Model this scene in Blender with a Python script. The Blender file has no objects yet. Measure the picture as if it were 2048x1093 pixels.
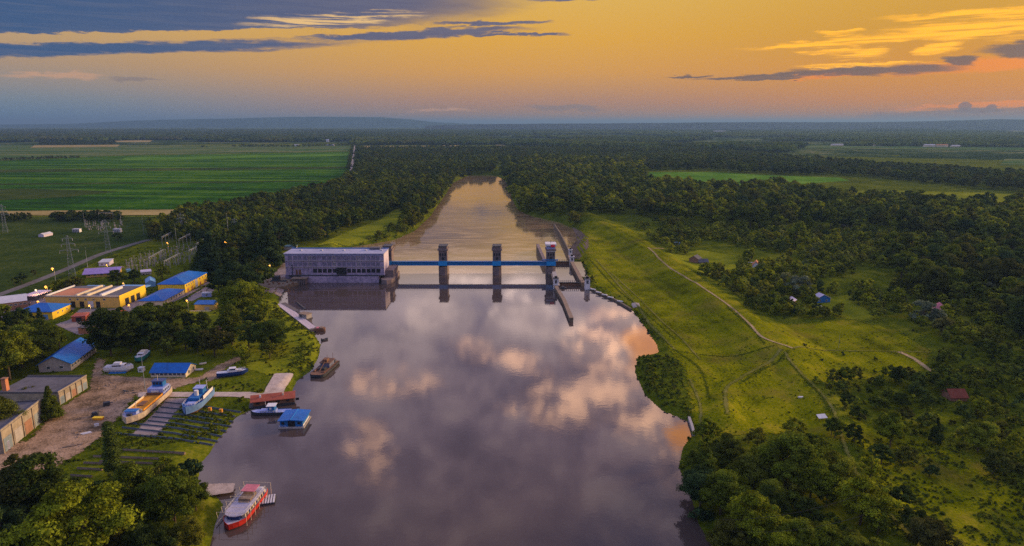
import bpy, math, random
import numpy as np
from math import radians as R, sin, cos, tan, atan2, pi, sqrt

random.seed(7); rng = np.random.default_rng(7)
sc = bpy.context.scene
col = sc.collection

# ------------------------------------------------------------------ camera
CAM_H = 118.0; PITCH = R(12.4); FPX = 1365.0; CX, CY = 1024.0, 546.5
cam_d = bpy.data.cameras.new('camera'); cam = bpy.data.objects.new('camera', cam_d); col.objects.link(cam)
cam.location = (0, 0, CAM_H); cam.rotation_euler = (R(90) - PITCH, 0, 0)
cam_d.sensor_width = 36.0; cam_d.lens = 36.0 * FPX / 2048.0
cam_d.clip_start = 1.0; cam_d.clip_end = 120000.0
sc.camera = cam

def ray(u, v):
    r, up = (u - CX) / FPX, -(v - CY) / FPX
    return (r, cos(PITCH) + up * sin(PITCH), -sin(PITCH) + up * cos(PITCH))
def at(u, v, z=0.0):
    d = ray(u, v); t = (z - CAM_H) / d[2]
    return (d[0] * t, d[1] * t)
def azel(u, v, mirror=False):
    d = ray(u, v); n = sqrt(sum(c * c for c in d)); z = d[2] / n * (-1 if mirror else 1)
    return math.degrees(atan2(d[0], d[1])), math.degrees(math.asin(z))

# ------------------------------------------------------------------ view, sun
sc.view_settings.view_transform = 'Standard'; sc.view_settings.look = 'None'
sc.view_settings.exposure = 0.0; sc.view_settings.gamma = 1.0; sc.view_settings.use_curve_mapping = False
sc.render.engine = 'CYCLES'
cy = sc.cycles
cy.max_bounces = 6; cy.diffuse_bounces = 2; cy.glossy_bounces = 3; cy.transmission_bounces = 3
cy.transparent_max_bounces = 8; cy.volume_bounces = 0; cy.use_denoising = False
cy.sample_clamp_indirect = 6.0; cy.caustics_reflective = False; cy.caustics_refractive = False
SUN_AZ, SUN_EL = 60.0, 13.0
sd = bpy.data.lights.new('sun', 'SUN'); sd.energy = 5.0; sd.angle = R(10.0); sd.color = (1.0, 0.68, 0.34)
sun = bpy.data.objects.new('sun', sd); col.objects.link(sun)
sun.rotation_euler = (R(90 - SUN_EL), 0, R(180 - SUN_AZ))

def lin(c):
    return tuple((x / 255.0 / 12.92) if x / 255.0 <= 0.04045 else ((x / 255.0 + 0.055) / 1.055) ** 2.4 for x in c)
def L4(c, k=1.0):
    a = lin(c); return (a[0] * k, a[1] * k, a[2] * k, 1.0)

# ------------------------------------------------------------------ node helpers
class NT:
    def __init__(s, tree): s.t = tree; s.n = tree.nodes; s.l = tree.links
    def node(s, kind, **kw):
        n = s.n.new(kind)
        for k, v in kw.items(): setattr(n, k, v)
        return n
    def put(s, sock, v):
        if isinstance(v, bpy.types.NodeSocket): s.l.new(v, sock)
        elif v is not None: sock.default_value = v
    def math(s, op, a, b=None, c=None, clamp=False):
        n = s.n.new('ShaderNodeMath'); n.operation = op; n.use_clamp = clamp
        s.put(n.inputs[0], a)
        if b is not None: s.put(n.inputs[1], b)
        if c is not None: s.put(n.inputs[2], c)
        return n.outputs[0]
    def rng(s, x, a, b, c=0.0, d=1.0, smooth=True):
        n = s.n.new('ShaderNodeMapRange'); n.interpolation_type = 'SMOOTHSTEP' if smooth else 'LINEAR'
        n.clamp = True
        s.put(n.inputs[0], x)
        for i, v in enumerate((a, b, c, d)): s.put(n.inputs[i + 1], v)
        return n.outputs[0]
    def mix(s, f, a, b, mode='MIX'):
        n = s.n.new('ShaderNodeMix'); n.data_type = 'RGBA'; n.blend_type = mode
        s.put(n.inputs[0], f); s.put(n.inputs[6], a); s.put(n.inputs[7], b)
        return n.outputs[2]
    def ramp(s, x, stops, interp='LINEAR'):
        n = s.n.new('ShaderNodeValToRGB'); n.color_ramp.interpolation = interp
        e = n.color_ramp.elements
        while len(e) < len(stops): e.new(0.5)
        for el, (p, c) in zip(e, stops): el.position = p; el.color = c
        s.put(n.inputs[0], x); return n.outputs[0]
    def noise(s, vec, scale, detail=4.0, rough=0.55, dist=0.0, dim='3D'):
        n = s.n.new('ShaderNodeTexNoise'); n.noise_dimensions = dim
        s.put(n.inputs['Vector'], vec); n.inputs['Scale'].default_value = scale
        n.inputs['Detail'].default_value = detail; n.inputs['Roughness'].default_value = rough
        n.inputs['Distortion'].default_value = dist
        return n.outputs[0]
    def xyz(s, a, b, c):
        n = s.n.new('ShaderNodeCombineXYZ')
        for i, v in enumerate((a, b, c)): s.put(n.inputs[i], v)
        return n.outputs[0]

# ------------------------------------------------------------------ world
w = bpy.data.worlds.new('World'); sc.world = w; w.use_nodes = True
g = NT(w.node_tree); g.n.clear()
tc = g.node('ShaderNodeTexCoord'); sep = g.node('ShaderNodeSeparateXYZ'); g.l.new(tc.outputs['Generated'], sep.inputs[0])
X, Y, Z = sep.outputs
DEG = 180 / pi
AZ = g.math('MULTIPLY', g.math('ARCTAN2', X, Y), DEG)
EL = g.math('MULTIPLY', g.math('ARCSINE', Z), DEG)
sky = g.node('ShaderNodeTexSky', sky_type='NISHITA', sun_disc=False, sun_elevation=R(SUN_EL), sun_rotation=R(SUN_AZ))
ELMAX = 90.0
def skyramp(cols):   # list of (elevation, rgb, gain)
    return g.ramp(g.math('DIVIDE', g.math('MAXIMUM', EL, 0.0), ELMAX), [(e / ELMAX, L4(c, k)) for e, c, k in cols])
left = skyramp([(0, (84, 124, 160), 1), (1.6, (124, 136, 146), 1), (4.0, (178, 146, 112), 1), (6.5, (200, 160, 98), 1), (10.5, (206, 172, 112), 1), (14, (200, 182, 184), 2.0), (25, (160, 150, 176), 2.6), (38, (132, 124, 148), 2.4), (90, (110, 126, 168), 2.6)])
mid = skyramp([(0, (160, 126, 104), 1), (1.6, (178, 130, 104), 1), (4.0, (214, 152, 68), 1), (6.5, (224, 164, 50), 1), (10.5, (222, 178, 82), 1), (13.5, (214, 190, 186), 2.1), (25, (172, 152, 172), 2.5), (38, (140, 124, 138), 2.3), (90, (110, 126, 168), 2.6)])
right = skyramp([(0, (176, 118, 74), 1), (1.6, (204, 126, 52), 1), (4.0, (214, 138, 10), 1), (6.5, (208, 146, 8), 1), (10.5, (214, 162, 36), 1), (14, (228, 182, 140), 1.8), (25, (192, 164, 166), 2.3), (38, (146, 126, 136), 2.2), (90, (110, 126, 168), 2.6)])
back = skyramp([(0, (90, 110, 140), 1), (10, (110, 122, 156), 1.6), (25, (118, 128, 164), 2.4), (90, (110, 126, 168), 2.6)])
c = g.mix(g.rng(AZ, -38, 2), left, mid)
c = g.mix(g.rng(AZ, 2, 36), c, right)
c = g.mix(g.rng(g.math('ABSOLUTE', g.math('SUBTRACT', AZ, 40)), 60, 140), c, back)
# direction-space cloud coordinates, stretched along the horizon
cv = g.xyz(g.math('MULTIPLY', AZ, 0.055), g.math('MULTIPLY', EL, 0.30), 0.0)
wn = g.node('ShaderNodeTexNoise'); g.l.new(cv, wn.inputs['Vector']); wn.inputs['Scale'].default_value = 2.2; wn.inputs['Detail'].default_value = 6; wn.inputs['Roughness'].default_value = 0.62
wsep = g.node('ShaderNodeSeparateColor'); g.l.new(wn.outputs['Color'], wsep.inputs[0])
N1 = g.math('SUBTRACT', wsep.outputs[0], 0.5); N2 = g.math('SUBTRACT', wsep.outputs[1], 0.5)
fine = g.math('SUBTRACT', g.noise(cv, 9.0, 5, 0.6), 0.5)
AZw = g.math('ADD', AZ, g.math('MULTIPLY', N1, 6.0)); ELw = g.math('ADD', g.math('ADD', EL, g.math('MULTIPLY', N2, 0.9)), g.math('MULTIPLY', fine, 0.85))
def streak(u0, v0, u1, v1, thick, k0=1.1, k1=0.25, mirror=False):
    """elongated cloud between two sky points; thick in degrees"""
    a0, e0 = azel(u0, v0, mirror); a1, e1 = azel(u1, v1, mirror)
    ac, ec = (a0 + a1) / 2, (e0 + e1) / 2; half = max(abs(a1 - a0) / 2, 0.5); slope = (e1 - e0) / (a1 - a0 if abs(a1 - a0) > 1e-3 else 1)
    da = g.math('SUBTRACT', AZw, ac)
    de = g.math('SUBTRACT', g.math('SUBTRACT', ELw, ec), g.math('MULTIPLY', da, slope))
    q = g.math('ADD', g.math('POWER', g.math('ABSOLUTE', g.math('DIVIDE', da, half)), 2.6), g.math('POWER', g.math('ABSOLUTE', g.math('DIVIDE', de, thick)), 2.0))
    return g.rng(q, k0, k1)
def paint(c, masks, colr, amt=1.0, k=1.0):
    m = masks[0]
    for x in masks[1:]: m = g.math('MAXIMUM', m, x)
    if amt != 1.0: m = g.math('MULTIPLY', m, amt)
    return g.mix(m, c, L4(colr, k) if not isinstance(colr, bpy.types.NodeSocket) else colr)
wispm = g.node('ShaderNodeMapping'); wispm.inputs['Rotation'].default_value = (0, 0, 0.10); wispm.inputs['Scale'].default_value = (1.0, 4.5, 1); g.l.new(cv, wispm.inputs[0])
wisp = g.noise(wispm.outputs[0], 2.4, 6, 0.66, 0.6)
# high cloud deck above the frame (seen in the water): lavender with peach openings
dk = g.xyz(g.math('MULTIPLY', AZ, 0.10), g.math('MULTIPLY', EL, 0.16), 3.0)
dn = g.noise(dk, 1.9, 6, 0.62, 0.3)
c = g.mix(g.math('MULTIPLY', g.rng(dn, 0.42, 0.70), g.rng(EL, 12, 20)), c, L4((116, 110, 134), 1.55))
c = g.mix(g.math('MULTIPLY', g.math('MULTIPLY', g.rng(dn, 0.50, 0.32), g.rng(EL, 12, 16)), g.rng(EL, 60, 22, 0.0, 0.6)), c, L4((232, 208, 212), 2.1))
pn = g.noise(dk, 5.5, 7, 0.62, 0.3)
def soft(*a): return streak(*a, 1.9, 0.0, True)
def soft(u0, v0, u1, v1, th, k=1.0): return g.math('MULTIPLY', streak(u0, v0, u1, v1, th, 1.9, 0.0, True), k)
pm = g.rng(pn, 0.42, 0.60, 0.08, 1.0)
pale = [soft(1130, 690, 1330, 650, 2.2), soft(1150, 655, 1300, 640, 1.3, 0.8), soft(900, 690, 1010, 716, 0.8, 0.8), soft(990, 712, 1120, 738, 0.9, 0.8), soft(1030, 806, 1270, 798, 1.9), soft(1200, 800, 1380, 880, 2.2, 0.95), soft(1120, 745, 1330, 760, 1.8, 0.75), soft(700, 772, 870, 758, 1.1, 0.65), soft(690, 880, 790, 925, 2.3, 0.62), soft(1300, 900, 1420, 960, 2.0, 0.4)]
pm_all = pale[0]
for x_ in pale[1:]: pm_all = g.math('MAXIMUM', pm_all, x_)
c = g.mix(g.math('MULTIPLY', pm_all, pm), c, L4((255, 198, 160), 6.4))
c = g.mix(g.math('MULTIPLY', g.math('MAXIMUM', soft(1250, 700, 1345, 690, 1.7), soft(1330, 870, 1390, 880, 1.0)), 0.85), c, L4((255, 160, 56), 4.4))
sp = [soft(1020, 590, 1045, 592, 0.5), soft(1052, 598, 1066, 599, 0.4), soft(978, 622, 998, 625, 0.45, 0.7), soft(1090, 626, 1120, 624, 0.7, 0.8), soft(880, 562, 960, 562, 0.5, 0.6), soft(1000, 566, 1080, 564, 0.5, 0.6), soft(760, 640, 900, 620, 1.5, 0.35), soft(1000, 640, 1180, 650, 1.4, 0.4)]
sm_ = sp[0]
for x_ in sp[1:]: sm_ = g.math('MAXIMUM', sm_, x_)
c = g.mix(g.math('MULTIPLY', sm_, g.rng(pn, 0.36, 0.6, 0.4, 1.0)), c, L4((255, 222, 206), 4.2))
c = g.mix(g.math('MULTIPLY', g.rng(dn, 0.40, 0.60), g.math('MULTIPLY', g.rng(EL, 12, 15), 0.35)), c, L4((120, 122, 172), 1.9))
c0 = c
# dark bands upper left
dark_l = [streak(-1300, -40, 1110, -12, 2.5), streak(-900, 94, 760, 82, 0.50), streak(560, 74, 1090, 56, 0.42), streak(860, 48, 1110, 43, 0.20), streak(900, 72, 1150, 66, 0.14), streak(1050, 0, 1220, -6, 0.3)]
glow = [g.math('MULTIPLY', streak(450, 46, 880, 26, 0.50, 1.0, 0.1), g.rng(wisp, 0.44, 0.56))]
blu = g.mix(g.rng(AZ, -36, 4), L4((30, 78, 128)), L4((92, 88, 116)))
blu = g.mix(g.math('MULTIPLY', g.rng(wisp, 0.42, 0.62), 0.22), blu, L4((110, 112, 132)))
c = paint(c, dark_l, blu, 0.95)
c = g.mix(streak(-1000, 63, 900, 50, 0.40, 1.0, 0.5), c, c0)
c = paint(c, glow, (255, 206, 126), 0.8)
# thin pinkish veils lower left, darker haze bars
c = paint(c, [streak(0, 150, 210, 152, 0.25, 1.0, 0.0), streak(820, 222, 960, 221, 0.12, 1.0, 0.0)], (214, 160, 124), 0.6)
c = paint(c, [streak(200, 157, 330, 157, 0.16, 1.0, 0.2), streak(1040, 215, 1230, 218, 0.25, 1.0, 0.1)], (128, 116, 120), 0.6)
# bright yellow streaks on the right
yel = [streak(1445, 99, 1760, 72, 0.26, 1.0, 0.1), streak(1560, 90, 2000, 62, 0.48, 1.0, 0.1), streak(1720, 72, 2400, 36, 0.78, 1.0, 0.1), streak(1550, 106, 1740, 96, 0.22, 1.0, 0.1), streak(1640, 112, 1800, 104, 0.36, 1.0, 0.1), streak(1620, 68, 1760, 62, 0.22, 1.0, 0.1), streak(1760, 38, 2300, 8, 0.4, 1.0, 0.1), streak(1570, 134, 1880, 128, 0.25, 1.0, 0.2), streak(1840, 104, 1940, 92, 0.4, 1.0, 0.1)]
yel = [g.math('MULTIPLY', y_, g.rng(wisp, 0.34, 0.56)) for y_ in yel]
c = paint(c, yel, (255, 176, 0), 1.0, 1.3)
c = paint(c, [streak(1700, 152, 2300, 96, 0.55, 1.0, 0.1), streak(1560, 158, 1760, 148, 0.3, 1.0, 0.2), streak(1780, 216, 2200, 208, 0.22, 1.0, 0.0)], (244, 134, 26), 0.85, 1.0)
c = paint(c, [streak(1370, 158, 1700, 147, 0.17), streak(1460, 160, 1620, 156, 0.10), streak(1530, 150, 1930, 136, 0.44), streak(1340, 151, 1420, 150, 0.15), streak(1870, 126, 1950, 116, 0.4), streak(1950, 104, 2200, 92, 0.5), streak(2000, 84, 2100, 88, 0.2)], (104, 82, 84), 0.92)
# low haze bank and two distant cumulus heads on the right
c = paint(c, [streak(1700, 231, 2400, 226, 0.42, 1.0, 0.5)], (128, 102, 104), 0.8)
def puff(u, v, ra, re):
    a0, e0 = azel(u, v)
    q = g.math('ADD', g.math('POWER', g.math('DIVIDE', g.math('SUBTRACT', g.math('ADD', AZ, g.math('MULTIPLY', fine, 0.5)), a0), ra), 2.0), g.math('POWER', g.math('DIVIDE', g.math('SUBTRACT', g.math('ADD', EL, g.math('MULTIPLY', fine, 0.3)), e0), re), 2.0))
    return g.rng(q, 1.0, 0.6)
c = paint(c, [puff(1929, 214, 0.42, 0.36), puff(1984, 216, 0.36, 0.26), puff(1955, 222, 1.6, 0.16)], (116, 94, 102), 0.85)
c = g.mix(g.rng(EL, 0.2, -3), c, L4((70, 84, 96)))
bgA = g.node('ShaderNodeBackground'); g.put(bgA.inputs[0], c); bgA.inputs[1].default_value = 1.12
bgB = g.node('ShaderNodeBackground'); g.put(bgB.inputs[0], sky.outputs[0]); bgB.inputs[1].default_value = 0.05
mx = g.node('ShaderNodeMixShader'); mx.inputs[0].default_value = 0.10; g.l.new(bgA.outputs[0], mx.inputs[1]); g.l.new(bgB.outputs[0], mx.inputs[2])
wo = g.node('ShaderNodeOutputWorld'); g.l.new(mx.outputs[0], wo.inputs[0])

# ------------------------------------------------------------------ materials
MATS = {}
def mat(name, rgb, rough=0.8, var=0.25, scale=1.5, bump=0.0, metal=0.0, rgb2=None, emit=None, estr=0.0, spec=0.3):
    """procedural surface: base colour broken up by two noise octaves (dirt, fading)"""
    if name in MATS: return MATS[name]
    m = bpy.data.materials.new(name); m.use_nodes = True; t = NT(m.node_tree); b = t.n['Principled BSDF']
    co = t.node('ShaderNodeTexCoord').outputs['Object']
    n = t.noise(co, scale, 5, 0.65); n2 = t.noise(co, scale * 0.13, 3, 0.5)
    f = t.math('ADD', t.math('MULTIPLY', n, 0.65), t.math('MULTIPLY', n2, 0.35))
    a = (*[x * (1 - var) for x in rgb], 1); d = rgb2 or rgb; e = (*[min(1, x * (1 + var)) for x in d], 1)
    t.put(b.inputs['Base Color'], t.ramp(f, [(0.32, a), (0.68, e)]))
    b.inputs['Roughness'].default_value = rough; b.inputs['Metallic'].default_value = metal
    b.inputs['Specular IOR Level'].default_value = spec
    if bump:
        bn = t.node('ShaderNodeBump'); bn.inputs['Strength'].default_value = bump; t.put(bn.inputs['Height'], n); t.l.new(bn.outputs[0], b.inputs['Normal'])
    if emit:
        b.inputs['Emission Color'].default_value = (*emit, 1); b.inputs['Emission Strength'].default_value = estr
    MATS[name] = m; return m

TONES = [(0.0, (0.032, 0.050, 0.012)), (0.2, (0.066, 0.094, 0.012)), (0.4, (0.128, 0.162, 0.012)), (0.6, (0.21, 0.24, 0.012)), (0.8, (0.27, 0.29, 0.014)), (1.0, (0.13, 0.16, 0.10))]
def leaf_material():
    m = bpy.data.materials.new('foliage'); m.use_nodes = True; t = NT(m.node_tree); t.n.clear()
    at_ = t.node('ShaderNodeAttribute', attribute_type='INSTANCER', attribute_name='tone')
    tint = t.node('ShaderNodeAttribute', attribute_type='GEOMETRY', attribute_name='tint')
    oi = t.node('ShaderNodeObjectInfo')
    f = t.math('ADD', at_.outputs['Fac'], t.math('MULTIPLY', t.math('SUBTRACT', oi.outputs['Random'], 0.5), 0.24))
    base = t.ramp(f, [(p, (*c_, 1)) for p, c_ in TONES])
    hr_ = t.math('FRACT', t.math('MULTIPLY', oi.outputs['Random'], 13.7))
    base = t.mix(t.rng(hr_, 0.55, 1.0, 0.0, 0.55), base, (0.085, 0.070, 0.020, 1)); base = t.mix(t.rng(hr_, 0.35, 0.0, 0.0, 0.40), base, (0.030, 0.070, 0.040, 1))
    k = t.rng(tint.outputs['Fac'], 0, 1, 0.35, 1.85, False)
    cc = t.node('ShaderNodeVectorMath', operation='SCALE'); t.put(cc.inputs[0], base); t.put(cc.inputs['Scale'], k)
    d = t.node('ShaderNodeBsdfDiffuse'); t.l.new(cc.outputs[0], d.inputs[0])
    tr = t.node('ShaderNodeBsdfTranslucent'); t.l.new(cc.outputs[0], tr.inputs[0])
    mx = t.node('ShaderNodeMixShader'); mx.inputs[0].default_value = 0.3; t.l.new(d.outputs[0], mx.inputs[1]); t.l.new(tr.outputs[0], mx.inputs[2])
    o = t.node('ShaderNodeOutputMaterial'); t.l.new(mx.outputs[0], o.inputs[0]); return m
LEAF = leaf_material()

def ground_material(name, stops, scales=(0.012, 0.09, 0.7), bump=0.5, edge=None, stripes=None, rough=0.95, patch=None):
    """land cover in world metres; edge=(soft metres) uses the 'sd' attribute for a ragged border"""
    m = bpy.data.materials.new(name); m.use_nodes = True; t = NT(m.node_tree); b = t.n['Principled BSDF']
    pos = t.node('ShaderNodeNewGeometry').outputs['Position']
    n1, n2, n3 = (t.noise(pos, s, 5, 0.6) for s in scales)
    f = t.math('ADD', t.math('ADD', t.math('MULTIPLY', n1, 0.34), t.math('MULTIPLY', n2, 0.33)), t.math('MULTIPLY', n3, 0.33))
    if stripes:
        ang, per, amt = stripes
        sp = t.node('ShaderNodeSeparateXYZ'); t.l.new(pos, sp.inputs[0])
        q = t.math('ADD', t.math('MULTIPLY', sp.outputs[0], cos(ang) / per), t.math('MULTIPLY', sp.outputs[1], sin(ang) / per))
        f = t.math('ADD', f, t.math('MULTIPLY', t.math('SUBTRACT', t.noise(q, 1.0, 3, 0.7, 0, '1D'), 0.5), amt)) if False else t.math('ADD', f, t.math('MULTIPLY', t.math('SUBTRACT', t.noise(t.xyz(q, 0.0, 0.0), 1.0, 4, 0.7), 0.5), amt))
    lo, hi = 0.40, 0.60
    cc = t.ramp(f, [(lo + (hi - lo) * p, (*c_, 1)) for p, c_ in stops])
    if patch: cc = t.mix(t.rng(t.noise(pos, 0.045, 5, 0.7), 0.50, 0.68, 0.0, 0.6), cc, (*patch, 1)); cc = t.mix(t.rng(t.noise(pos, 0.11, 4, 0.7), 0.58, 0.70, 0.0, 0.55), cc, (0.05, 0.07, 0.006, 1))
    t.put(b.inputs['Base Color'], cc)
    b.inputs['Roughness'].default_value = rough; b.inputs['Specular IOR Level'].default_value = 0.0
    if bump:
        bn = t.node('ShaderNodeBump'); bn.inputs['Strength'].default_value = bump; bn.inputs['Distance'].default_value = 0.6
        t.put(bn.inputs['Height'], n3); t.l.new(bn.outputs[0], b.inputs['Normal'])
    if edge:
        at_ = t.node('ShaderNodeAttribute', attribute_name='sd')
        e = t.math('ADD', at_.outputs['Fac'], t.math('MULTIPLY', t.math('SUBTRACT', t.noise(pos, 1.6 / edge, 4, 0.65), 0.5), edge * 2.4))
        t.put(b.inputs['Alpha'], t.rng(e, -0.12 * edge, 0.25 * edge))
    return m

GRASS = [(0.0, (0.036, 0.052, 0.005)), (0.45, (0.075, 0.098, 0.005)), (0.75, (0.12, 0.14, 0.006)), (1.0, (0.17, 0.17, 0.016))]
M_GRASS = ground_material('rough_grass', GRASS)
M_LEVEE = ground_material('levee_grass', [(0.0, (0.060, 0.070, 0.002)), (0.35, (0.130, 0.148, 0.002)), (0.7, (0.20, 0.205, 0.003)), (1.0, (0.29, 0.25, 0.015))], (0.016, 0.06, 0.9), 0.6, edge=5.0, stripes=(0.12, 7.0, 0.28), patch=(0.17, 0.135, 0.022))
M_DIRT = ground_material('bare_dirt', [(0.0, (0.09, 0.062, 0.035)), (0.45, (0.27, 0.18, 0.11)), (1.0, (0.44, 0.30, 0.20))], (0.03, 0.2, 1.6), 0.3, edge=3.0)
M_TRACK = ground_material('worn_track', [(0.0, (0.22, 0.17, 0.06)), (0.5, (0.36, 0.27, 0.14)), (1.0, (0.50, 0.36, 0.22))], (0.03, 0.3, 2.0), 0.2, edge=1.1)
M_DITCH = ground_material('dark_ditch_grass', [(0.0, (0.035, 0.055, 0.004)), (1.0, (0.09, 0.11, 0.006))], (0.03, 0.3, 2.0), 0.4, edge=2.0)  # darker grass tone for the ditch ribbons
M_FAINT = ground_material('grassy_track', [(0.0, (0.10, 0.11, 0.015)), (0.5, (0.16, 0.16, 0.03)), (1.0, (0.26, 0.23, 0.07))], (0.03, 0.3, 2.0), 0.2, edge=1.3)
M_ROAD = ground_material('old_asphalt', [(0.0, (0.10, 0.09, 0.085)), (1.0, (0.21, 0.19, 0.18))], (0.02, 0.3, 2.0), 0.1)
M_CONC = ground_material('weathered_concrete', [(0.0, (0.33, 0.26, 0.22)), (1.0, (0.56, 0.46, 0.40))], (0.05, 0.4, 2.0), 0.1, edge=0.5)
M_PAVE = ground_material('worn_paving', [(0.0, (0.17, 0.14, 0.14)), (1.0, (0.36, 0.29, 0.27))], (0.05, 0.3, 1.5), 0.1, edge=1.5)
M_FIELD = ground_material('crop_green', [(0.0, (0.016, 0.048, 0.008)), (0.5, (0.032, 0.105, 0.006)), (1.0, (0.09, 0.17, 0.012))], (0.0014, 0.008, 0.12), 0.2, edge=4.0, stripes=(R(84), 60.0, 0.9))
M_FIELD2 = ground_material('crop_pale', [(0.0, (0.035, 0.085, 0.02)), (0.5, (0.07, 0.13, 0.03)), (1.0, (0.17, 0.17, 0.06))], (0.001, 0.006, 0.05), 0.1, edge=4.0, stripes=(R(84), 90.0, 1.5))
M_FIELD3 = ground_material('meadow_field', [(0.0, (0.05, 0.13, 0.012)), (0.5, (0.09, 0.20, 0.015)), (1.0, (0.16, 0.27, 0.03))], (0.004, 0.02, 0.2), 0.2, edge=3.0)
M_TAN = ground_material('stubble', [(0.0, (0.22, 0.17, 0.06)), (1.0, (0.42, 0.32, 0.13))], (0.004, 0.02, 0.2), 0.1, edge=3.0)
M_MEAD = ground_material('dark_meadow', [(0.0, (0.022, 0.040, 0.010)), (0.5, (0.040, 0.064, 0.012)), (1.0, (0.085, 0.10, 0.020))], (0.006, 0.03, 0.3), 0.4, edge=5.0)
M_YELG = ground_material('mown_grass', [(0.0, (0.10, 0.13, 0.008)), (1.0, (0.24, 0.25, 0.012))], (0.02, 0.08, 0.7), 0.4, edge=3.0)
M_MUD = ground_material('river_mud', [(0.0, (0.10, 0.07, 0.05)), (0.5, (0.18, 0.13, 0.10)), (1.0, (0.26, 0.19, 0.14))], (0.02, 0.12, 0.9), 0.5, edge=3.0, rough=0.6)
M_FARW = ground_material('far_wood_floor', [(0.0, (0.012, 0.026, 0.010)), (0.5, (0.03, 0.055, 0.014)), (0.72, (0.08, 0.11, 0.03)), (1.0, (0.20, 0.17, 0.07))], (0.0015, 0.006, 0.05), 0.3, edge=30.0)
# ------------------------------------------------------------------ terrain
def npnoise(x, y, s, seed=0):
    xs, ys = x / s + seed * 17.3, y / s - seed * 9.1
    xi, yi = np.floor(xs), np.floor(ys); fx, fy = xs - xi, ys - yi
    fx, fy = fx * fx * (3 - 2 * fx), fy * fy * (3 - 2 * fy)
    h = lambda a, b: np.modf(np.sin(a * 127.1 + b * 311.7 + seed) * 43758.5453)[0] % 1.0
    return (h(xi, yi) * (1 - fx) + h(xi + 1, yi) * fx) * (1 - fy) + (h(xi, yi + 1) * (1 - fx) + h(xi + 1, yi + 1) * fx) * fy - 0.5
def seg_dist(x, y, pts, closed=True):
    d = np.full(x.shape, 1e12); n = len(pts)
    for i in range(n if closed else n - 1):
        ax, ay = pts[i]; bx, by = pts[(i + 1) % n]; dx, dy = bx - ax, by - ay
        t = np.clip(((x - ax) * dx + (y - ay) * dy) / (dx * dx + dy * dy + 1e-9), 0, 1)
        d = np.minimum(d, (x - ax - t * dx) ** 2 + (y - ay - t * dy) ** 2)
    return np.sqrt(d)
def inside(x, y, pts):
    c_ = np.zeros(x.shape, bool); n = len(pts)
    for i in range(n):
        ax, ay = pts[i]; bx, by = pts[(i + 1) % n]
        if ay == by: continue
        c_ ^= ((ay > y) != (by > y)) & (x < (bx - ax) * (y - ay) / (by - ay) + ax)
    return c_
def sdf(x, y, pts):          # positive inside
    x, y = np.asarray(x, float), np.asarray(y, float)
    d = seg_dist(x, y, pts); return np.where(inside(x, y, pts), d, -d)
sm = lambda t: np.clip(t, 0, 1) ** 2 * (3 - 2 * np.clip(t, 0, 1))

LAND = 2.2; LOW = -4.0
Y_CREST = at(990, 548.0)[1]
up_left_px = [(570, 574), (556, 600), (566, 622), (600, 648), (628, 668), (641, 690), (637, 715), (622, 742), (594, 762), (582, 786), (540, 800), (495, 823), (470, 836), (452, 862), (432, 882), (420, 905), (398, 930), (396, 972), (425, 985), (447, 1010), (430, 1050), (420, 1093)]
up_right_px = [(1425, 1093), (1398, 1050), (1380, 985), (1358, 935), (1366, 895), (1384, 872), (1384, 846), (1345, 830), (1325, 822), (1290, 790), (1270, 745), (1276, 716), (1318, 706), (1314, 690), (1294, 660), (1266, 622), (1230, 600), (1190, 584), (1172, 574)]
UL = [at(u, v) for u, v in up_left_px]; UR = [at(u, v) for u, v in up_right_px]
LOCK_E = [at(1171, 572, 3.0), at(1141, 515, 3.0)]
DAM_L = (at(609, 566)[0] - 18, Y_CREST + 30)
river_up = [(UL[-1][0] - 5, -600)] + UL[::-1] + [(UL[0][0], Y_CREST + 4), (DAM_L[0] + 20, Y_CREST + 15)] + [(LOCK_E[1][0] + 1, at(1141, 515, 0)[1] + 10), (LOCK_E[0][0] + 0.5, UR[-1][1])] + UR[::-1] + [(UR[0][0] + 5, -600)]
dn_left_px = [(690, 497), (740, 489), (790, 480), (830, 462), (862, 432), (880, 405), (892, 388), (906, 366), (935, 352)]
dn_right_px = [(985, 350), (1008, 358), (1018, 376), (1024, 398), (1035, 420), (1060, 432), (1120, 446), (1148, 458), (1155, 480), (1140, 500)]
river_dn = [(DAM_L[0] + 20, Y_CREST - 8)] + [(at(u, v, LOW)) for u, v in dn_left_px] + [at(u, v, LOW) for u, v in dn_right_px] + [(LOCK_E[1][0] + 1, Y_CREST - 8)]
RIDGE = [at(u, v, 8.0) for u, v in [(1165, 425), (1215, 446), (1262, 468), (1300, 494), (1350, 530), (1400, 562), (1450, 602), (1510, 650), (1560, 688)]]
RIDGE2 = [at(u, v, 5.0) for u, v in [(1560, 690), (1600, 740), (1650, 800), (1690, 900), (1760, 1010), (1840, 1093)]] + [at(1900, 1180, 5.0)]
RIDGE3 = [at(u, v, 4.5) for u, v in [(1565, 700), (1520, 735), (1470, 760), (1450, 790), (1452, 830)]]
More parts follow.
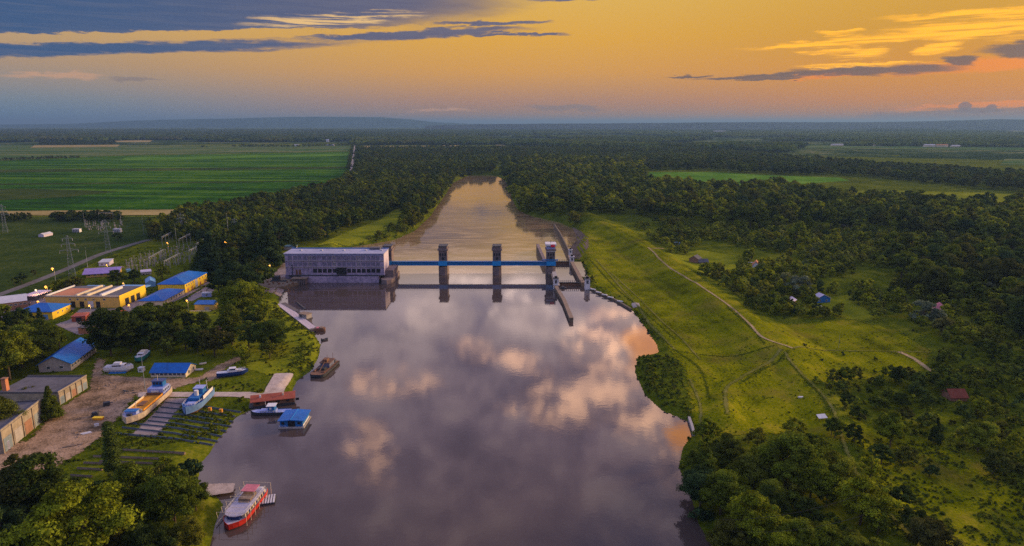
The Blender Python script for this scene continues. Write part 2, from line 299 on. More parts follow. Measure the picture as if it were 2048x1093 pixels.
def height(x, y):
    x, y = np.asarray(x, float), np.asarray(y, float)
    near = (np.abs(x) < 1500) & (y < 3500) & (y > -700)
    h = np.full(x.shape, LAND)
    xn, yn = x[near], y[near]
    if xn.size == 0: return h
    a = -sdf(xn, yn, river_up); b = -sdf(xn, yn, river_dn)
    base = LAND + 0.35 * npnoise(xn, yn, 40, 1) + 0.25 * npnoise(xn, yn, 9, 2)
    right_side = sm((xn - 60) / 30)
    base = LAND + (base - LAND) * (0.15 + 0.85 * right_side)
    r1 = seg_dist(xn, yn, RIDGE, False); r2 = seg_dist(xn, yn, RIDGE2, False); r3 = seg_dist(xn, yn, RIDGE3, False)
    base = np.maximum(base, LAND + 5.8 * (1 - sm((r1 - 2.5) / 26)))
    base = np.maximum(base, LAND + 2.8 * (1 - sm((r2 - 2) / 11)))
    base = np.maximum(base, LAND + 2.0 * (1 - sm((r3 - 1) / 8)))
    base += 0.5 * right_side * (npnoise(xn, yn, 14, 3))
    sx, sy = at(440, 850, 0); wid = 5.0 + 20.0 * np.exp(-(((xn - sx) / 24) ** 2 + ((yn - sy) / 24) ** 2))
    hu = np.where(a > 0, base * np.where(wid > 6, np.clip(a / wid, 0, 1) ** 0.8, sm(a / wid)) , -3.2 * sm(-a / 7.0)) + 0.0
    hd = np.where(b > 0, LOW + (base - LOW) * sm(b / 13.0), LOW - 3.0 * sm(-b / 8.0))
    h[near] = np.where((a < 0) & (b > 0), hu, np.where((b < 0) & (a > 0), hd, np.minimum(hu, hd)))
    return h
def h1(x, y): return float(height(np.array([x]), np.array([y]))[0])
def on(u, v, it=7):
    z = LAND
    for _ in range(it):
        p = at(u, v, z); z = 0.5 * z + 0.5 * max(h1(*p), -4)
    p = at(u, v, z); return p[0], p[1], h1(*p)

def mesh_obj(name, verts, faces, mats=(), parent=None, smooth=False, attrs=None, midx=None):
    me = bpy.data.meshes.new(name); me.from_pydata([tuple(map(float, v_)) for v_ in verts] if not isinstance(verts, np.ndarray) else verts.tolist(), [], faces if not isinstance(faces, np.ndarray) else faces.tolist())
    for m in mats: me.materials.append(m)
    if midx is not None: me.polygons.foreach_set('material_index', np.asarray(midx, np.int32))
    if smooth: me.polygons.foreach_set('use_smooth', [True] * len(me.polygons))
    if attrs:
        for k, (dom, vals) in attrs.items():
            at_ = me.attributes.new(k, 'FLOAT', dom); at_.data.foreach_set('value', np.asarray(vals, np.float32))
    me.update()
    o = bpy.data.objects.new(name, me); col.objects.link(o)
    if parent is not None: o.parent = parent
    return o
def tag(o, label=None, cat=None, group=None, kind=None):
    if label: o['label'] = label
    if cat: o['category'] = cat
    if group: o['group'] = group
    if kind: o['kind'] = kind
    return o
def thing(name, label, cat, loc=(0, 0, 0), rz=0.0, group=None):
    o = bpy.data.objects.new(name, None); o.empty_display_size = 0.5; col.objects.link(o)
    o.location = loc; o.rotation_euler = (0, 0, rz); return tag(o, label, cat, group)

# ground: one sheet, rings round the place, fine near it
rad = [0.0] + list(np.geomspace(60, 900, 330)) + list(np.geomspace(900, 60000, 130))[1:]
az = np.concatenate([np.linspace(-50, 50, 720), np.linspace(50, 310, 66)[1:-1]])
rr, aa = np.meshgrid(np.array(rad[1:]), np.radians(az), indexing='ij')
gx, gy = rr * np.sin(aa), rr * np.cos(aa)
gz = height(gx, gy); nr, na = gx.shape
V = np.column_stack([gx.ravel(), gy.ravel(), gz.ravel()]); V = np.vstack([V, [[0, 0, LAND]]])
i, j = np.meshgrid(np.arange(nr - 1), np.arange(na), indexing='ij'); j2 = (j + 1) % na
Fq = np.stack([i * na + j, i * na + j2, (i + 1) * na + j2, (i + 1) * na + j], -1).reshape(-1, 4)
faces = Fq.tolist() + [[nr * na, (k + 1) % na, k] for k in range(na)]
o = mesh_obj('ground', V, faces, [M_GRASS], smooth=True); tag(o, kind='structure')

def sheet(name, poly, mtl, step=3.0, dz=0.12, margin=1.0, flat=None, kind='structure'):
    """a thin layer of ground cover draped over the terrain inside a world polygon"""
    P = np.array(poly); x0, y0 = P.min(0) - margin * step; x1, y1 = P.max(0) + margin * step
    nx, ny = int((x1 - x0) / step) + 2, int((y1 - y0) / step) + 2
    gx, gy = np.meshgrid(x0 + np.arange(nx) * step, y0 + np.arange(ny) * step, indexing='ij')
    s = sdf(gx, gy, poly)
    z = height(gx, gy) + dz if flat is None else np.full(gx.shape, flat)
    keep = (np.maximum.reduce([s[:-1, :-1], s[1:, :-1], s[1:, 1:], s[:-1, 1:]]) > -margin * step)
    I, J = np.nonzero(keep); f = np.stack([I * ny + J, (I + 1) * ny + J, (I + 1) * ny + J + 1, I * ny + J + 1], -1)
    used, inv = np.unique(f, return_inverse=True); f = inv.reshape(-1, 4)
    v = np.column_stack([gx.ravel(), gy.ravel(), z.ravel()])[used]
    o = mesh_obj(name, v, f, [mtl], smooth=True, attrs={'sd': ('POINT', s.ravel()[used])})
    return tag(o, kind=kind)
def W(px, z=LAND): return [at(u, v, z) for u, v in px]
def WG(px): return [on(u, v)[:2] for u, v in px]
def smooth_line(pts, n=8):
    out = []
    for k in range(len(pts) - 1):
        p0, p1, p2, p3 = (np.array(pts[max(0, min(len(pts) - 1, q))]) for q in (k - 1, k, k + 1, k + 2))
        for s in range(n):
            t = s / n; out.append(0.5 * (2 * p1 + (p2 - p0) * t + (2 * p0 - 5 * p1 + 4 * p2 - p3) * t * t + (3 * p1 - p0 - 3 * p2 + p3) * t ** 3))
    out.append(np.array(pts[-1])); return out
def ribbon(name, pts, width, mtl, dz=0.16, kind='structure', n=8, soft=0.0):
    L = smooth_line(pts, n); v, f, s = [], [], []; M = 5
    for k, p in enumerate(L):
        d = L[min(k + 1, len(L) - 1)] - L[max(k - 1, 0)]; d = d / (np.linalg.norm(d) + 1e-9); nrm = np.array([-d[1], d[0]])
        for q in range(M):
            t = (q / (M - 1) - 0.5) * (width + 2 * soft); r = p + nrm * t; v.append((r[0], r[1], h1(*r) + dz)); s.append(width / 2 - abs(t))
    for k in range(len(L) - 1):
        for q in range(M - 1):
            a = k * M + q; f.append((a, a + M, a + M + 1, a + 1))
    return tag(mesh_obj(name, v, f, [mtl], smooth=True, attrs={'sd': ('POINT', s)}), kind=kind)

# water
def water_material(name, body, rough, waves, streaky=False):
    m = bpy.data.materials.new(name); m.use_nodes = True; t = NT(m.node_tree); b = t.n['Principled BSDF']
    pos = t.node('ShaderNodeNewGeometry').outputs['Position']
    b.inputs['IOR'].default_value = 1.33; b.inputs['Specular IOR Level'].default_value = 0.62
    n0 = t.noise(pos, 0.012, 4, 0.6)
    if streaky:
        mp = t.node('ShaderNodeMapping'); mp.inputs['Scale'].default_value = (0.018, 0.06, 1.0); mp.inputs['Rotation'].default_value = (0, 0, 0.25); t.l.new(pos, mp.inputs[0])
        n0 = t.noise(mp.outputs[0], 1.0, 7, 0.62, 1.6)
        t.put(b.inputs['Base Color'], t.ramp(n0, [(0.38, (*[x * 0.8 for x in body], 1)), (0.5, (*body, 1)), (0.62, (*[min(1, x * 1.35) for x in body], 1))])); b.inputs['Specular IOR Level'].default_value = 0.95
        t.put(b.inputs['Roughness'], t.rng(n0, 0.4, 0.6, rough * 0.6, rough * 1.5))
    else:
        t.put(b.inputs['Base Color'], t.ramp(n0, [(0.35, (*[x * 0.8 for x in body], 1)), (0.65, (*[x * 1.15 for x in body], 1))]))
        t.put(b.inputs['Roughness'], t.rng(t.noise(pos, 0.02, 4, 0.6, 0.5), 0.4, 0.66, rough, rough * 2.4))
    bn = t.node('ShaderNodeBump'); bn.inputs['Strength'].default_value = waves; bn.inputs['Distance'].default_value = 0.5
    w_ = t.noise(pos, 0.35 if not streaky else 0.12, 5, 0.62)
    t.put(bn.inputs['Height'], w_); t.l.new(bn.outputs[0], b.inputs['Normal'])
    return m
M_WUP = water_material('calm_river_water', (0.072, 0.052, 0.046), 0.022, 0.018)
M_WDN = water_material('turbulent_river_water', (0.27, 0.175, 0.085), 0.07, 0.06, True)  # golden sky reflection is partly put into the body colour
GATE_Y = at(1125, 524, 0)[1]
lx0, lx1 = at(1105, 548, 0)[0] + 1, LOCK_E[1][0] + 3
wl, wr = -450, 420
wv = [(wl, -600, 0), (wr, -600, 0), (wr, Y_CREST, 0), (lx1 + 6, Y_CREST, 0), (lx1 + 6, GATE_Y, 0), (lx0, GATE_Y, 0), (lx0, Y_CREST, 0), (wl, Y_CREST, 0)]
tag(mesh_obj('river_water', wv, [(0, 1, 2, 3, 6, 7), (3, 4, 5, 6)], [M_WUP]), kind='structure')
tag(mesh_obj('lower_river_water', [(-700, Y_CREST + 6, LOW), (700, Y_CREST + 6, LOW), (700, 3200, LOW), (-700, 3200, LOW)], [(0, 1, 2, 3)], [M_WDN]), kind='structure')

# ---- land cover sheets
sheet('levee_grass', WG([(1158, 452), (1205, 443), (1262, 462), (1302, 488), (1360, 525), (1420, 570), (1470, 600), (1530, 645), (1572, 650), (1700, 640), (1790, 660), (1860, 700), (1850, 745), (1700, 760), (1610, 765), (1660, 830), (1690, 880), (1560, 868), (1400, 872), (1384, 858), (1380, 800), (1368, 735), (1330, 690), (1300, 655), (1262, 615), (1210, 590), (1176, 566), (1165, 545), (1150, 500)]), M_LEVEE, 2.0, 0.14, 3.0)
sheet('clearing_grass', WG([(1320, 505), (1400, 500), (1470, 512), (1500, 540), (1450, 550), (1400, 545), (1350, 525)]), M_YELG, 3, 0.13, 2)
sheet('clearing_grass', WG([(1700, 830), (1760, 860), (1850, 880), (1960, 930), (2060, 1000), (2080, 1100), (1900, 1100), (1800, 1020), (1740, 940)]), M_LEVEE, 3, 0.13, 2)
sheet('clearing_grass', WG([(1600, 600), (1700, 590), (1760, 640), (1700, 640), (1620, 615)]), M_YELG, 3, 0.12, 2)
sheet('riverside_grass', WG([(520, 600), (560, 606), (640, 690), (635, 715), (610, 745), (540, 752), (500, 740), (460, 690), (480, 640)]), M_YELG, 2.5, 0.12, 1)
sheet('lawn', W([(440, 590), (520, 600), (480, 640), (440, 660), (370, 640), (360, 615), (400, 625)]), M_YELG, 3, 0.13, 1)
sheet('bank_grass', WG([(630, 492), (700, 462), (760, 440), (800, 412), (806, 440), (770, 462), (730, 484), (690, 494)]), M_YELG, 3, 0.12, 1)
sheet('dirt_yard', W([(196, 716), (212, 722), (205, 750), (300, 757), (395, 757), (432, 733), (477, 712), (484, 718), (442, 745), (385, 768), (330, 783), (275, 790), (262, 805), (235, 835), (205, 872), (160, 905), (115, 932), (100, 948), (60, 938), (-60, 955), (-60, 905), (60, 882), (90, 845), (122, 815), (178, 780), (184, 752), (190, 732)]), M_DIRT, 1.5, 0.13, 2)
sheet('workshop_yard', W([(140, 640), (110, 650), (160, 672), (205, 655), (240, 640), (280, 625), (300, 610), (330, 612), (375, 592), (420, 566), (425, 552), (400, 575), (340, 600), (270, 600), (240, 618), (160, 618)]), M_PAVE, 2, 0.13, 2)
sheet('dam_apron', W([(520, 585), (600, 590), (612, 572), (590, 560), (572, 550), (572, 520), (560, 535), (535, 560), (510, 575)]), M_PAVE, 2, 0.13, 2)
sheet('yard_lane', W([(0, 640), (50, 655), (100, 640), (150, 618), (130, 600), (100, 585), (60, 600), (0, 628)]), M_PAVE, 3, 0.12, 2)
sheet('service_path', W([(383, 604), (398, 596), (415, 590), (428, 582), (425, 570), (410, 575), (385, 590), (370, 600)]), M_PAVE, 1.5, 0.12, 2)
sheet('slipway_walk', W([(277, 785.5), (527, 785), (549, 748), (587, 747), (563, 785), (526, 794), (275, 795.5)]), M_CONC, 1.0, 0.20, 2)
sheet('slipway_slab', W([(332, 797), (375, 797), (363, 811), (313, 872), (264, 870), (300, 836), (328, 806)]), M_PAVE, 1.0, 0.16, 2)
sheet('boat_landing', W([(400, 968), (470, 966), (466, 984), (402, 994)], 1.2), M_CONC, 0.8, 0.1, 1, flat=1.1)
sheet('boat_stand', W([(412, 752), (437, 744), (440, 757), (412, 764)]), M_DIRT, 1.0, 0.14, 2)
sheet('mud_bank', WG([(1112, 450), (1150, 456), (1175, 470), (1178, 495), (1160, 520), (1145, 515), (1138, 492), (1122, 468)]), M_MUD, 3, 0.15, 2)
# fields
def far_sheet(name, px, mtl, step, dz): return sheet(name, W(px), mtl, step, dz, 1)
far_sheet('crop_field', [(-500, 424), (-500, 330), (0, 322), (240, 312), (698, 304), (700, 352), (640, 372), (500, 396), (350, 424)], M_FIELD, 14, 0.3)
far_sheet('crop_strip', [(-500, 352), (-500, 346), (0, 340), (690, 334), (690, 338), (0, 346)], M_MEAD, 10, 0.45)
far_sheet('crop_strip', [(-500, 374), (-500, 371), (0, 368), (640, 362), (640, 364), (0, 371)], M_MEAD, 8, 0.45)
far_sheet('crop_strip', [(-500, 404), (-500, 380), (60, 378), (240, 384), (120, 396), (0, 402)], M_MEAD, 8, 0.45)
far_sheet('crop_strip', [(240, 322), (250, 316), (698, 308), (698, 312)], M_FIELD3, 10, 0.47)
far_sheet('stubble_strip', [(-300, 433), (-300, 426), (350, 420), (335, 431)], M_TAN, 6, 0.42)
far_sheet('dark_meadow', [(-600, 640), (-500, 436), (120, 434), (330, 434), (300, 480), (200, 520), (60, 590), (-100, 640)], M_MEAD, 6, 0.2)
far_sheet('pale_field', [(-700, 329), (-700, 292), (0, 291), (702, 292), (697, 303), (240, 311), (0, 321)], M_FIELD2, 25, 0.3)
far_sheet('stubble_field', [(60, 296), (70, 291), (240, 290), (235, 294)], M_TAN, 20, 0.6)
far_sheet('stubble_field', [(720, 298.5), (722, 292.5), (880, 292), (870, 297)], M_TAN, 20, 0.6)
far_sheet('stubble_field', [(884, 294), (886, 291), (918, 291), (916, 294)], M_TAN, 12, 0.6)
far_sheet('stubble_field', [(215, 285), (220, 281), (305, 281), (300, 285)], M_TAN, 30, 0.9)
far_sheet('stubble_field', [(990, 293), (992, 290), (1010, 290), (1008, 293)], M_TAN, 12, 0.6)
far_sheet('stubble_field', [(1030, 304), (1031, 294), (1045, 294), (1043, 305)], M_TAN, 12, 0.6)
far_sheet('meadow_field', [(1280, 366), (1290, 345), (1420, 345), (1560, 352), (1680, 356), (1700, 362), (1560, 372), (1450, 376)], M_FIELD3, 8, 0.3)
far_sheet('meadow_field', [(1380, 302), (1385, 297), (1470, 300), (1560, 308), (1550, 316), (1440, 312)], M_FIELD3, 14, 0.3)
far_sheet('meadow_field', [(1640, 396), (1660, 384), (1800, 382), (1960, 386), (2300, 398), (2300, 426), (1960, 414), (1800, 408)], M_YELG, 8, 0.3)
far_sheet('meadow_field', [(1600, 296), (1620, 291), (1900, 294), (2400, 300), (2400, 305), (1900, 300)], M_FIELD2, 20, 0.3)
# dark far plain under the distant woods
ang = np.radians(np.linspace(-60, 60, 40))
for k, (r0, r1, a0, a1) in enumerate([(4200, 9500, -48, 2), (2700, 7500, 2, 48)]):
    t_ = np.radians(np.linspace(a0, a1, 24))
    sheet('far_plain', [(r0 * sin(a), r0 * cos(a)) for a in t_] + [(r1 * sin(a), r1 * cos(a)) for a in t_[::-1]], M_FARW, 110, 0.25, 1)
# roads and tracks
ribbon('country_road', [at(u, v, LAND) for u, v in [(-160, 650), (0, 590), (60, 568), (140, 536), (200, 510), (270, 488), (300, 480)]], 7.0, M_ROAD, 0.25)
ribbon('straight_road', [at(u, v, LAND) for u, v in [(703, 352), (704, 340), (708, 312), (711, 292), (713, 282)]], 11.0, M_CONC, 0.5)
LV = lambda px: [on(u, v)[:2] for u, v in px]
ribbon('levee_path', LV([(1296, 496), (1310, 508), (1318, 518), (1345, 540), (1372, 556), (1400, 572), (1448, 605), (1470, 622)]), 1.5, M_TRACK, 0.3, soft=0.8)
ribbon('levee_path', LV([(1470, 622), (1500, 650), (1520, 672), (1550, 686), (1585, 698)]), 1.4, M_TRACK, 0.3, soft=0.8)
ribbon('levee_path', LV([(1585, 698), (1640, 701), (1720, 703), (1800, 704), (1860, 706)]), 1.2, M_FAINT, 0.3, soft=0.8)
ribbon('levee_spur', LV([(1296, 497), (1310, 498), (1328, 499)]), 2.0, M_TRACK, 0.3, soft=0.6)
ribbon('slope_track', LV([(1190, 518), (1215, 545), (1245, 580), (1275, 612), (1300, 650), (1350, 700)]), 1.2, M_FAINT, 0.3, soft=0.6)
ribbon('slope_track', LV([(1220, 545), (1270, 590), (1320, 640), (1365, 680), (1400, 720)]), 1.0, M_FAINT, 0.3, soft=0.6)
ribbon('slope_track', LV([(1562, 700), (1530, 730), (1480, 758), (1452, 780), (1455, 830)]), 1.6, M_FAINT, 0.3, soft=0.6)
ribbon('slope_track', LV([(1570, 705), (1600, 745), (1660, 810), (1685, 880), (1720, 960), (1790, 1040), (1840, 1095)]), 1.2, M_FAINT, 0.3, soft=0.6)
ribbon('slope_track', LV([(1380, 760), (1400, 810), (1400, 850)]), 1.2, M_FAINT, 0.3, soft=0.6)
ribbon('dirt_patch', LV([(1798, 705), (1830, 720), (1870, 750)]), 2.4, M_TRACK, 0.3, soft=1.0)
sheet('landing_slab', WG([(1262, 608), (1278, 607), (1280, 615), (1266, 617)]), M_CONC, 1.0, 0.3, 1)

for px in ([(1452, 612), (1500, 655), (1530, 690)], [(1300, 655), (1350, 700), (1400, 740), (1420, 800)], [(1180, 520), (1230, 575), (1290, 625), (1350, 680)], [(1578, 702), (1520, 742), (1480, 768)], [(1575, 715), (1600, 750), (1640, 790), (1665, 830)], [(1340, 700), (1420, 712), (1500, 706), (1550, 692)]): ribbon('ditch', LV(px), 1.1, M_DITCH, 0.24, soft=1.3)
for px in ([(1150, 266.5), (1160, 265), (1500, 264), (1480, 265.5)], [(1560, 262.8), (1580, 261), (2100, 261), (2080, 262.6)], [(900, 262), (910, 260.8), (1250, 260), (1240, 261)], [(1600, 272), (1620, 270.5), (1900, 271), (1880, 272.5)], [(0, 277), (10, 275.8), (300, 275), (290, 276.2)]): far_sheet('stubble_field', px, M_TAN, 60, 1.0)
for px in ([(740, 321), (760, 308), (900, 306), (880, 318)], [(2000, 330), (2010, 318), (2300, 322), (2300, 334)], [(1400, 334), (1420, 330), (1560, 330), (1540, 334)]): far_sheet('meadow_field', px, M_FIELD2, 14, 0.35)
# distant hills: ridges with a real front and back
def hills(name, prof, R0, depth, rgb, zmin=0):
    us = np.linspace(prof[0][0], prof[-1][0], 260); vs = np.interp(us, [p[0] for p in prof], [p[1] for p in prof])
    vs = vs + 0.35 * npnoise(us, us * 0, 22, 5) * 2 + 0.5 * npnoise(us, us * 0, 75, 6)
    v, rows = [], [(0.0, 0.0), (0.2, 0.28), (0.45, 0.72), (0.6, 1.0), (0.8, 0.8), (1.0, 0.3), (1.3, 0.0)]
    for u, vv in zip(us, vs):
        d = ray(u, vv); hz = max(2.0, CAM_H + d[2] / d[1] * (R0 + depth * 0.6)); 
        for (t, s) in rows:
            yy = R0 + depth * t; k = s * (1 + (0.25 * npnoise(np.array([u]), np.array([t * 400]), 40, 8)[0] if s < 1 else 0))
            v.append((d[0] / d[1] * yy, yy, LAND - 1 + (hz - LAND + 1) * k))
    m = len(rows); f = [(a * m + b, (a + 1) * m + b, (a + 1) * m + b + 1, a * m + b + 1) for a in range(len(us) - 1) for b in range(m - 1)]
    mt = ground_material(name + '_cover', [(0, tuple(x * 0.6 for x in rgb)), (1, tuple(x * 1.5 for x in rgb))], (0.0006, 0.003, 0.02), 0)
    return tag(mesh_obj(name, v, f, [mt], smooth=True), kind='structure')
hills('distant_hills', [(-900, 252), (-100, 250), (150, 248), (260, 242), (330, 240), (400, 238.5), (480, 237), (560, 234.5), (660, 234), (760, 235), (820, 239), (870, 245), (940, 248), (1100, 250), (1300, 252)], 17000, 2500, (0.03, 0.055, 0.05))
hills('distant_hills', [(850, 252), (960, 249), (1200, 247), (1420, 245.5), (1560, 244.5), (1700, 245), (1840, 243.5), (1930, 241), (1990, 238.5), (2060, 240), (2300, 236), (3000, 246)], 10500, 2500, (0.035, 0.04, 0.05))
# ------------------------------------------------------------------ trees
def ico(sub=1):
    t = (1 + 5 ** 0.5) / 2
    v = np.array([(-1, t, 0), (1, t, 0), (-1, -t, 0), (1, -t, 0), (0, -1, t), (0, 1, t), (0, -1, -t), (0, 1, -t), (t, 0, -1), (t, 0, 1), (-t, 0, -1), (-t, 0, 1)], float)
    v /= np.linalg.norm(v[0])
    f = [(0, 11, 5), (0, 5, 1), (0, 1, 7), (0, 7, 10), (0, 10, 11), (1, 5, 9), (5, 11, 4), (11, 10, 2), (10, 7, 6), (7, 1, 8), (3, 9, 4), (3, 4, 2), (3, 2, 6), (3, 6, 8), (3, 8, 9), (4, 9, 5), (2, 4, 11), (6, 2, 10), (8, 6, 7), (9, 8, 1)]
    for _ in range(sub):
        v = v.tolist(); cache, nf = {}, []
        def m(a, b):
            k = (min(a, b), max(a, b))
            if k not in cache:
                p = np.array(v[a]) + np.array(v[b]); v.append((p / np.linalg.norm(p)).tolist()); cache[k] = len(v) - 1
            return cache[k]
        for a, b, c_ in f:
            ab, bc, ca = m(a, b), m(b, c_), m(c_, a); nf += [(a, ab, ca), (b, bc, ab), (c_, ca, bc), (ab, bc, ca)]
        v, f = np.array(v), nf
    return np.array(v), np.array(f)
ICO0, ICO1 = ico(0), ico(1)
def envelope(kind, r):
    """blob centre and radius in a crown of height 1 (z from 0.12 to 1)"""
    th = r.uniform(0, 2 * pi)
    if kind == 'round':
        z = r.uniform(-0.75, 1); k = sqrt(1 - z * z) * r.uniform(0.45, 1.12)
        return (0.34 * k * cos(th), 0.34 * k * sin(th), 0.55 + 0.36 * z * r.uniform(0.7, 1.05)), r.uniform(0.04, 0.12)
    if kind == 'tall':
        z = r.uniform(-1, 1); k = sqrt(1 - z * z) ** 0.8 * r.uniform(0.4, 1.15)
        return (0.23 * k * cos(th), 0.23 * k * sin(th), 0.56 + 0.38 * z), r.uniform(0.05, 0.12)
    if kind == 'poplar':
        z = r.uniform(0, 1); k = (1 - z ** 3) * r.uniform(0.3, 1) * 0.75 + 0.06
        return (0.075 * k * cos(th), 0.075 * k * sin(th), 0.08 + 0.86 * z), r.uniform(0.03, 0.055)
    if kind == 'conifer':
        z = r.uniform(0, 1) ** 1.3; k = (1 - z) * r.uniform(0.5, 1)
        return (0.23 * k * cos(th), 0.23 * k * sin(th), 0.10 + 0.85 * z), 0.03 + 0.06 * (1 - z) * r.uniform(0.6, 1.2)
    if kind == 'shrub':
        z = r.uniform(0, 1); k = sqrt(1 - z * z) * r.uniform(0.4, 1)
        return (0.55 * k * cos(th), 0.55 * k * sin(th), 0.12 + 0.68 * z), r.uniform(0.14, 0.26)
    if kind == 'willow':
        z = r.uniform(-0.9, 1); k = (1 - max(z, 0) ** 2) ** 0.5 * r.uniform(0.5, 1)
        return (0.44 * k * cos(th), 0.44 * k * sin(th), 0.52 + 0.36 * z), r.uniform(0.08, 0.15)
def crown_mesh(name, kind, blobs, leaves, ls, seed, core=ICO1):
    r = np.random.default_rng(seed); lean = r.uniform(-0.09, 0.09, 2); wob = r.uniform(0.8, 1.25, 8); VV, FF, TT = [], [], []; nv = 0
    for b in range(blobs):
        c_, rad_ = envelope(kind, r); c_ = np.array(c_); sec = int((atan2(c_[1], c_[0]) + pi) / (2 * pi) * 7.99)
        if kind in ('round', 'tall', 'shrub'): c_[:2] = c_[:2] * wob[sec] + lean * c_[2]; c_[2] *= 1.0 - 0.12 * abs(wob[sec] - 1)
        bt = r.uniform(0.15, 0.85)
        sq = np.array([1, 1, r.uniform(0.7, 1.0)])
        cv, cf = core; v = c_ + cv * rad_ * (0.5 if leaves > 100 else 0.62) * sq * (1 + r.uniform(-0.22, 0.22, (len(cv), 1)))
        VV.append(v); FF.append(np.column_stack([cf, cf[:, 2]]) + nv); TT.append(np.full(len(cf), bt * 0.8)); nv += len(v)
        d = r.normal(size=(leaves, 3)); d[:, 2] = np.where(d[:, 2] < -0.4 * np.abs(d[:, 2]).mean(), -d[:, 2], d[:, 2]); d /= np.linalg.norm(d, axis=1)[:, None]
        p = c_ + d * rad_ * sq * r.uniform(0.62, 1.30, (leaves, 1))
        if kind == 'willow': p[:, 2] -= r.uniform(0, 0.06, leaves)
        n = d + r.normal(size=(leaves, 3)) * 0.55; n /= np.linalg.norm(n, axis=1)[:, None]
        a = np.cross(n, r.normal(size=(leaves, 3))); a /= np.linalg.norm(a, axis=1)[:, None]; bb = np.cross(n, a)
        s = ls * r.uniform(0.55, 1.7, (leaves, 1))
        q = np.stack([p - a * s, p - bb * s * 0.7, p + a * s, p + bb * s * 0.7], 1).reshape(-1, 3)
        VV.append(q); FF.append(np.arange(leaves * 4).reshape(-1, 4) + nv); nv += leaves * 4
        TT.append(np.clip(bt + r.uniform(-0.3, 0.3, leaves), 0, 1))
    V, Fc, T = np.vstack(VV), np.vstack(FF), np.concatenate(TT)
    me = bpy.data.meshes.new(name)
    tri = Fc[:, 2] == Fc[:, 3]
    loops = np.concatenate([Fc[tri][:, :3].ravel(), Fc[~tri].ravel()])
    tot = np.concatenate([np.full(tri.sum(), 3), np.full((~tri).sum(), 4)]); T = np.concatenate([T[tri], T[~tri]])
    me.vertices.add(len(V)); me.vertices.foreach_set('co', V.astype(np.float32).ravel())
    me.loops.add(len(loops)); me.loops.foreach_set('vertex_index', loops.astype(np.int32))
    me.polygons.add(len(tot)); me.polygons.foreach_set('loop_start', np.concatenate([[0], np.cumsum(tot)[:-1]]).astype(np.int32))
    at_ = me.attributes.new('tint', 'FLOAT', 'FACE'); at_.data.foreach_set('value', T.astype(np.float32))
    me.materials.append(LEAF); me.update(calc_edges=True); me.validate(); return me
M_BARK = mat('bark', (0.09, 0.065, 0.045), 0.95, 0.4, 6.0, 0.4)
def trunk_mesh(name, r0=0.022, top=0.62, limbs=6, seed=0, reach=0.2):
    r = random.Random(seed); v, f = [], []
    def tube(p, q, ra, rb, n=7, bend=0.0):
        base = len(v); p, q = np.array(p), np.array(q); d = q - p; d = d / np.linalg.norm(d)
        a = np.cross(d, (0.31, 0.7, 0.2)); a /= np.linalg.norm(a); b = np.cross(d, a)
        for s in range(4):
            t = s / 3; c_ = p + (q - p) * t + a * bend * sin(pi * t); rr_ = ra + (rb - ra) * t
            for k in range(n): an = 2 * pi * k / n; v.append(tuple(c_ + (a * cos(an) + b * sin(an)) * rr_))
        for s in range(3):
            for k in range(n): f.append((base + s * n + k, base + s * n + (k + 1) % n, base + (s + 1) * n + (k + 1) % n, base + (s + 1) * n + k))
    tube((0, 0, -0.02), (0.01, 0, top), r0, r0 * 0.35, 8, 0.01)
    for k in range(limbs):
        z = r.uniform(0.15, top * 0.85); an = r.uniform(0, 6.28); tube((0, 0, z), (reach * cos(an), reach * sin(an), z + r.uniform(0.12, 0.28)), r0 * 0.5, r0 * 0.12, 5, 0.01)
    me = bpy.data.meshes.new(name); me.from_pydata(v, [], f); me.materials.append(M_BARK); me.update(); return me

SPEC = {}   # kind -> lod -> list of (crown, trunk)
TRK = {'round': trunk_mesh('trunk', seed=1), 'tall': trunk_mesh('trunk', 0.018, 0.7, 6, 2, 0.15), 'poplar': trunk_mesh('trunk', 0.012, 0.85, 4, 3, 0.04), 'conifer': trunk_mesh('trunk', 0.014, 0.9, 3, 4, 0.08), 'willow': trunk_mesh('trunk', 0.028, 0.55, 7, 5, 0.26), 'shrub': trunk_mesh('stem', 0.012, 0.4, 6, 6, 0.3)}
cfg = {'near': {'round': (90, 260, 0.012, 3), 'tall': (80, 150, 0.012, 2), 'poplar': (130, 90, 0.008, 1), 'conifer': (150, 90, 0.011, 2), 'willow': (80, 170, 0.013, 2), 'shrub': (26, 170, 0.030, 3)},
       'mid': {'round': (42, 60, 0.024, 4), 'tall': (42, 50, 0.022, 3), 'poplar': (50, 36, 0.014, 1), 'conifer': (60, 36, 0.020, 2), 'willow': (40, 60, 0.024, 2), 'shrub': (12, 70, 0.052, 4)},
       'far': {'round': (16, 20, 0.050, 4), 'tall': (16, 18, 0.045, 3), 'poplar': (20, 12, 0.028, 1), 'conifer': (20, 12, 0.040, 1), 'willow': (16, 20, 0.05, 1), 'shrub': (6, 18, 0.11, 3)}}
sd_ = 100
for lod, kk in cfg.items():
    for kind, (b_, l_, s_, n_) in kk.items():
        for q in range(n_):
            sd_ += 1; SPEC.setdefault(kind, {}).setdefault(lod, []).append(crown_mesh('crown', kind, b_, l_, s_, sd_, ICO1 if lod != 'far' else ICO0))
KN = {'round': ('broadleaf_tree', 'broadleaf tree', 'tree'), 'tall': ('broadleaf_tree', 'tall broadleaf tree', 'tree'), 'poplar': ('poplar_tree', 'columnar poplar', 'poplar'), 'conifer': ('conifer_tree', 'pointed conifer', 'conifer'), 'willow': ('willow_tree', 'spreading willow', 'willow'), 'shrub': ('shrub', 'shrub', 'shrub')}
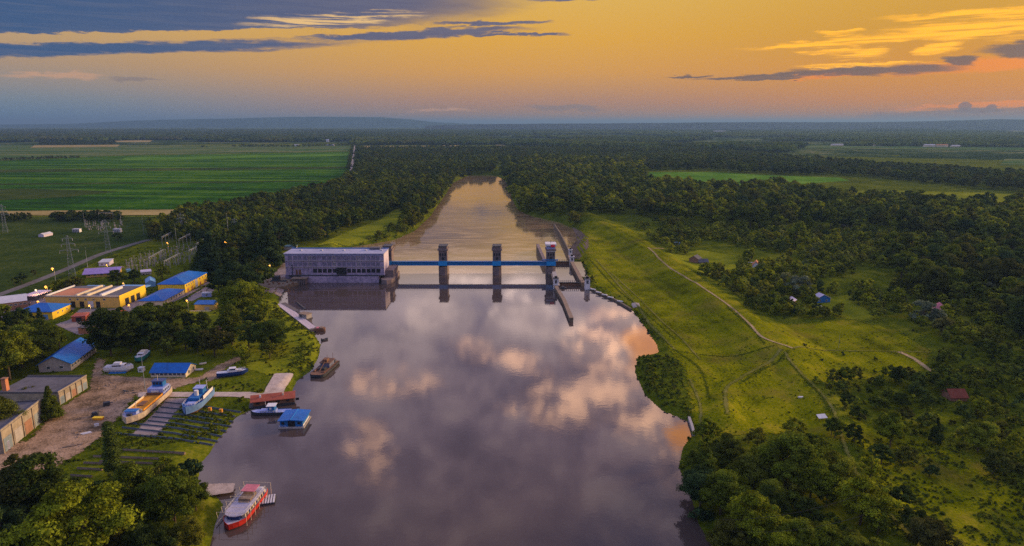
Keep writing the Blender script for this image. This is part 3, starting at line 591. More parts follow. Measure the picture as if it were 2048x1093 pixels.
TW = lambda t: 'near black-green' if t < 0.12 else 'dark green' if t < 0.32 else 'olive green' if t < 0.5 else 'mid green' if t < 0.68 else 'bright yellow-green' if t < 0.9 else 'silvery grey-green'
def px_of(x, y, z=0):
    rel = (x, y, z - CAM_H); f_ = rel[1] * cos(PITCH) - rel[2] * sin(PITCH); up = rel[1] * sin(PITCH) + rel[2] * cos(PITCH)
    return CX + FPX * rel[0] / f_, CY - FPX * up / f_, f_
def plant(kind, x, y, z, h, tone, label, group=None, wide=1.0, lod=None, parts=True):
    depth = px_of(x, y, z)[2]; size = h * FPX / max(depth, 1)
    lod = lod or ('near' if size > 62 else 'mid' if size > 22 else 'far')
    cr = random.choice(SPEC[kind][lod]); nm, word, cat = KN[kind]
    rz = random.uniform(0, 6.28); s = (h * wide, h * wide, h)
    if parts:
        t = thing(nm, label, cat, (x, y, z - 0.05), rz, group)
        c_ = bpy.data.objects.new('crown', cr); c_.parent = t; c_.scale = s; c_['tone'] = float(tone); col.objects.link(c_)
        k = bpy.data.objects.new('trunk' if kind != 'shrub' else 'stem', TRK[kind]); k.parent = t; k.scale = s; col.objects.link(k); return t
    c_ = bpy.data.objects.new(nm, cr); c_.location = (x, y, z - 0.05); c_.rotation_euler = (0, 0, rz); c_.scale = s; c_['tone'] = float(tone)
    tag(c_, label, cat, group); col.objects.link(c_); return c_

# hand-placed trees: (kind, u, v_base, height px, width factor, tone, label)
HAND = [
 ('round', 168, 1150, 205, 1.12, 0.39, 'large pale green tree with a broad billowing crown in the bottom left corner'),
 ('round', 268, 1045, 128, 1.05, 0.42, 'rounded green tree below the poplar by the near left shore'),
 ('round', 352, 1062, 145, 0.85, 0.22, 'dark green tree leaning over the near shore left of the red boat'),
 ('round', 378, 1108, 78, 1.0, 0.60, 'small bright yellow-green tree at the bottom edge left of the red boat'),
 ('tall', 78, 1060, 165, 1.1, 0.06, 'near black-green tree left of the large pale tree'),
 ('tall', 30, 1075, 150, 1.2, 0.10, 'dark tree at the left edge below the dirt yard'),
 ('round', 2, 872, 84, 1.1, 0.16, 'dark green tree at the left edge hiding part of the taller garage block'),
 ('round', 30, 1000, 70, 1.2, 0.12, 'dark tree at the left edge where the dirt yard ends'),
 ('round', 5, 1130, 130, 1.2, 0.08, 'dark tree in the extreme bottom left corner'),
 ('round', 228, 1125, 90, 1.0, 0.14, 'dark tree behind and right of the large pale tree'),
 ('round', 310, 1130, 95, 1.0, 0.12, 'dark tree at the bottom edge between the pale tree and the small bright tree'),
 ('shrub', 130, 985, 48, 1.0, 0.12, 'low dark shrub at the foot of the dirt yard'),
 ('poplar', 229, 950, 120, 1.55, 0.24, 'single slender poplar column standing beside the slipway'),
 ('conifer', 104, 838, 72, 1.25, 0.12, 'dark pointed conifer between the two grey sheds'),
 ('shrub', 55, 800, 32, 1.0, 0.08, 'dark shrub growing against the flat roofed shed'),
 ('round', 20, 760, 110, 1.1, 0.30, 'olive rounded tree at the left edge above the flat roofed sheds'),
 ('round', 45, 735, 90, 1.2, 0.34, 'olive tree with a full crown left of the long blue shed'),
 ('tall', 85, 715, 80, 1.1, 0.14, 'dark tree standing left of the long blue shed'),
 ('conifer', 84, 668, 56, 1.1, 0.08, 'dark pointed conifer in front of the hip roofed yellow building'),
 ('conifer', 68, 670, 48, 1.1, 0.10, 'smaller conifer just left of the one in front of the hip roofed yellow building'),
 ('round', 80, 690, 52, 1.1, 0.52, 'light green round tree below the two pointed conifers'),
 ('round', 120, 700, 50, 1.1, 0.22, 'dark green tree left of the blue shed roof'),
 ('tall', 222, 712, 100, 1.25, 0.06, 'tall near black tree right of the long blue shed'),
 ('tall', 262, 705, 85, 1.3, 0.10, 'dark tree behind the white cabin cruiser'),
 ('round', 302, 668, 68, 1.15, 0.32, 'olive green tree in front of the workshop yard'),
 ('round', 300, 700, 62, 1.2, 0.12, 'dark tree behind the green hulled boat'),
 ('round', 345, 655, 55, 1.2, 0.36, 'mid green tree left of the small yellow hut'),
 ('round', 335, 712, 40, 1.0, 0.44, 'light green bush-like tree behind the blue roofed gabled house'),
 ('tall', 395, 705, 55, 1.2, 0.12, 'dark tree behind the blue gabled house to its right'),
 ('round', 430, 712, 62, 1.3, 0.10, 'dark broad tree near the pink roof'),
 ('round', 372, 700, 52, 1.2, 0.08, 'dark tree directly below the pink pointed roof'),
 ('tall', 465, 690, 80, 1.0, 0.16, 'dark tree right of the pale pink roof'),
 ('round', 498, 700, 60, 1.1, 0.55, 'bright green tree in the middle of the left peninsula'),
 ('round', 545, 700, 66, 1.5, 0.14, 'broad dark green tree near the peninsula shore'),
 ('round', 540, 718, 40, 1.2, 0.42, 'mid green tree below the broad dark tree on the peninsula'),
 ('tall', 492, 728, 40, 0.9, 0.62, 'slim yellow-green tree beside the boat with the blue hull'),
 ('round', 520, 648, 48, 1.2, 0.50, 'light green tree above the peninsula grass'),
 ('round', 483, 640, 88, 1.1, 0.34, 'green tree with a tall crown between the yellow hut and the dam'),
 ('round', 470, 600, 80, 1.2, 0.16, 'dark green tree right of the big yellow building'),
 ('round', 515, 580, 62, 1.3, 0.20, 'dark green tree left of the dam forecourt'),
 ('round', 438, 590, 52, 1.2, 0.10, 'dark tree just right of the big yellow building'),
 ('conifer', 425, 550, 88, 1.5, 0.02, 'black-green conifer in front of the white roofed house'),
 ('conifer', 408, 545, 70, 1.4, 0.04, 'smaller black-green conifer left of the white roofed house'),
 ('round', 465, 545, 52, 1.0, 0.26, 'olive tree below the white roofed house'),
 ('conifer', 540, 535, 100, 1.35, 0.02, 'tall dark conifer left of the power station'),
 ('conifer', 515, 530, 85, 1.3, 0.06, 'dark conifer second from the left end of the power station'),
 ('round', 325, 560, 36, 1.2, 0.42, 'yellowish round tree beside the pale blue shed'),
 ('round', 236, 572, 36, 1.4, 0.16, 'dark tree behind the yellow workshop'),
 ('round', 268, 568, 30, 1.2, 0.12, 'small dark tree right of the one behind the workshop'),
 ('round', 150, 590, 40, 1.2, 0.14, 'dark tree left of and behind the yellow workshop'),
 ('round', 118, 592, 34, 1.2, 0.20, 'smaller dark tree at the far left corner of the yellow workshop'),
 ('round', 44, 568, 24, 1.3, 0.10, 'round dark bush tree above the country road'),
 ('round', 30, 572, 18, 1.3, 0.14, 'small dark bush tree at the left beside the country road'),
 ('round', 68, 553, 14, 1.2, 0.12, 'tiny dark tree in the meadow above the country road'),
 ('round', 235, 482, 16, 2.0, 0.08, 'low dark tree at the edge of the upper switchyard'),
 # right bank
 ('willow', 1598, 592, 46, 1.1, 0.97, 'silvery willow behind the pale roofed hut'),
 ('willow', 1570, 580, 38, 1.1, 0.93, 'second silvery willow left of the taller silver one'),
 ('willow', 1845, 645, 48, 1.2, 0.99, 'silver-grey tree beside the half hidden brick roof on the right'),
 ('willow', 1875, 650, 34, 1.0, 1.0, 'pale grey tree right of the silver-grey one'),
 ('tall', 1590, 500, 56, 1.2, 0.34, 'tall olive green tree standing clear of the dark wood on the right'),
 ('round', 1780, 895, 82, 0.9, 0.44, 'grey-green tall tree above the lower right clearing'),
 ('conifer', 1870, 885, 54, 1.2, 0.04, 'black-green pointed conifer above the lower right clearing'),
 ('round', 1708, 885, 40, 1.2, 0.14, 'dark round tree beside the white board'),
 ('round', 1740, 960, 52, 1.0, 0.54, 'bright green tree on the edge of the lower track'),
 ('round', 1762, 930, 44, 1.3, 0.30, 'olive tree by the lower clearing'),
 ('round', 1805, 930, 42, 1.4, 0.22, 'dark broad tree at the top of the lower clearing'),
 ('round', 1858, 955, 30, 1.3, 0.12, 'small dark round bush in the lower clearing'),
 ('round', 1955, 905, 70, 1.1, 0.46, 'mid green tree with a light crown right of the pointed conifer'),
 ('round', 1985, 950, 52, 1.6, 0.12, 'broad dark tree on the right side of the lower clearing'),
 ('round', 1795, 1018, 52, 1.3, 0.10, 'dark reddish bush tree beside the lower track'),
 ('round', 1830, 1072, 62, 1.3, 0.14, 'dark tree in the bottom right by the track'),
 ('round', 1860, 1110, 80, 1.3, 0.10, 'dark tree at the bottom edge right of the track'),
 ('round', 1720, 1050, 105, 1.15, 0.56, 'large bright green tree left of the lower track'),
 ('round', 1660, 985, 92, 1.2, 0.50, 'bright green rounded tree in the lower thicket'),
 ('round', 1570, 980, 120, 1.3, 0.40, 'wide green tree in the middle of the lower thicket'),
 ('round', 1620, 1000, 90, 1.2, 0.44, 'mid green tree between the wide tree and the bright rounded tree'),
 ('round', 1500, 1090, 115, 1.1, 0.48, 'green tree with a light top near the lower right shore'),
 ('round', 1560, 920, 60, 1.4, 0.30, 'olive tree on the upper edge of the lower thicket'),
 ('round', 1610, 905, 46, 1.3, 0.32, 'smaller olive tree on the upper edge of the lower thicket'),
 ('round', 1450, 935, 72, 1.2, 0.22, 'dark green tree on the bank above the lower right shore'),
 ('round', 1405, 960, 74, 1.0, 0.24, 'dark tree leaning over the water on the lower right shore'),
 ('round', 1400, 1015, 92, 1.1, 0.18, 'dark green shore tree above the brown shore bush'),
 ('round', 1440, 1030, 95, 1.2, 0.20, 'dark tree behind the shore trees in the lower thicket'),
 ('round', 1490, 985, 85, 1.1, 0.30, 'tree with clumped dark crown left of the wide green tree'),
 ('shrub', 1405, 1040, 34, 1.2, 0.10, 'dark brown bush overhanging the water at the lower right shore'),
 ('round', 1590, 1120, 90, 1.1, 0.28, 'dark green tree at the bottom edge of the thicket'),
 ('round', 1650, 1120, 80, 1.0, 0.42, 'green tree at the bottom edge left of the bright large tree'),
 ('round', 1700, 1120, 70, 1.1, 0.52, 'light green tree at the bottom edge below the large bright one'),
 ('round', 1755, 1070, 52, 1.2, 0.40, 'small green tree beside the track near the bottom edge'),
 ('round', 1760, 1000, 34, 1.2, 0.36, 'low green bush tree where the track passes the thicket'),
 ('round', 1450, 1120, 90, 1.1, 0.20, 'dark tree at the bottom edge on the right shore'),
 ('round', 1540, 1040, 70, 1.2, 0.16, 'dark tree in the hollow of the lower thicket'),
 ('round', 1618, 1050, 62, 1.3, 0.14, 'dark tree right of the hollow in the lower thicket'),
 ('tall', 560, 500, 60, 1.2, 0.08, 'tall dark tree behind the left end of the power station'),
]
taken = []
for kind, u, v, hp, wf, tone, lab in HAND:
    x, y, z = on(u, v)
    depth = px_of(x, y, z)[2]; h = hp * depth / FPX / cos(PITCH) * 0.97
    plant(kind, x, y, max(z, 0), h, tone, lab, None, wf); taken.append((x, y, h * 0.33 * wf))
taken = np.array(taken)

BUILD = []      # filled by footprints: circles where no tree may stand
def keepout(u, v, r, z=LAND):
    p = at(u, v, z); BUILD.append((p[0], p[1], r))
for k_ in [(345, 575, 20), (395, 568, 16), (320, 595, 14), (350, 595, 12), (120, 605, 15), (170, 600, 16), (225, 600, 16), (100, 628, 13), (130, 625, 12), (120, 735, 10), (150, 712, 12), (180, 690, 12), (345, 740, 14), (411, 612, 9), (415, 590, 7), (465, 492, 12), (490, 490, 10), (205, 540, 14), (215, 525, 10), (310, 562, 10), (160, 632, 8), (180, 655, 8), (365, 668, 8), (440, 668, 7), (60, 780, 22), (120, 775, 18), (20, 850, 20), (60, 830, 14), (237, 740, 9), (283, 720, 9), (465, 750, 10), (641, 466, 9), (1388, 520, 8), (1407, 522, 8), (1354, 488, 6), (1510, 532, 9), (1580, 603, 9), (1645, 602, 10), (1880, 620, 8), (1917, 800, 5), (1640, 840, 7), (585, 490, 10), (25, 610, 16), (28, 600, 14), (250, 605, 8), (1690, 450, 10), (1738, 455, 8), (1390, 505, 8), (1520, 528, 8)]: keepout(*k_)
BUILD = np.array(BUILD)

CLEAR = [WG(p) for p in [
 [(1158, 440), (1205, 432), (1262, 455), (1302, 480), (1345, 520), (1400, 560), (1470, 605), (1530, 650), (1572, 652), (1700, 645), (1790, 665), (1850, 700), (1850, 745), (1700, 755), (1620, 765), (1670, 830), (1690, 870), (1560, 868), (1400, 872), (1384, 858), (1380, 800), (1368, 735), (1330, 690), (1300, 655), (1262, 615), (1210, 590), (1170, 566), (1160, 545), (1145, 500)],
 [(1320, 508), (1400, 503), (1470, 512), (1495, 535), (1450, 548), (1400, 545), (1350, 525)],
 [(1720, 850), (1770, 875), (1850, 890), (1950, 935), (2050, 1005), (2048, 1093), (1930, 1093), (1830, 1030), (1760, 960), (1730, 900)],
 [(1605, 605), (1690, 592), (1750, 640), (1700, 642), (1630, 615)],
 [(1750, 1000), (1850, 1110), (1790, 1110), (1700, 1000), (1680, 900), (1720, 900)]]]
def scatter(poly, spacing, jit=0.45, clear=True, dens=None, s=0):
    P = np.array(poly); r = np.random.default_rng(s + 11)
    x0, y0 = P.min(0); x1, y1 = P.max(0)
    gx, gy = np.meshgrid(np.arange(x0, x1, spacing), np.arange(y0, y1, spacing * 0.87), indexing='ij')
    gx = gx + (np.arange(gx.shape[1]) % 2) * spacing * 0.5
    x = (gx + r.uniform(-jit, jit, gx.shape) * spacing).ravel(); y = (gy + r.uniform(-jit, jit, gx.shape) * spacing).ravel()
    k = inside(x, y, poly)
    if clear:
        for c_ in CLEAR: k &= ~inside(x, y, c_)
        near = k & (y < 2600)
        idx = np.nonzero(near)[0]
        for arr, ex in ((taken, 0.8), (BUILD, 1.0)):
            d = (x[idx, None] - arr[None, :, 0]) ** 2 + (y[idx, None] - arr[None, :, 1]) ** 2
            bad = (d < (arr[None, :, 2] * ex) ** 2).any(1); k[idx[bad]] = False; idx = np.nonzero(k & (y < 2600))[0]
        a = -sdf(x[idx], y[idx], river_up); b = -sdf(x[idx], y[idx], river_dn); k[idx[(a < 2.5) | (b < 1.5)]] = False
    if dens is not None: k &= (npnoise(x, y, dens[0], s) + 0.5) < dens[1]
    return x[k], y[k]
POOL = []   # candidates: x, y, h, tone, kind, where-words, group
def wood(px, spacing, hr, tr, kinds, where, dens=None, s=0, ground=True, wide=(0.9, 1.25)):
    poly = W(px)
    x, y = scatter(poly, spacing, 0.45, ground, dens, s); r = np.random.default_rng(s + 5)
    tn = npnoise(x, y, 55, s + 3) + 0.8 * npnoise(x, y, 140, s + 4)
    for a, b, n_ in zip(x, y, tn):
        kd = kinds[int(r.integers(len(kinds)))]; h = r.uniform(*hr)
        if kd == 'shrub': h *= 0.42
        POOL.append((a, b, h, float(np.clip(r.uniform(*tr) + n_ * 0.22, 0, 0.88)), kd, where, r.uniform(*wide)))
RD = ['round', 'round', 'tall']
wood([(288, 484), (300, 470), (360, 440), (450, 421), (560, 402), (660, 380), (706, 352), (720, 330), (1000, 318), (985, 345), (945, 350), (928, 360), (912, 380), (896, 402), (880, 430), (850, 450), (830, 462), (808, 468), (803, 414), (760, 438), (700, 460), (630, 490), (600, 500), (560, 505), (520, 520), (430, 500), (400, 486)], 12.5, (14, 21), (0.08, 0.40), RD + ['conifer'], 'in the dense riverside wood on the left bank', None, 1)
wood([(640, 500), (700, 494), (745, 486), (795, 476), (830, 458), (862, 430), (800, 440), (760, 466), (690, 488)], 8, (7, 11), (0.42, 0.62), ['round', 'shrub', 'shrub'], 'on the grassy left bank beyond the power station', None, 2)
wood([(1010, 330), (1100, 322), (1290, 330), (1285, 372), (1420, 384), (1560, 380), (1640, 398), (1800, 412), (1950, 420), (2400, 440), (2400, 520), (2048, 500), (1900, 490), (1780, 470), (1640, 462), (1500, 458), (1380, 446), (1270, 432), (1200, 428), (1155, 446), (1120, 442), (1060, 432), (1025, 424), (1008, 396), (998, 368)], 16.5, (11, 28), (0.10, 0.62), RD + ['round'], 'in the dark wood beyond the levee on the right bank', (60, 0.82), 3)
wood([(1262, 452), (1300, 445), (1500, 458), (1780, 470), (2048, 500), (2500, 530), (2500, 760), (2060, 690), (1900, 690), (1800, 640), (1700, 640), (1560, 640), (1450, 596), (1400, 560), (1345, 520), (1302, 486)], 7.6, (5, 12), (0.28, 0.88), ['round', 'round', 'shrub', 'shrub', 'tall'], 'in the scrub behind the levee on the right', (34, 0.70), 4)
wood([(1750, 480), (1900, 470), (2500, 500), (2500, 800), (2050, 720), (1950, 640), (1850, 600), (1780, 560)], 21, (15, 26), (0.06, 0.36), RD, 'among the tall dark trees on the far right', (60, 0.75), 5)
wood([(1470, 640), (1700, 640), (1740, 600), (1600, 590), (1500, 600)], 9, (5, 9), (0.06, 0.3), ['round', 'shrub'], 'round the huts on the right bank', None, 6)
wood([(1620, 770), (1850, 750), (1900, 700), (2060, 690), (2500, 760), (2500, 1100), (2300, 1300), (2060, 1100), (2060, 985), (1900, 890), (1700, 840)], 6.4, (4.5, 9.5), (0.12, 0.52), ['round', 'shrub', 'shrub'], 'in the scrub beside the lower right clearing', (22, 0.86), 7)
wood([(1385, 890), (1400, 876), (1560, 872), (1640, 862), (1690, 890), (1720, 960), (1800, 1060), (1900, 1200), (1420, 1250), (1400, 1000), (1370, 940)], 8.6, (5, 10.5), (0.10, 0.60), ['round', 'round', 'shrub'], 'in the thicket by the lower right shore', None, 8)
wood([(1272, 716), (1310, 710), (1360, 715), (1378, 820), (1330, 822), (1295, 790), (1272, 745)], 2.8, (2.6, 4.6), (0.16, 0.34), ['shrub'], 'in the brown reed bed against the levee', None, 9)
wood([(1800, 870), (1960, 930), (2048, 1093), (1900, 1093)], 22, (4, 7), (0.1, 0.4), ['shrub'], 'dotted about the lower right clearing', (30, 0.6), 10)
wood([(-300, 660), (0, 640), (60, 660), (110, 680), (120, 700), (60, 735), (20, 760), (-300, 900)], 9, (9, 14), (0.08, 0.36), RD, 'at the left edge below the yellow buildings', None, 11)
wood([(200, 665), (250, 640), (290, 650), (350, 650), (440, 660), (470, 690), (440, 712), (300, 715), (260, 712), (205, 705)], 8.5, (7, 12), (0.05, 0.26), RD, 'in the dark belt behind the boatyard', None, 12)
wood([(440, 600), (520, 590), (548, 600), (545, 640), (480, 680), (445, 640)], 9, (6, 11), (0.14, 0.5), ['round', 'shrub', 'round'], 'between the yellow hut and the dam', None, 13)
wood([(590, 690), (636, 694), (630, 720), (600, 735)], 4.5, (3.5, 6), (0.34, 0.56), ['shrub'], 'along the peninsula shore near the dredger', None, 14)
wood([(556, 606), (640, 688), (600, 690), (560, 650)], 6, (3, 5), (0.40, 0.6), ['shrub'], 'on the bank above the moored row of pontoons', (12, 0.6), 15)
wood([(420, 905), (398, 930), (398, 975), (420, 985), (440, 1010), (420, 1100), (300, 1200), (-100, 1300), (-100, 1000), (20, 950), (120, 950), (150, 975), (300, 960), (390, 900)], 8, (6, 11), (0.06, 0.30), ['round', 'shrub', 'round'], 'in the trees of the near left shore', None, 16)
wood([(0, 446), (0, 436), (60, 436), (62, 446)], 8, (7, 9), (0.04, 0.12), ['round'], 'in the short dark row at the left beyond the meadow', None, 17)
wood([(-300, 446), (-300, 438), (-10, 436), (0, 446)], 8, (7, 9), (0.04, 0.12), ['round'], 'in the short dark row at the left beyond the meadow', None, 17)
wood([(100, 446), (105, 436), (240, 434), (250, 444)], 9, (9, 12), (0.02, 0.12), ['round'], 'in the dark grove behind the upper switchyard', None, 18)
wood([(1000, 480), (1005, 478), (1100, 442), (1112, 446)], 12, (3, 5), (0.1, 0.3), ['shrub'], 'x', (10, 0.0), 19)
wood([(395, 500), (440, 500), (530, 520), (560, 510), (560, 530), (500, 560), (430, 560), (400, 540)], 10, (10, 16), (0.02, 0.16), ['round', 'conifer', 'tall'], 'round the white roofed house', None, 20)
wood([(390, 775), (500, 765), (515, 775), (500, 782), (395, 782)], 3, (2.2, 3.6), (0.14, 0.3), ['shrub'], 'in the low hedge above the slipway walk', None, 21)
wood([(400, 797), (495, 797), (490, 806), (430, 806)], 3.5, (2, 3), (0.14, 0.3), ['shrub'], 'below the slipway walk', (10, 0.6), 22)
wood([(690, 356), (698, 356), (708, 285), (706, 285)], 14, (10, 13), (0.06, 0.16), ['round'], 'in the roadside row by the straight road', None, 23)
wood([(705, 356), (712, 356), (716, 285), (713, 285)], 14, (12, 16), (0.06, 0.16), ['round'], 'in the roadside row by the straight road', None, 24)
wood([(1550, 655), (1860, 655), (1860, 760), (1640, 760)], 26, (3.5, 6), (0.1, 0.25), ['shrub'], 'standing alone in the meadow by the levee path', (30, 0.55), 25, False)
# far woods as single trees down to about 3 km
wood([(720, 330), (712, 300), (1000, 298), (1280, 302), (1380, 300), (1560, 316), (1700, 330), (2400, 380), (2400, 400), (1960, 380), (1700, 352), (1560, 350), (1420, 342), (1290, 342), (1010, 328)], 24, (15, 22), (0.06, 0.26), RD, 'F', None, 26, False, (1.2, 1.7))
wood([(-400, 336), (-400, 332), (160, 316), (160, 318)], 16, (8, 12), (0.04, 0.12), ['round'], 'F', None, 27, False)
wood([(400, 297), (400, 294), (700, 291), (700, 294)], 30, (10, 15), (0.04, 0.12), ['round'], 'F', (150, 0.6), 28, False, (1.2, 1.8))
wood([(80, 292), (80, 286), (230, 284), (230, 291)], 30, (10, 18), (0.04, 0.12), ['round'], 'F', None, 29, False, (1.2, 1.8))
LMK = [(240, 738, 'the white cabin cruiser'), (283, 718, 'the green old boat'), (337, 738, 'the blue boat shed'), (465, 752, 'the navy hulled cruiser'), (648, 735, 'the rusty dredger'), (545, 803, 'the red roofed houseboat'), (583, 835, 'the blue floating boathouse'), (482, 1020, 'the red passenger boat'), (395, 805, 'the blue tug'), (290, 815, 'the cargo ship'), (228, 900, 'the poplar column'), (50, 870, 'the tall garage block'), (140, 790, 'the long garage block'), (145, 700, 'the long blue shed'), (110, 620, 'the blue hipped yellow house'), (190, 600, 'the yellow workshop'), (370, 560, 'the largest yellow hall'), (411, 612, 'the yellow hut'), (365, 667, 'the pink roofed house'), (440, 668, 'the pale pink gable'), (465, 492, 'the white roofed house'), (641, 463, 'the lookout house'), (600, 530, 'the power station left end'), (750, 500, 'the power station right end'), (330, 510, 'the switchyard'), (205, 460, 'the upper switchyard'), (700, 440, 'the grassy bank beyond the dam'), (1120, 470, 'the mud bank by the lock'), (1215, 445, 'the far tip of the levee'), (1298, 497, 'the top of the levee path'), (1400, 520, 'the brown barn'), (1512, 532, 'the white gabled house'), (1580, 600, 'the lilac roofed hut'), (1645, 598, 'the bright blue hut'), (1590, 575, 'the silver willows'), (1848, 620, 'the silver-grey tree'), (1880, 625, 'the faded pink roof'), (1570, 692, 'the levee track fork'), (1820, 715, 'the bare dirt patch'), (1917, 788, 'the brick red roof'), (1640, 840, 'the white board'), (1325, 770, 'the reed bed'), (1384, 855, 'the outfall wall'), (1405, 1030, 'the brown shore bush'), (1720, 1000, 'the large bright green tree'), (1870, 860, 'the black-green conifer'), (1860, 945, 'the lone bush in the lower clearing'), (1690, 455, 'the oxbow pools'), (2000, 400, 'the far olive meadow'), (1420, 358, 'the far bright meadow'), (1270, 612, 'the landing slab'), (1600, 930, 'the lower thicket top'), (1560, 1060, 'the hollow in the lower thicket'), (1978, 560, 'the right picture edge'), (1760, 540, 'the scrub middle'), (165, 1030, 'the large pale tree'), (540, 680, 'the broad peninsula tree'), (170, 440, 'the dark grove'), (35, 440, 'the short dark row'), (1990, 1040, 'the lower right corner'), (1960, 690, 'the dark right slope'), (1010, 350, 'the river bend')]
def nearest(u, v):
    b = min(LMK, key=lambda q: (q[0] - u) ** 2 + (q[1] - v) ** 2 * 2.2); dx, dy = u - b[0], (v - b[1]) * 1.5; r_ = sqrt(dx * dx + dy * dy)
    if r_ < 9: return 'right beside ' + b[2]
    a_ = math.degrees(atan2(-dy, dx)) % 360; w_ = ['right of', 'beyond and right of', 'beyond', 'beyond and left of', 'left of', 'below and left of', 'below', 'below and right of'][int(((a_ + 22.5) % 360) // 45)]
    return ('just ' if r_ < 28 else '' if r_ < 70 else 'well ') + w_ + ' ' + b[2]
pool = []
for (x, y, h, tone, kd, where, wd) in POOL:
    z = h1(x, y); u, v, depth = px_of(x, y, z + h * 0.5)
    pool.append((h * FPX / depth if depth > 5 else 0, -60 < u < 2108 and v < 1093 + h * FPX / max(depth, 5) * 0.6, x, y, z, h, tone, kd, where, wd))
pool.sort(key=lambda q: -q[0])
LIM = {'broadleaf_tree': 290 - sum(1 for k in HAND if KN[k[0]][0] == 'broadleaf_tree'), 'shrub': 250, 'conifer_tree': 60}
rest = []; cnt = {}
for q in pool:
    size, vis, x, y, z, h, tone, kd, where, wd = q
    nm, word, cat = KN[kd]
    if where != 'F' and vis and cnt.get(nm, 0) < LIM.get(nm, 0) and size > 9:
        cnt[nm] = cnt.get(nm, 0) + 1
        px_, py_, _ = px_of(x, y, z); where2 = nearest(px_, py_)
        hw = 'low' if h < 3 else 'small' if h < 6.5 else 'medium' if h < 12 else 'tall'
        w2 = word.replace('tall ', '')
        plant(kd, x, y, max(z, 0), h, tone, f'{hw} {TW(tone)} {w2} {where2}', f'{w2}s {where}', wd, parts=size > 26)
    else: rest.append(q)
byl = {}
for o in col.objects:
    if o.get('group') and o.parent is None and o.name.split('.')[0] in ('broadleaf_tree', 'shrub', 'conifer_tree'): byl.setdefault(o['label'], []).append(o)
for lb, os_ in byl.items():
    n = len(os_)
    if n < 2: continue
    os_.sort(key=lambda o: px_of(*o.location)[0]); wd_ = ['', '', 'two', 'three', 'four', 'five', 'six', 'seven', 'eight', 'nine', 'ten', 'eleven', 'twelve']
    od = ['', '', 'second', 'third', 'fourth', 'fifth', 'sixth', 'seventh', 'eighth', 'ninth', 'tenth', 'eleventh', 'twelfth']
    for k_, o in enumerate(os_):
        o['group'] = os_[0]['group']
        pre = 'leftmost ' if k_ == 0 else 'rightmost ' if k_ == n - 1 else (od[k_ + 1] + ' from left, ') if k_ + 1 < len(od) else ''
        if len((pre + lb).split()) <= 16: o['label'] = pre + lb
# the rest: one object of instanced trees
protos = bpy.data.collections.new('woodland_kinds'); order = []
for kd in ('round', 'tall', 'conifer', 'shrub'):
    for lod in ('mid', 'far'):
        for me in SPEC[kd][lod]:
            o = bpy.data.objects.new('z%02d' % len(order), me); protos.objects.link(o); order.append((kd, lod))
def gn_scatter(name, pts, scl, rot, idx, tone, collection):
    me = bpy.data.meshes.new(name); me.from_pydata([tuple(p) for p in pts], [], [])
    for k, ty, arr in (('sc', 'FLOAT_VECTOR', scl), ('rt', 'FLOAT_VECTOR', rot)):
        me.attributes.new(k, ty, 'POINT').data.foreach_set('vector', np.asarray(arr, np.float32).ravel())
    me.attributes.new('ix', 'INT', 'POINT').data.foreach_set('value', np.asarray(idx, np.int32))
    me.attributes.new('tone', 'FLOAT', 'POINT').data.foreach_set('value', np.asarray(tone, np.float32))
    o = bpy.data.objects.new(name, me); col.objects.link(o)
    ng = bpy.data.node_groups.new(name, 'GeometryNodeTree'); ng.is_modifier = True
    ng.interface.new_socket('Geometry', in_out='INPUT', socket_type='NodeSocketGeometry'); ng.interface.new_socket('Geometry', in_out='OUTPUT', socket_type='NodeSocketGeometry')
    N = ng.nodes; gi, go = N.new('NodeGroupInput'), N.new('NodeGroupOutput'); ip = N.new('GeometryNodeInstanceOnPoints'); ci = N.new('GeometryNodeCollectionInfo')
    ci.inputs[0].default_value = collection; ci.inputs['Separate Children'].default_value = True; ci.inputs['Reset Children'].default_value = True
    ip.inputs['Pick Instance'].default_value = True
    def attr(nm, ty):
        n = N.new('GeometryNodeInputNamedAttribute'); n.data_type = ty; n.inputs[0].default_value = nm; return n.outputs[0]
    ng.links.new(gi.outputs[0], ip.inputs['Points']); ng.links.new(ci.outputs[0], ip.inputs['Instance'])
    ng.links.new(attr('ix', 'INT'), ip.inputs['Instance Index']); ng.links.new(attr('sc', 'FLOAT_VECTOR'), ip.inputs['Scale']); ng.links.new(attr('rt', 'FLOAT_VECTOR'), ip.inputs['Rotation'])
    ng.links.new(ip.outputs[0], go.inputs[0])
    md = o.modifiers.new('scatter', 'NODES'); md.node_group = ng; return o
def pick(kd, lod): return random.choice([k for k, (a, b) in enumerate(order) if a == kd and b == lod])
P_, S_, R_, I_, T_ = [], [], [], [], []
for size, vis, x, y, z, h, tone, kd, where, wd in rest:
    P_.append((x, y, max(z, -3) - 0.3)); S_.append((h * wd, h * wd, h)); R_.append((0, 0, random.uniform(0, 6.28))); I_.append(pick(kd, 'mid' if size > 14 else 'far')); T_.append(tone)
print('pool', len(pool), 'rest', len(rest), cnt)
tag(gn_scatter('woodland', P_, S_, R_, I_, T_, protos), 'mass of distant trees and scrub covering both banks and the plain behind', 'woodland', kind='stuff')
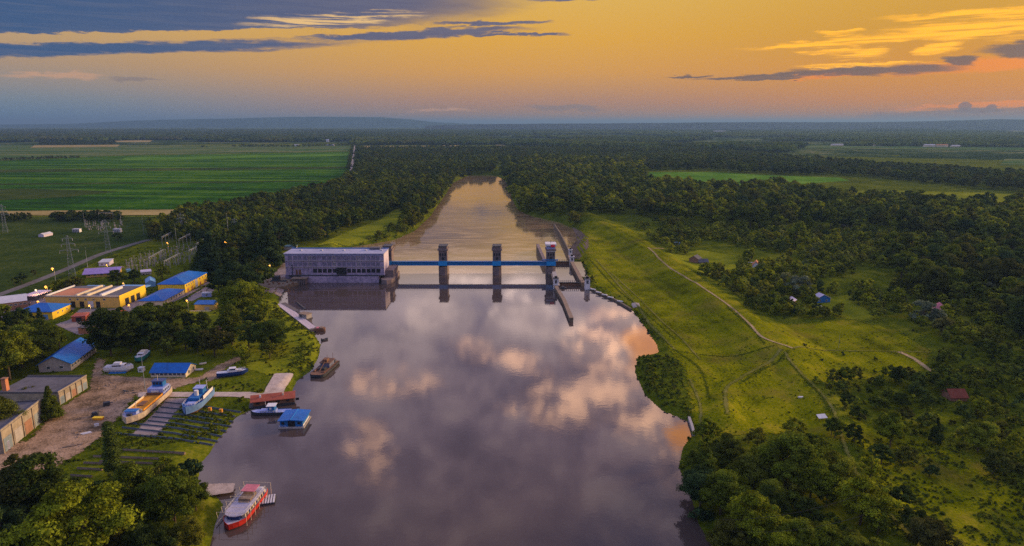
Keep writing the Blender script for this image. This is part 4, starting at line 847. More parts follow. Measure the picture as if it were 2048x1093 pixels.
# closed canopy far away: wide clumps of crowns
def canopy_mesh(seed, n=60, size=70):
    r = np.random.default_rng(seed); VV, FF, TT = [], [], []; nv = 0
    for k in range(n):
        rad_ = r.uniform(4, 8); a = r.uniform(0, 2 * pi); d = size * sqrt(r.uniform()) * 0.8; c_ = np.array((d * cos(a), d * sin(a), r.uniform(8, 14)))
        cv, cf = ICO0; v = c_ + cv * rad_ * (1 + r.uniform(-0.2, 0.2, (len(cv), 1))) * (1.15, 1.15, 1.1)
        VV.append(v); FF.append(cf + nv); TT.append(np.full(len(cf), r.uniform())); nv += len(v)
        dd = r.normal(size=(14, 3)); dd[:, 2] = np.abs(dd[:, 2]); dd /= np.linalg.norm(dd, axis=1)[:, None]; p = c_ + dd * rad_ * 1.1
        t3 = p[:, None, :] + r.normal(size=(14, 3, 3)) * 1.1
        VV.append(t3.reshape(-1, 3)); FF.append(np.arange(42).reshape(-1, 3) + nv); TT.append(r.uniform(0, 1, 14)); nv += 42
    me = bpy.data.meshes.new('canopy'); me.from_pydata(np.vstack(VV).tolist(), [], np.vstack(FF).tolist()); me.materials.append(LEAF)
    me.attributes.new('tint', 'FLOAT', 'FACE').data.foreach_set('value', np.concatenate(TT).astype(np.float32)); me.update(); return me
canc = bpy.data.collections.new('canopy_kinds')
for k in range(3): canc.objects.link(bpy.data.objects.new('canopy_%d' % k, canopy_mesh(50 + k)))
P_, S_, R_, I_, T_ = [], [], [], [], []
def canopy(px, spacing, tr, dens=None, s=0, hz=1.0):
    poly = W(px); x, y = scatter(poly, spacing, 0.5, False, dens, s); r = np.random.default_rng(s)
    k = spacing / 62.0
    for a, b in zip(x, y): P_.append((a, b, LAND - 1)); S_.append((k, k, hz * r.uniform(0.9, 1.4))); R_.append((0, 0, r.uniform(0, 6.28))); I_.append(int(r.integers(3))); T_.append(r.uniform(*tr))
canopy([(-500, 279), (-500, 260.5), (700, 260.5), (1000, 262), (1000, 272), (720, 282), (400, 281)], 120, (0.02, 0.14), None, 1)
canopy([(0, 285), (0, 279), (1000, 279), (1000, 284)], 100, (0.04, 0.2), (500, 0.5), 2)
canopy([(720, 291), (720, 281), (1050, 276), (1300, 278), (1600, 284), (2500, 292), (2500, 299), (1600, 291), (1560, 305), (1380, 297), (1280, 301), (1000, 290)], 70, (0.08, 0.34), (700, 0.66), 3)
canopy([(1000, 277), (1000, 268.5), (1300, 267.5), (2000, 268), (2600, 272), (2600, 290), (1600, 283), (1300, 277)], 90, (0.12, 0.40), (1200, 0.66), 4)
canopy([(1740, 266), (1740, 263), (1870, 263), (1870, 266)], 60, (0.02, 0.08), (300, 0.7), 5, 1.5)
canopy([(880, 266), (880, 260), (1700, 258), (2500, 259), (2500, 266)], 130, (0.02, 0.12), (1600, 0.42), 6)
print('canopy', len(P_))
tag(gn_scatter('far_forest', P_, S_, R_, I_, T_, canc), 'far forest canopy below the horizon', 'forest', kind='stuff')
# ------------------------------------------------------------------ builders
class MB:
    def __init__(s): s.v, s.f, s.m = [], [], []
    def add(s, v, f, mi=0):
        b = len(s.v); s.v += [tuple(p) for p in v]; s.f += [tuple(b + k for k in q) for q in f]; s.m += [mi] * len(f); return s
    def box(s, x0, x1, y0, y1, z0, z1, mi=0):
        return s.add([(x0, y0, z0), (x1, y0, z0), (x1, y1, z0), (x0, y1, z0), (x0, y0, z1), (x1, y0, z1), (x1, y1, z1), (x0, y1, z1)],
                     [(3, 2, 1, 0), (4, 5, 6, 7), (0, 1, 5, 4), (1, 2, 6, 5), (2, 3, 7, 6), (3, 0, 4, 7)], mi)
    def bar(s, p, q, r, n=4, mi=0, r2=None):
        p, q = np.array(p, float), np.array(q, float); d = q - p; d /= np.linalg.norm(d) + 1e-9
        a = np.cross(d, (0.0, 0.0, 1.0) if abs(d[2]) < 0.95 else (1.0, 0, 0)); a /= np.linalg.norm(a); b = np.cross(d, a); v = []
        for c_, rr_ in ((p, r), (q, r if r2 is None else r2)):
            for k in range(n): t = 2 * pi * (k + 0.5) / n; v.append(c_ + (a * cos(t) + b * sin(t)) * rr_)
        return s.add(v, [(k, (k + 1) % n, n + (k + 1) % n, n + k) for k in range(n)] + [tuple(range(n))[::-1], tuple(range(n, 2 * n))], mi)
    def prism(s, pts, z0, z1, mi=0):
        n = len(pts); return s.add([(x, y, z0) for x, y in pts] + [(x, y, z1) for x, y in pts], [(k, (k + 1) % n, n + (k + 1) % n, n + k) for k in range(n)] + [tuple(range(n))[::-1], tuple(range(n, 2 * n))], mi)
    def build(s, name, m, parent=None, smooth=False):
        ms = m if isinstance(m, (list, tuple)) else [m]
        return mesh_obj(name, s.v, s.f, ms, parent, smooth, None, s.m)
def part(name, m, parent, *boxes):
    b = MB()
    for q in boxes: b.box(*q)
    return b.build(name, m, parent)
def dup(src, parent, loc=None, rz=None, name=None):
    c_ = src.copy(); c_.parent = parent; col.objects.link(c_)
    if loc is not None: c_.location = loc
    if rz is not None: c_.rotation_euler = (0, 0, rz)
    return c_
def copy_tree(root, loc, rz, label, group=None):
    def rec(o, par):
        c_ = o.copy(); col.objects.link(c_); c_.parent = par
        for ch in kids.get(o.name, []): rec(ch, c_)
        return c_
    kids = {}
    for o in list(col.objects):
        if o.parent: kids.setdefault(o.parent.name, []).append(o)
    r = rec(root, None); r.location = loc; r.rotation_euler = (0, 0, rz); r['label'] = label
    if group: r['group'] = group
    return r

BLUE = mat('blue_sheet_roof', (0.0, 0.105, 0.40), 0.55, 0.34, 0.7, 0.15)
BLUE2 = mat('pale_blue_roof', (0.13, 0.30, 0.55), 0.6, 0.2, 0.6)
YEL = mat('yellow_render', (0.84, 0.56, 0.03), 0.9, 0.12, 0.4)
YELD = mat('ochre_render', (0.56, 0.38, 0.10), 0.9, 0.18, 0.4)
CREAM = mat('cream_render', (0.62, 0.52, 0.38), 0.9, 0.15, 0.4)
WHT = mat('white_paint', (0.64, 0.62, 0.64), 0.6, 0.22, 0.9)
GREY = mat('grey_concrete', (0.34, 0.31, 0.30), 0.9, 0.25, 0.5, 0.1)
GREYD = mat('dark_roof_felt', (0.11, 0.105, 0.12), 0.95, 0.3, 0.3)
GREYL = mat('light_roof_sheet', (0.48, 0.47, 0.52), 0.7, 0.2, 0.4)
PURP = mat('purple_sheet_roof', (0.28, 0.20, 0.48), 0.7, 0.25, 0.5)
LILAC = mat('lilac_render', (0.56, 0.48, 0.60), 0.8, 0.15, 0.5)
RED = mat('rust_red_roof', (0.36, 0.085, 0.045), 0.8, 0.25, 0.6)
TILE = mat('orange_tile_roof', (0.50, 0.20, 0.10), 0.85, 0.22, 0.8)
PINK = mat('faded_pink_roof', (0.52, 0.16, 0.20), 0.85, 0.2, 0.8)
BRICK = mat('brown_brick', (0.27, 0.14, 0.09), 0.95, 0.3, 1.0)
DARK = mat('dark_opening', (0.018, 0.018, 0.024), 0.5, 0.3, 1.0)
GLASS = mat('window_glass', (0.05, 0.06, 0.08), 0.08, 0.2, 1.0, spec=0.8)
FRAME = mat('window_frame', (0.55, 0.52, 0.48), 0.6, 0.15, 1.0)
STEEL = mat('galvanised_steel', (0.30, 0.33, 0.36), 0.5, 0.2, 1.0, metal=0.4)
STEELL = mat('pale_steel', (0.52, 0.50, 0.54), 0.5, 0.2, 1.0)
DSTEEL = mat('dark_steel', (0.035, 0.04, 0.05), 0.6, 0.3, 1.0)
RUST = mat('rusty_steel', (0.17, 0.085, 0.05), 0.85, 0.4, 1.2)
HULLR = mat('red_hull', (0.46, 0.022, 0.012), 0.55, 0.3, 0.9)
HULLB = mat('navy_hull', (0.012, 0.035, 0.16), 0.4, 0.2, 0.6)
HULLC = mat('cream_hull', (0.42, 0.34, 0.26), 0.7, 0.4, 0.8)
HULLT = mat('teal_hull', (0.02, 0.16, 0.15), 0.5, 0.2, 0.6)
BPAINT = mat('blue_boat_paint', (0.012, 0.13, 0.38), 0.6, 0.4, 0.9)
BPAINT2 = mat('light_blue_paint', (0.30, 0.36, 0.66), 0.55, 0.25, 0.8)
ORNG = mat('orange_rust_hold', (0.62, 0.26, 0.02), 0.85, 0.35, 0.7)
GDECK = mat('grey_deck', (0.40, 0.38, 0.48), 0.7, 0.2, 0.7)
WOOD = mat('weathered_wood', (0.24, 0.17, 0.12), 0.9, 0.3, 1.0)
DGL = mat('pale_glass', (0.17, 0.16, 0.24), 0.3, 0.5, 0.6)  # lighter, mottled panes for the power station windows
DAMW = mat('dam_concrete', (0.15, 0.145, 0.29), 0.9, 0.40, 0.45, 0.15, rgb2=(0.36, 0.29, 0.40))
DAMP = mat('pier_concrete', (0.18, 0.135, 0.135), 0.9, 0.4, 0.35, 0.1)
DAMR = mat('dam_roof', (0.33, 0.33, 0.45), 0.85, 0.25, 0.3)
BEAM = mat('blue_girder_paint', (0.006, 0.13, 0.36), 0.5, 0.18, 0.3)
BEAML = mat('bright_blue_paint', (0.01, 0.26, 0.62), 0.5, 0.15, 0.3)
REDP = mat('red_sign_paint', (0.80, 0.02, 0.05), 0.5, 0.1, 1.0)
STONE = mat('wall_masonry', (0.17, 0.13, 0.09), 0.95, 0.3, 0.5, 0.2)
LAMPM = mat('sodium_lamp_glass', (1, 0.6, 0.2), 0.5, 0.0, 1.0, emit=(1.0, 0.36, 0.02), estr=1.9)
LAMPW = mat('white_lamp_glass', (1, 0.9, 0.7), 0.5, 0.0, 1.0, emit=(1.0, 0.72, 0.36), estr=1.8)
REDL = mat('red_lamp_glass', (1, 0.1, 0.1), 0.5, 0.0, 1.0, emit=(1.0, 0.02, 0.03), estr=3.0)

def window(parent, side, L, D, x, z, w_, h, frame=FRAME, pane=GLASS, name='window', sill=True):
    """side: front y=0, right x=L, left x=0 of a local box; a proud frame with a recessed looking pane"""
    def tr(a, b, c_):     # a along face, b outwards, c up
        return {'front': (a, -b, c_), 'right': (L + b, a, c_), 'left': (-b, D - a, c_), 'back': (L - a, D + b, c_)}[side]
    def bx(m_, a0, a1, b0, b1, c0, c1):
        p, q = tr(a0, b0, c0), tr(a1, b1, c1); m_.box(min(p[0], q[0]), max(p[0], q[0]), min(p[1], q[1]), max(p[1], q[1]), c0, c1)
    f = MB(); t = 0.12
    bx(f, x - w_ / 2 - t, x - w_ / 2, 0.003, 0.12, z - t, z + h + t); bx(f, x + w_ / 2, x + w_ / 2 + t, 0.003, 0.12, z - t, z + h + t)
    bx(f, x - w_ / 2, x + w_ / 2, 0.003, 0.12, z + h, z + h + t); bx(f, x - w_ / 2, x + w_ / 2, 0.003, 0.2, z - t, z)
    if w_ > 1.6: bx(f, x - 0.05, x + 0.05, 0.062, 0.11, z, z + h)
    fo = f.build(name, frame, parent); g_ = MB(); bx(g_, x - w_ / 2, x + w_ / 2, 0.003, 0.06, z, z + h); g_.build('pane', pane, fo); return fo
def roof_part(parent, kind, L, D, h, rise, m, over=0.5, thick=0.25, ends=None):
    o_ = over; b = MB(); x0, x1, y0, y1 = -o_, L + o_, -o_, D + o_
    if kind == 'hip':
        rl = min(D, L) / 2; c_ = (D / 2)
        if L >= D: r0, r1 = (rl * 0.9, c_), (L - rl * 0.9, c_)
        else: r0, r1 = (L / 2, rl * 0.9), (L / 2, D - rl * 0.9)
        v = [(x0, y0, h), (x1, y0, h), (x1, y1, h), (x0, y1, h), (*r0, h + rise), (*r1, h + rise)] + [(x0, y0, h - thick), (x1, y0, h - thick), (x1, y1, h - thick), (x0, y1, h - thick)]
        if L >= D: f = [(0, 1, 5, 4), (1, 2, 5), (2, 3, 4, 5), (3, 0, 4)]
        else: f = [(0, 1, 4), (1, 2, 5, 4), (2, 3, 5), (3, 0, 4, 5)]
        f += [(0, 6, 7, 1), (1, 7, 8, 2), (2, 8, 9, 3), (3, 9, 6, 0), (9, 8, 7, 6)]; b.add(v, f)
    elif kind in ('gable', 'gabley'):     # ridge along x (gable) or y
        if kind == 'gable':
            e = -rise * o_ / (D / 2)
            v = [(x, y, z) for x in (x0, x1) for y, z in ((y0, h + e), (D / 2, h + rise), (y1, h + e), (y1, h + e - thick), (D / 2, h + rise - thick), (y0, h + e - thick))]
        else:
            e = -rise * o_ / (L / 2)
            v = [(x, y, z) for y in (y1, y0) for x, z in ((x0, h + e), (L / 2, h + rise), (x1, h + e), (x1, h + e - thick), (L / 2, h + rise - thick), (x0, h + e - thick))]
        f = [(0, 1, 7, 6), (1, 2, 8, 7), (2, 3, 9, 8), (3, 4, 10, 9), (4, 5, 11, 10), (5, 0, 6, 11), (0, 5, 4, 1), (1, 4, 3, 2), (6, 7, 10, 11), (7, 8, 9, 10)]; b.add(v, f)
    elif kind == 'mono':
        b.add([(x0, y0, h), (x1, y0, h), (x1, y1, h + rise), (x0, y1, h + rise), (x0, y0, h - thick), (x1, y0, h - thick), (x1, y1, h + rise - thick), (x0, y1, h + rise - thick)], [(0, 1, 2, 3), (7, 6, 5, 4), (0, 4, 5, 1), (1, 5, 6, 2), (2, 6, 7, 3), (3, 7, 4, 0)])
    elif kind == 'flat':
        b.box(x0, x1, y0, y1, h, h + thick)
    return b.build('roof', m, parent)
def house(name, label, cat, a, b, d, h, wallm, roofm, kind='gable', rise=2.0, over=0.4, z=LAND, wins=(), doors=(), group=None, right_wall=None, extra_len=0):
    A, B = np.array(at(*a, z)), np.array(at(*b, z)); L = float(np.linalg.norm(B - A)); rz = atan2(B[1] - A[1], B[0] - A[0])
    t = thing(name, label, cat, (A[0], A[1], z), rz, group)
    wb = MB(); wb.box(0, L, 0, d, -0.6, h)
    if kind == 'gable': wb.add([(0.01, 0, h), (0.01, d, h), (0.01, d / 2, h + rise - 0.3), (L - 0.01, 0, h), (L - 0.01, d, h), (L - 0.01, d / 2, h + rise - 0.3)], [(0, 2, 1), (3, 4, 5), (0, 3, 5, 2), (1, 2, 5, 4)])
    if kind == 'gabley': wb.add([(0, 0.01, h), (L, 0.01, h), (L / 2, 0.01, h + rise - 0.3), (0, d - 0.01, h), (L, d - 0.01, h), (L / 2, d - 0.01, h + rise - 0.3)], [(0, 1, 2), (3, 5, 4), (0, 2, 5, 3), (1, 4, 5, 2)])
    if kind == 'mono': wb.add([(0, 0, h), (L, 0, h), (L, d, h), (0, d, h), (0.01, 0.1, h - 0.05), (L - 0.01, 0.1, h - 0.05), (L - 0.01, d - 0.01, h + rise - 0.26), (0.01, d - 0.01, h + rise - 0.26)], [(4, 5, 6, 7), (1, 2, 6, 5), (2, 3, 7, 6), (3, 0, 4, 7)])
    wb.build('wall', wallm, t); roof_part(t, kind, L, d, h + 0.02, rise, roofm, over)
    for side, x, zz, w_, hh in wins:
        Ls = L if side in ('front', 'back') else d
        window(t, side, L, d, x * Ls, zz, w_, hh)
    for side, x, w_, hh, m_ in doors:
        Ls = L if side in ('front', 'back') else d; q = MB(); X_ = x * Ls
        if side == 'front': q.box(X_ - w_ / 2, X_ + w_ / 2, -0.08, -0.003, 0, hh)
        elif side == 'right': q.box(L + 0.003, L + 0.08, X_ - w_ / 2, X_ + w_ / 2, 0, hh)
        elif side == 'left': q.box(-0.08, -0.003, d - X_ - w_ / 2, d - X_ + w_ / 2, 0, hh)
        q.build('door', m_, t)
    return t, L

# ------------------------------------------------------------------ power station
pa = np.array(at(571, 548, 0)); pb = np.array(at(767, 548, 0)); yf = 505.0
X0 = (571 - CX) / FPX * px_of(0, yf, 12)[2]; X1 = (767 - CX) / FPX * px_of(0, yf, 12)[2]
t = thing('power_station', 'long lilac grey hydroelectric power station block at the left end of the river dam', 'power station', (X0, yf, 0))
Lp = X1 - X0; HP = 21.6; DP = 20.0
part('wall', DAMW, t, (0, Lp, 0, DP, 5.2, HP))
bz = MB(); bz.box(12, Lp - 3.5, -2.6, DP, -6, 5.0); bz.box(-1, 12, 0.4, DP, -3, 5.19); bz.build('plinth', DAMW, t)
r_ = MB(); r_.box(-0.8, Lp + 0.8, -0.8, DP + 0.8, HP + 0.01, HP + 0.5)
ro = r_.build('roof', DAMR, t)
for x in (8, 24, 41, 58, 70): part('roof_vent', GREYL, t, (x, x + 1.8, DP * 0.5, DP * 0.5 + 1.6, HP + 0.51, HP + 1.5))
part('parapet', BEAM, t, (-0.8, Lp + 0.8, DP + 0.2, DP + 0.78, HP + 0.51, HP + 1.2))
part('access_cabin', GREYD, t, (Lp - 13, Lp - 5, DP - 5.2, DP - 0.6, HP + 0.515, HP + 2.2))
for z in (HP - 0.9, 16.2, 11.4): part('cornice', GREY if z < 20 else BPAINT2, t, (-0.25, Lp + 0.25, -0.5, -0.01, z, z + 0.4))
part('walkway', DSTEEL, t, (2, Lp - 0.5, -2.4, -0.02, 5.1, 5.5))
ncol = 19; wx = [4.0 + (Lp - 8.0) * k / (ncol - 1) for k in range(ncol)]
for k, x in enumerate(wx):
    part('pilaster', DAMW, t, (x - 2.35 + 0.15, x - 2.35 + 0.7, -0.32, -0.01, 5.6, 20.6))
    if k == 6: continue
    for z, h_ in ((17.3, 2.6), (12.6, 2.5)):
        w1 = window(t, 'front', Lp, DP, x, z, 2.3, h_, CREAM if (k * 7 + int(z)) % 5 == 0 else DAMW, DGL)
for k, x in enumerate(wx[1:]):
    if 3 < k: part('sluice_opening', DARK, t, (x - 1.5, x + 1.5, -0.06, -0.004, 7.2, 10.2))
part('service_gate', DARK, t, (Lp * 0.575 - 4, Lp * 0.575 + 3.5, -0.9, -0.07, 6.2, 11.3))
part('downpipe', DSTEEL, t, (5.0, 5.5, -0.6, -0.02, 5.5, 13.5))
part('arched_door', RUST, t, (7.5, 11.5, -0.1, -0.004, 5.6, 9.6))
part('end_wall', LILAC, t, (Lp + 0.004, Lp + 0.5, 0.2, DP - 0.2, 5.2, HP - 0.2))
# gantry crane over the trash racks, forecourt junk
t = thing('trash_rack_crane', 'dark steel crane on a tall lilac support at the left foot of the power station', 'crane', (X0 + 4, yf - 6, 0))
part('tower', DAMP, t, (4, 13, -3, 2.8, -3, 4.4)); part('deck', WOOD, t, (2.5, 14, -3.4, 2.85, 4.41, 4.8)); q = MB()
for k in range(6): q.box(4.3 + k * 1.6, 4.7 + k * 1.6, -3.3, -3.01, -2, 4.3)
q.build('rack_bars', DSTEEL, t)
t = thing('machine_cabin', 'dark machine cabin on the quay beside the power station', 'cabin', (X0 - 6, yf - 8, LAND))
part('cabin', DSTEEL, t, (-2, 3, 0, 4, 0, 4)); part('platform', DSTEEL, t, (-3, 9, -2, -0.01, 0.2, 1.2)); part('boom', RUST, t, (3.01, 8, 1, 1.6, 2.2, 2.7))
t = thing('quay', 'rusty brown quay edge left of the power station', 'quay', (X0, yf, 0))
q = MB(); q.prism([(-16, -34), (-4, -30), (6, -24), (12, -12), (12, -1), (-2, 0.2), (-16, 0.2)], -3, LAND + 0.35); q.build('deck', STONE, t)
q = MB()
for k in range(14): q.box(-14 + k * 1.8, -13 + k * 1.8, -20 + (k % 4) * 3.4, -18.4 + (k % 4) * 3.4, LAND + 0.36, LAND + 0.8 + (k % 3) * 0.5)
q.build('scrap', RUST, t)['kind'] = 'stuff'

# ------------------------------------------------------------------ piers, girder, weir
depth_p = px_of(0, Y_CREST, 4)[2]
def xpier(u): return (u - CX) / FPX * depth_p
YP = Y_CREST - 4.0
def pier(u, label, wide=6.9, cabin=True, HT=22.0):
    t = thing('dam_pier', label, 'pier', (xpier(u), YP, 0), 0, 'dam piers'); w2 = wide / 2
    q = MB(); q.prism([(-w2, 0), (0, -2.5) if 0 else (-w2 * 0.5, -1.3), (w2 * 0.5, -1.3), (w2, 0), (w2, 15), (0, 18), (-w2, 15)], -8, 6.5); q.build('base', DAMP, t)
    q = MB(); q.box(-w2 + 0.1, w2 - 0.1, 1.2, 11, 6.52, HT - 2.6); q.build('shaft', DAMP, t)
    part('capping', DAMP, t, (-w2 - 0.7, w2 + 0.7, 0.4, 11.8, HT - 2.59, HT - 1.5)); part('machine_room', BPAINT2 if u > 1000 else DAMP, t, (-w2 + 0.2, w2 - 0.2, 1.4, 10.8, HT - 1.49, HT + 0.6)); part('roof', DSTEEL, t, (-w2 - 0.2, w2 + 0.2, 0.8, 11.4, HT + 0.61, HT + 1.0))
    for x in (-1.9, 0, 1.9): part('window', DARK, t, (x - 0.55, x + 0.55, 1.0, 1.196, 15.2, 17.2))
    part('doorway', DARK, t, (-1, 1, 1.0, 1.195, 11.9, 14.0)); part('recess_shade', GREYD, t, (-w2 + 0.9, -w2 + 1.5, 1.05, 1.19, 6.7, 18)); part('recess_shade', GREYD, t, (w2 - 1.5, w2 - 0.9, 1.05, 1.19, 6.7, 18))  # recesses are raised dark strips, their shade put into the colour
    return t
PU = [777, 887, 994, 1101]
pier(777, 'dam pier at the power station end, brown with a dark flat cap', 7.0); pier(887, 'free standing dam pier second from the power station'); pier(994, 'free standing dam pier third from the power station')
tq = pier(1101, 'dam pier at the lock end carrying the white control room and red sign', 7.0)
part('control_room', WHT, tq, (-4.3, 4.3, 0.2, 11.9, 22.99 + 0.02, 24.6)); part('sign', REDP, tq, (-0.2, 3.0, -0.1, 0.19, 22.4, 24.4)); part('mast', DSTEEL, tq, (-0.15, 0.15, 5, 5.3, 24.62, 27))
part('balcony', BEAM, tq, (-7.0, 5.6, -0.9, 0.38, 11.6, 12.6)); part('band', WHT, tq, (-3.7, 3.7, 0.9, 1.18, 18.6, 19.3))
gy0, gz0, gz1 = YP - 1.6, 7.9, 11.1
xs0, xs1 = xpier(768), xpier(1111)
t = thing('service_bridge', 'straight blue steel girder bridge running across all the dam piers', 'bridge', (xs0, gy0, 0)); LB = xs1 - xs0
part('web', BEAM, t, (0, LB, 0, 0.4, gz0 + 0.35, gz1 - 0.35)); part('top_flange', BEAM, t, (0, LB, -0.3, 2.6, gz1 - 0.349, gz1)); part('bottom_flange', BEAML, t, (0, LB, -0.3, 2.6, gz0, gz0 + 0.349)); part('rear_web', BEAM, t, (0, LB, 2.0, 2.3, gz0 + 0.35, gz1 - 0.35))
for k in range(46): part('stiffener', BEAM, t, (2 + k * (LB - 4) / 45 - 0.08, 2 + k * (LB - 4) / 45 + 0.08, -0.22, -0.003, gz0 + 0.35, gz1 - 0.35))
for u in PU: x = xpier(u) - xs0; part('saddle', BEAML, t, (x - 3.6, x + 3.6, -0.45, -0.31, gz0 - 0.1, gz1 + 0.1))
q = MB()
q.box(0, LB, -0.25, -0.17, gz1 + 1.02, gz1 + 1.1)
for k in range(90): q.box(k * LB / 90, k * LB / 90 + 0.07, -0.25, -0.18, gz1, gz1 + 1.02)
q.build('railing', STEEL, t)['kind'] = 'stuff'
FOAM = mat('falling_water', (0.75, 0.70, 0.68), 0.35, 0.25, 0.6, 0.4, spec=0.5)
for k in range(3):
    xa, xb = xpier(PU[k]) + 3.45, xpier(PU[k + 1]) - 3.45
    t = thing('weir_gate', ['sluice bay nearest the power station with water spilling over its gate', 'middle sluice bay with water spilling between the two free standing piers', 'sluice bay nearest the lock with water spilling over its gate'][k], 'sluice gate', (xa, Y_CREST, 0), 0, 'dam sluice bays')
    part('gate', DSTEEL, t, (0, xb - xa, 0.4, 1.2, -7, -0.25))
    v, f = [], []; prof = [(0, 0.03), (0.8, -0.02), (1.8, -0.35), (2.8, -1.2), (3.6, -2.5), (4.4, -4.05)]; n_ = 24
    for a in range(n_ + 1):
        for (yy, zz) in prof: v.append(((xb - xa) * a / n_, yy + random.uniform(-.1, .1), zz))
    for a in range(n_):
        for b in range(5): f.append((a * 6 + b, (a + 1) * 6 + b, (a + 1) * 6 + b + 1, a * 6 + b + 1))
    mesh_obj('spill', v, f, [FOAM], t, True)
# training wall left of first bay
def wall_thing(name, label, cat, pts, w_, z0, z1, m, cap=None, group=None):
    P = [np.array(p) for p in pts]; t = thing(name, label, cat, (P[0][0], P[0][1], 0), 0, group); q = MB(); o0 = P[0]
    Ls, Rs = [], []
    for k, p in enumerate(P):
        d = P[min(k + 1, len(P) - 1)] - P[max(k - 1, 0)]; d = d / np.linalg.norm(d); n_ = np.array([-d[1], d[0]]) * w_ / 2; Ls.append(p + n_ - o0); Rs.append(p - n_ - o0)
    v = []; 
    for k in range(len(P)): v += [(*Ls[k], z0), (*Rs[k], z0), (*Rs[k], z1), (*Ls[k], z1)]
    f = [(4 * k + a, 4 * k + (a + 1) % 4, 4 * k + 4 + (a + 1) % 4, 4 * k + 4 + a) for k in range(len(P) - 1) for a in range(4)] + [(3, 2, 1, 0), tuple(4 * (len(P) - 1) + a for a in range(4))]
    q.add(v, f); q.build('wall', m, t)
    if cap:
        q = MB(); v = []
        for k in range(len(P)):
            c_ = (Ls[k] + Rs[k]) / 2; l_, r2 = c_ + (Ls[k] - c_) * 1.12, c_ + (Rs[k] - c_) * 1.12
            v += [(*l_, z1 + 0.005), (*r2, z1 + 0.005), (*r2, z1 + 0.35), (*l_, z1 + 0.35)]
        q.add(v, f); q.build('coping', cap, t)
    return t
wall_thing('guide_wall', 'long brown masonry guide wall projecting upstream from the lock', 'wall', [at(1105, 548, 2.4), at(1113, 575, 2.4), at(1128, 600, 2.4), at(1143, 637, 2.4)], 2.3, -6, 2.4, STONE, WOOD)
wall_thing('guide_wall', 'dark guide wall on the far side of the lock end pier', 'wall', [at(1075, 489, 2.0), at(1088, 518, 2.0), at(1100, 548, 2.0)], 2.4, -8, 2.0, STONE, DAMP)
wall_thing('lock_wall', 'masonry lock wall between the two lock gates on the bank side', 'wall', [at(1139, 512, 3.2), at(1144, 525, 3.2), at(1166, 566, 3.2)], 2.6, -6, 3.2, STONE, WOOD)
wall_thing('lock_wall', 'long thin lock wall running away downstream beside the mud bank', 'wall', [at(1108, 449, 1.0), at(1122, 470, 1.0), at(1138, 500, 2.5), at(1140, 514, 3.0)], 1.0, -8, 1.6, STONE, STONE)
wall_thing('lock_wall', 'river side lock wall between the lock end pier and the white hut', 'wall', [at(1104, 520, 2.6), at(1108, 545, 2.6), at(1115, 572, 2.6)], 3.0, -6, 2.6, DAMP, GREY)
hutpos = {}
def hut(u, v, w_, d_, h_, label, z=3.2, roof=GREYD):
    p = at(u, v, z); t = thing('lock_hut', label, 'hut', (p[0], p[1], z), 0, 'white huts at the lock')
    part('wall', WHT, t, (-w_ / 2, w_ / 2, 0, d_, -4.2, h_)); part('roof', roof, t, (-w_ / 2 - 0.3, w_ / 2 + 0.3, -0.3, d_ + 0.3, h_ + 0.003, h_ + 0.4)); part('turret', DARK, t, (-w_ * 0.3, w_ * 0.3, d_ * 0.3, d_ * 0.7, h_ + 0.41, h_ + 1.8)); part('window', GLASS, t, (-w_ * 0.22, w_ * 0.22, -0.08, -0.003, 1.0, h_ - 0.7)); return t
hut(1112, 570, 3.6, 4, 4.2, 'white lock hut at the root of the long guide wall'); hut(1175, 571, 3.6, 4, 4.4, 'white lock hut on the grassy bank at the upper lock gate'); hut(1144, 524, 3.6, 4, 4.0, 'white lock hut at the far lock gate', 3.2, GREYL)
hut(1141, 508, 3.0, 3, 3.4, 'small pale lock hut behind the one at the far gate', 3.2, GREYL)
def lock_bridge(a, b, label, z, n):
    A, B = np.array(at(*a, z)), np.array(at(*b, z)); L_ = np.linalg.norm(B - A); t = thing('lock_gate', label, 'lock gate', (A[0], A[1], z), atan2(B[1] - A[1], B[0] - A[0]), 'lock gates')
    part('walkway', DSTEEL, t, (0, L_, -0.8, 0.8, -0.5, 0)); part('gate_leaf', RUST, t, (0, L_, -0.3, 0.3, -6, -0.51)); q = MB()
    for k in range(n): x = L_ * (k + 0.5) / n; q.box(x - 0.1, x + 0.1, -0.9, -0.72, -0.2, 1.5); q.box(x - 0.1, x + 0.1, 0.72, 0.9, -0.2, 1.5)
    q.box(0, L_, -0.88, -0.78, 1.2, 1.32); q.build('railing', DSTEEL, t)['kind'] = 'stuff'; return t
lock_bridge((1116, 565), (1167, 565), 'upper lock gate with a dark railed walkway between two white huts', 2.6, 13)
lock_bridge((1110, 523), (1138, 523), 'far lock gate with a thin dark walkway beside the lock end pier', 2.6, 8)
p = at(1126, 576, 0.6); t = thing('moored_launch', 'tiny dark launch moored below the upper lock gate', 'boat', (p[0], p[1], 0)); part('hull', DSTEEL, t, (-2.4, 2.4, -0.9, 0.9, -0.4, 0.7)); part('cabin', GREYD, t, (-1.2, 0.9, -0.7, 0.7, 0.71, 1.8))
wall_thing('revetment', 'low brown stone revetment with white blocks along the levee foot', 'wall', [at(1178, 575, 1.0), at(1200, 586, 1.0), at(1232, 600, 1.0), at(1262, 618, 1.0)], 1.2, -3, 0.9, STONE, STONE)
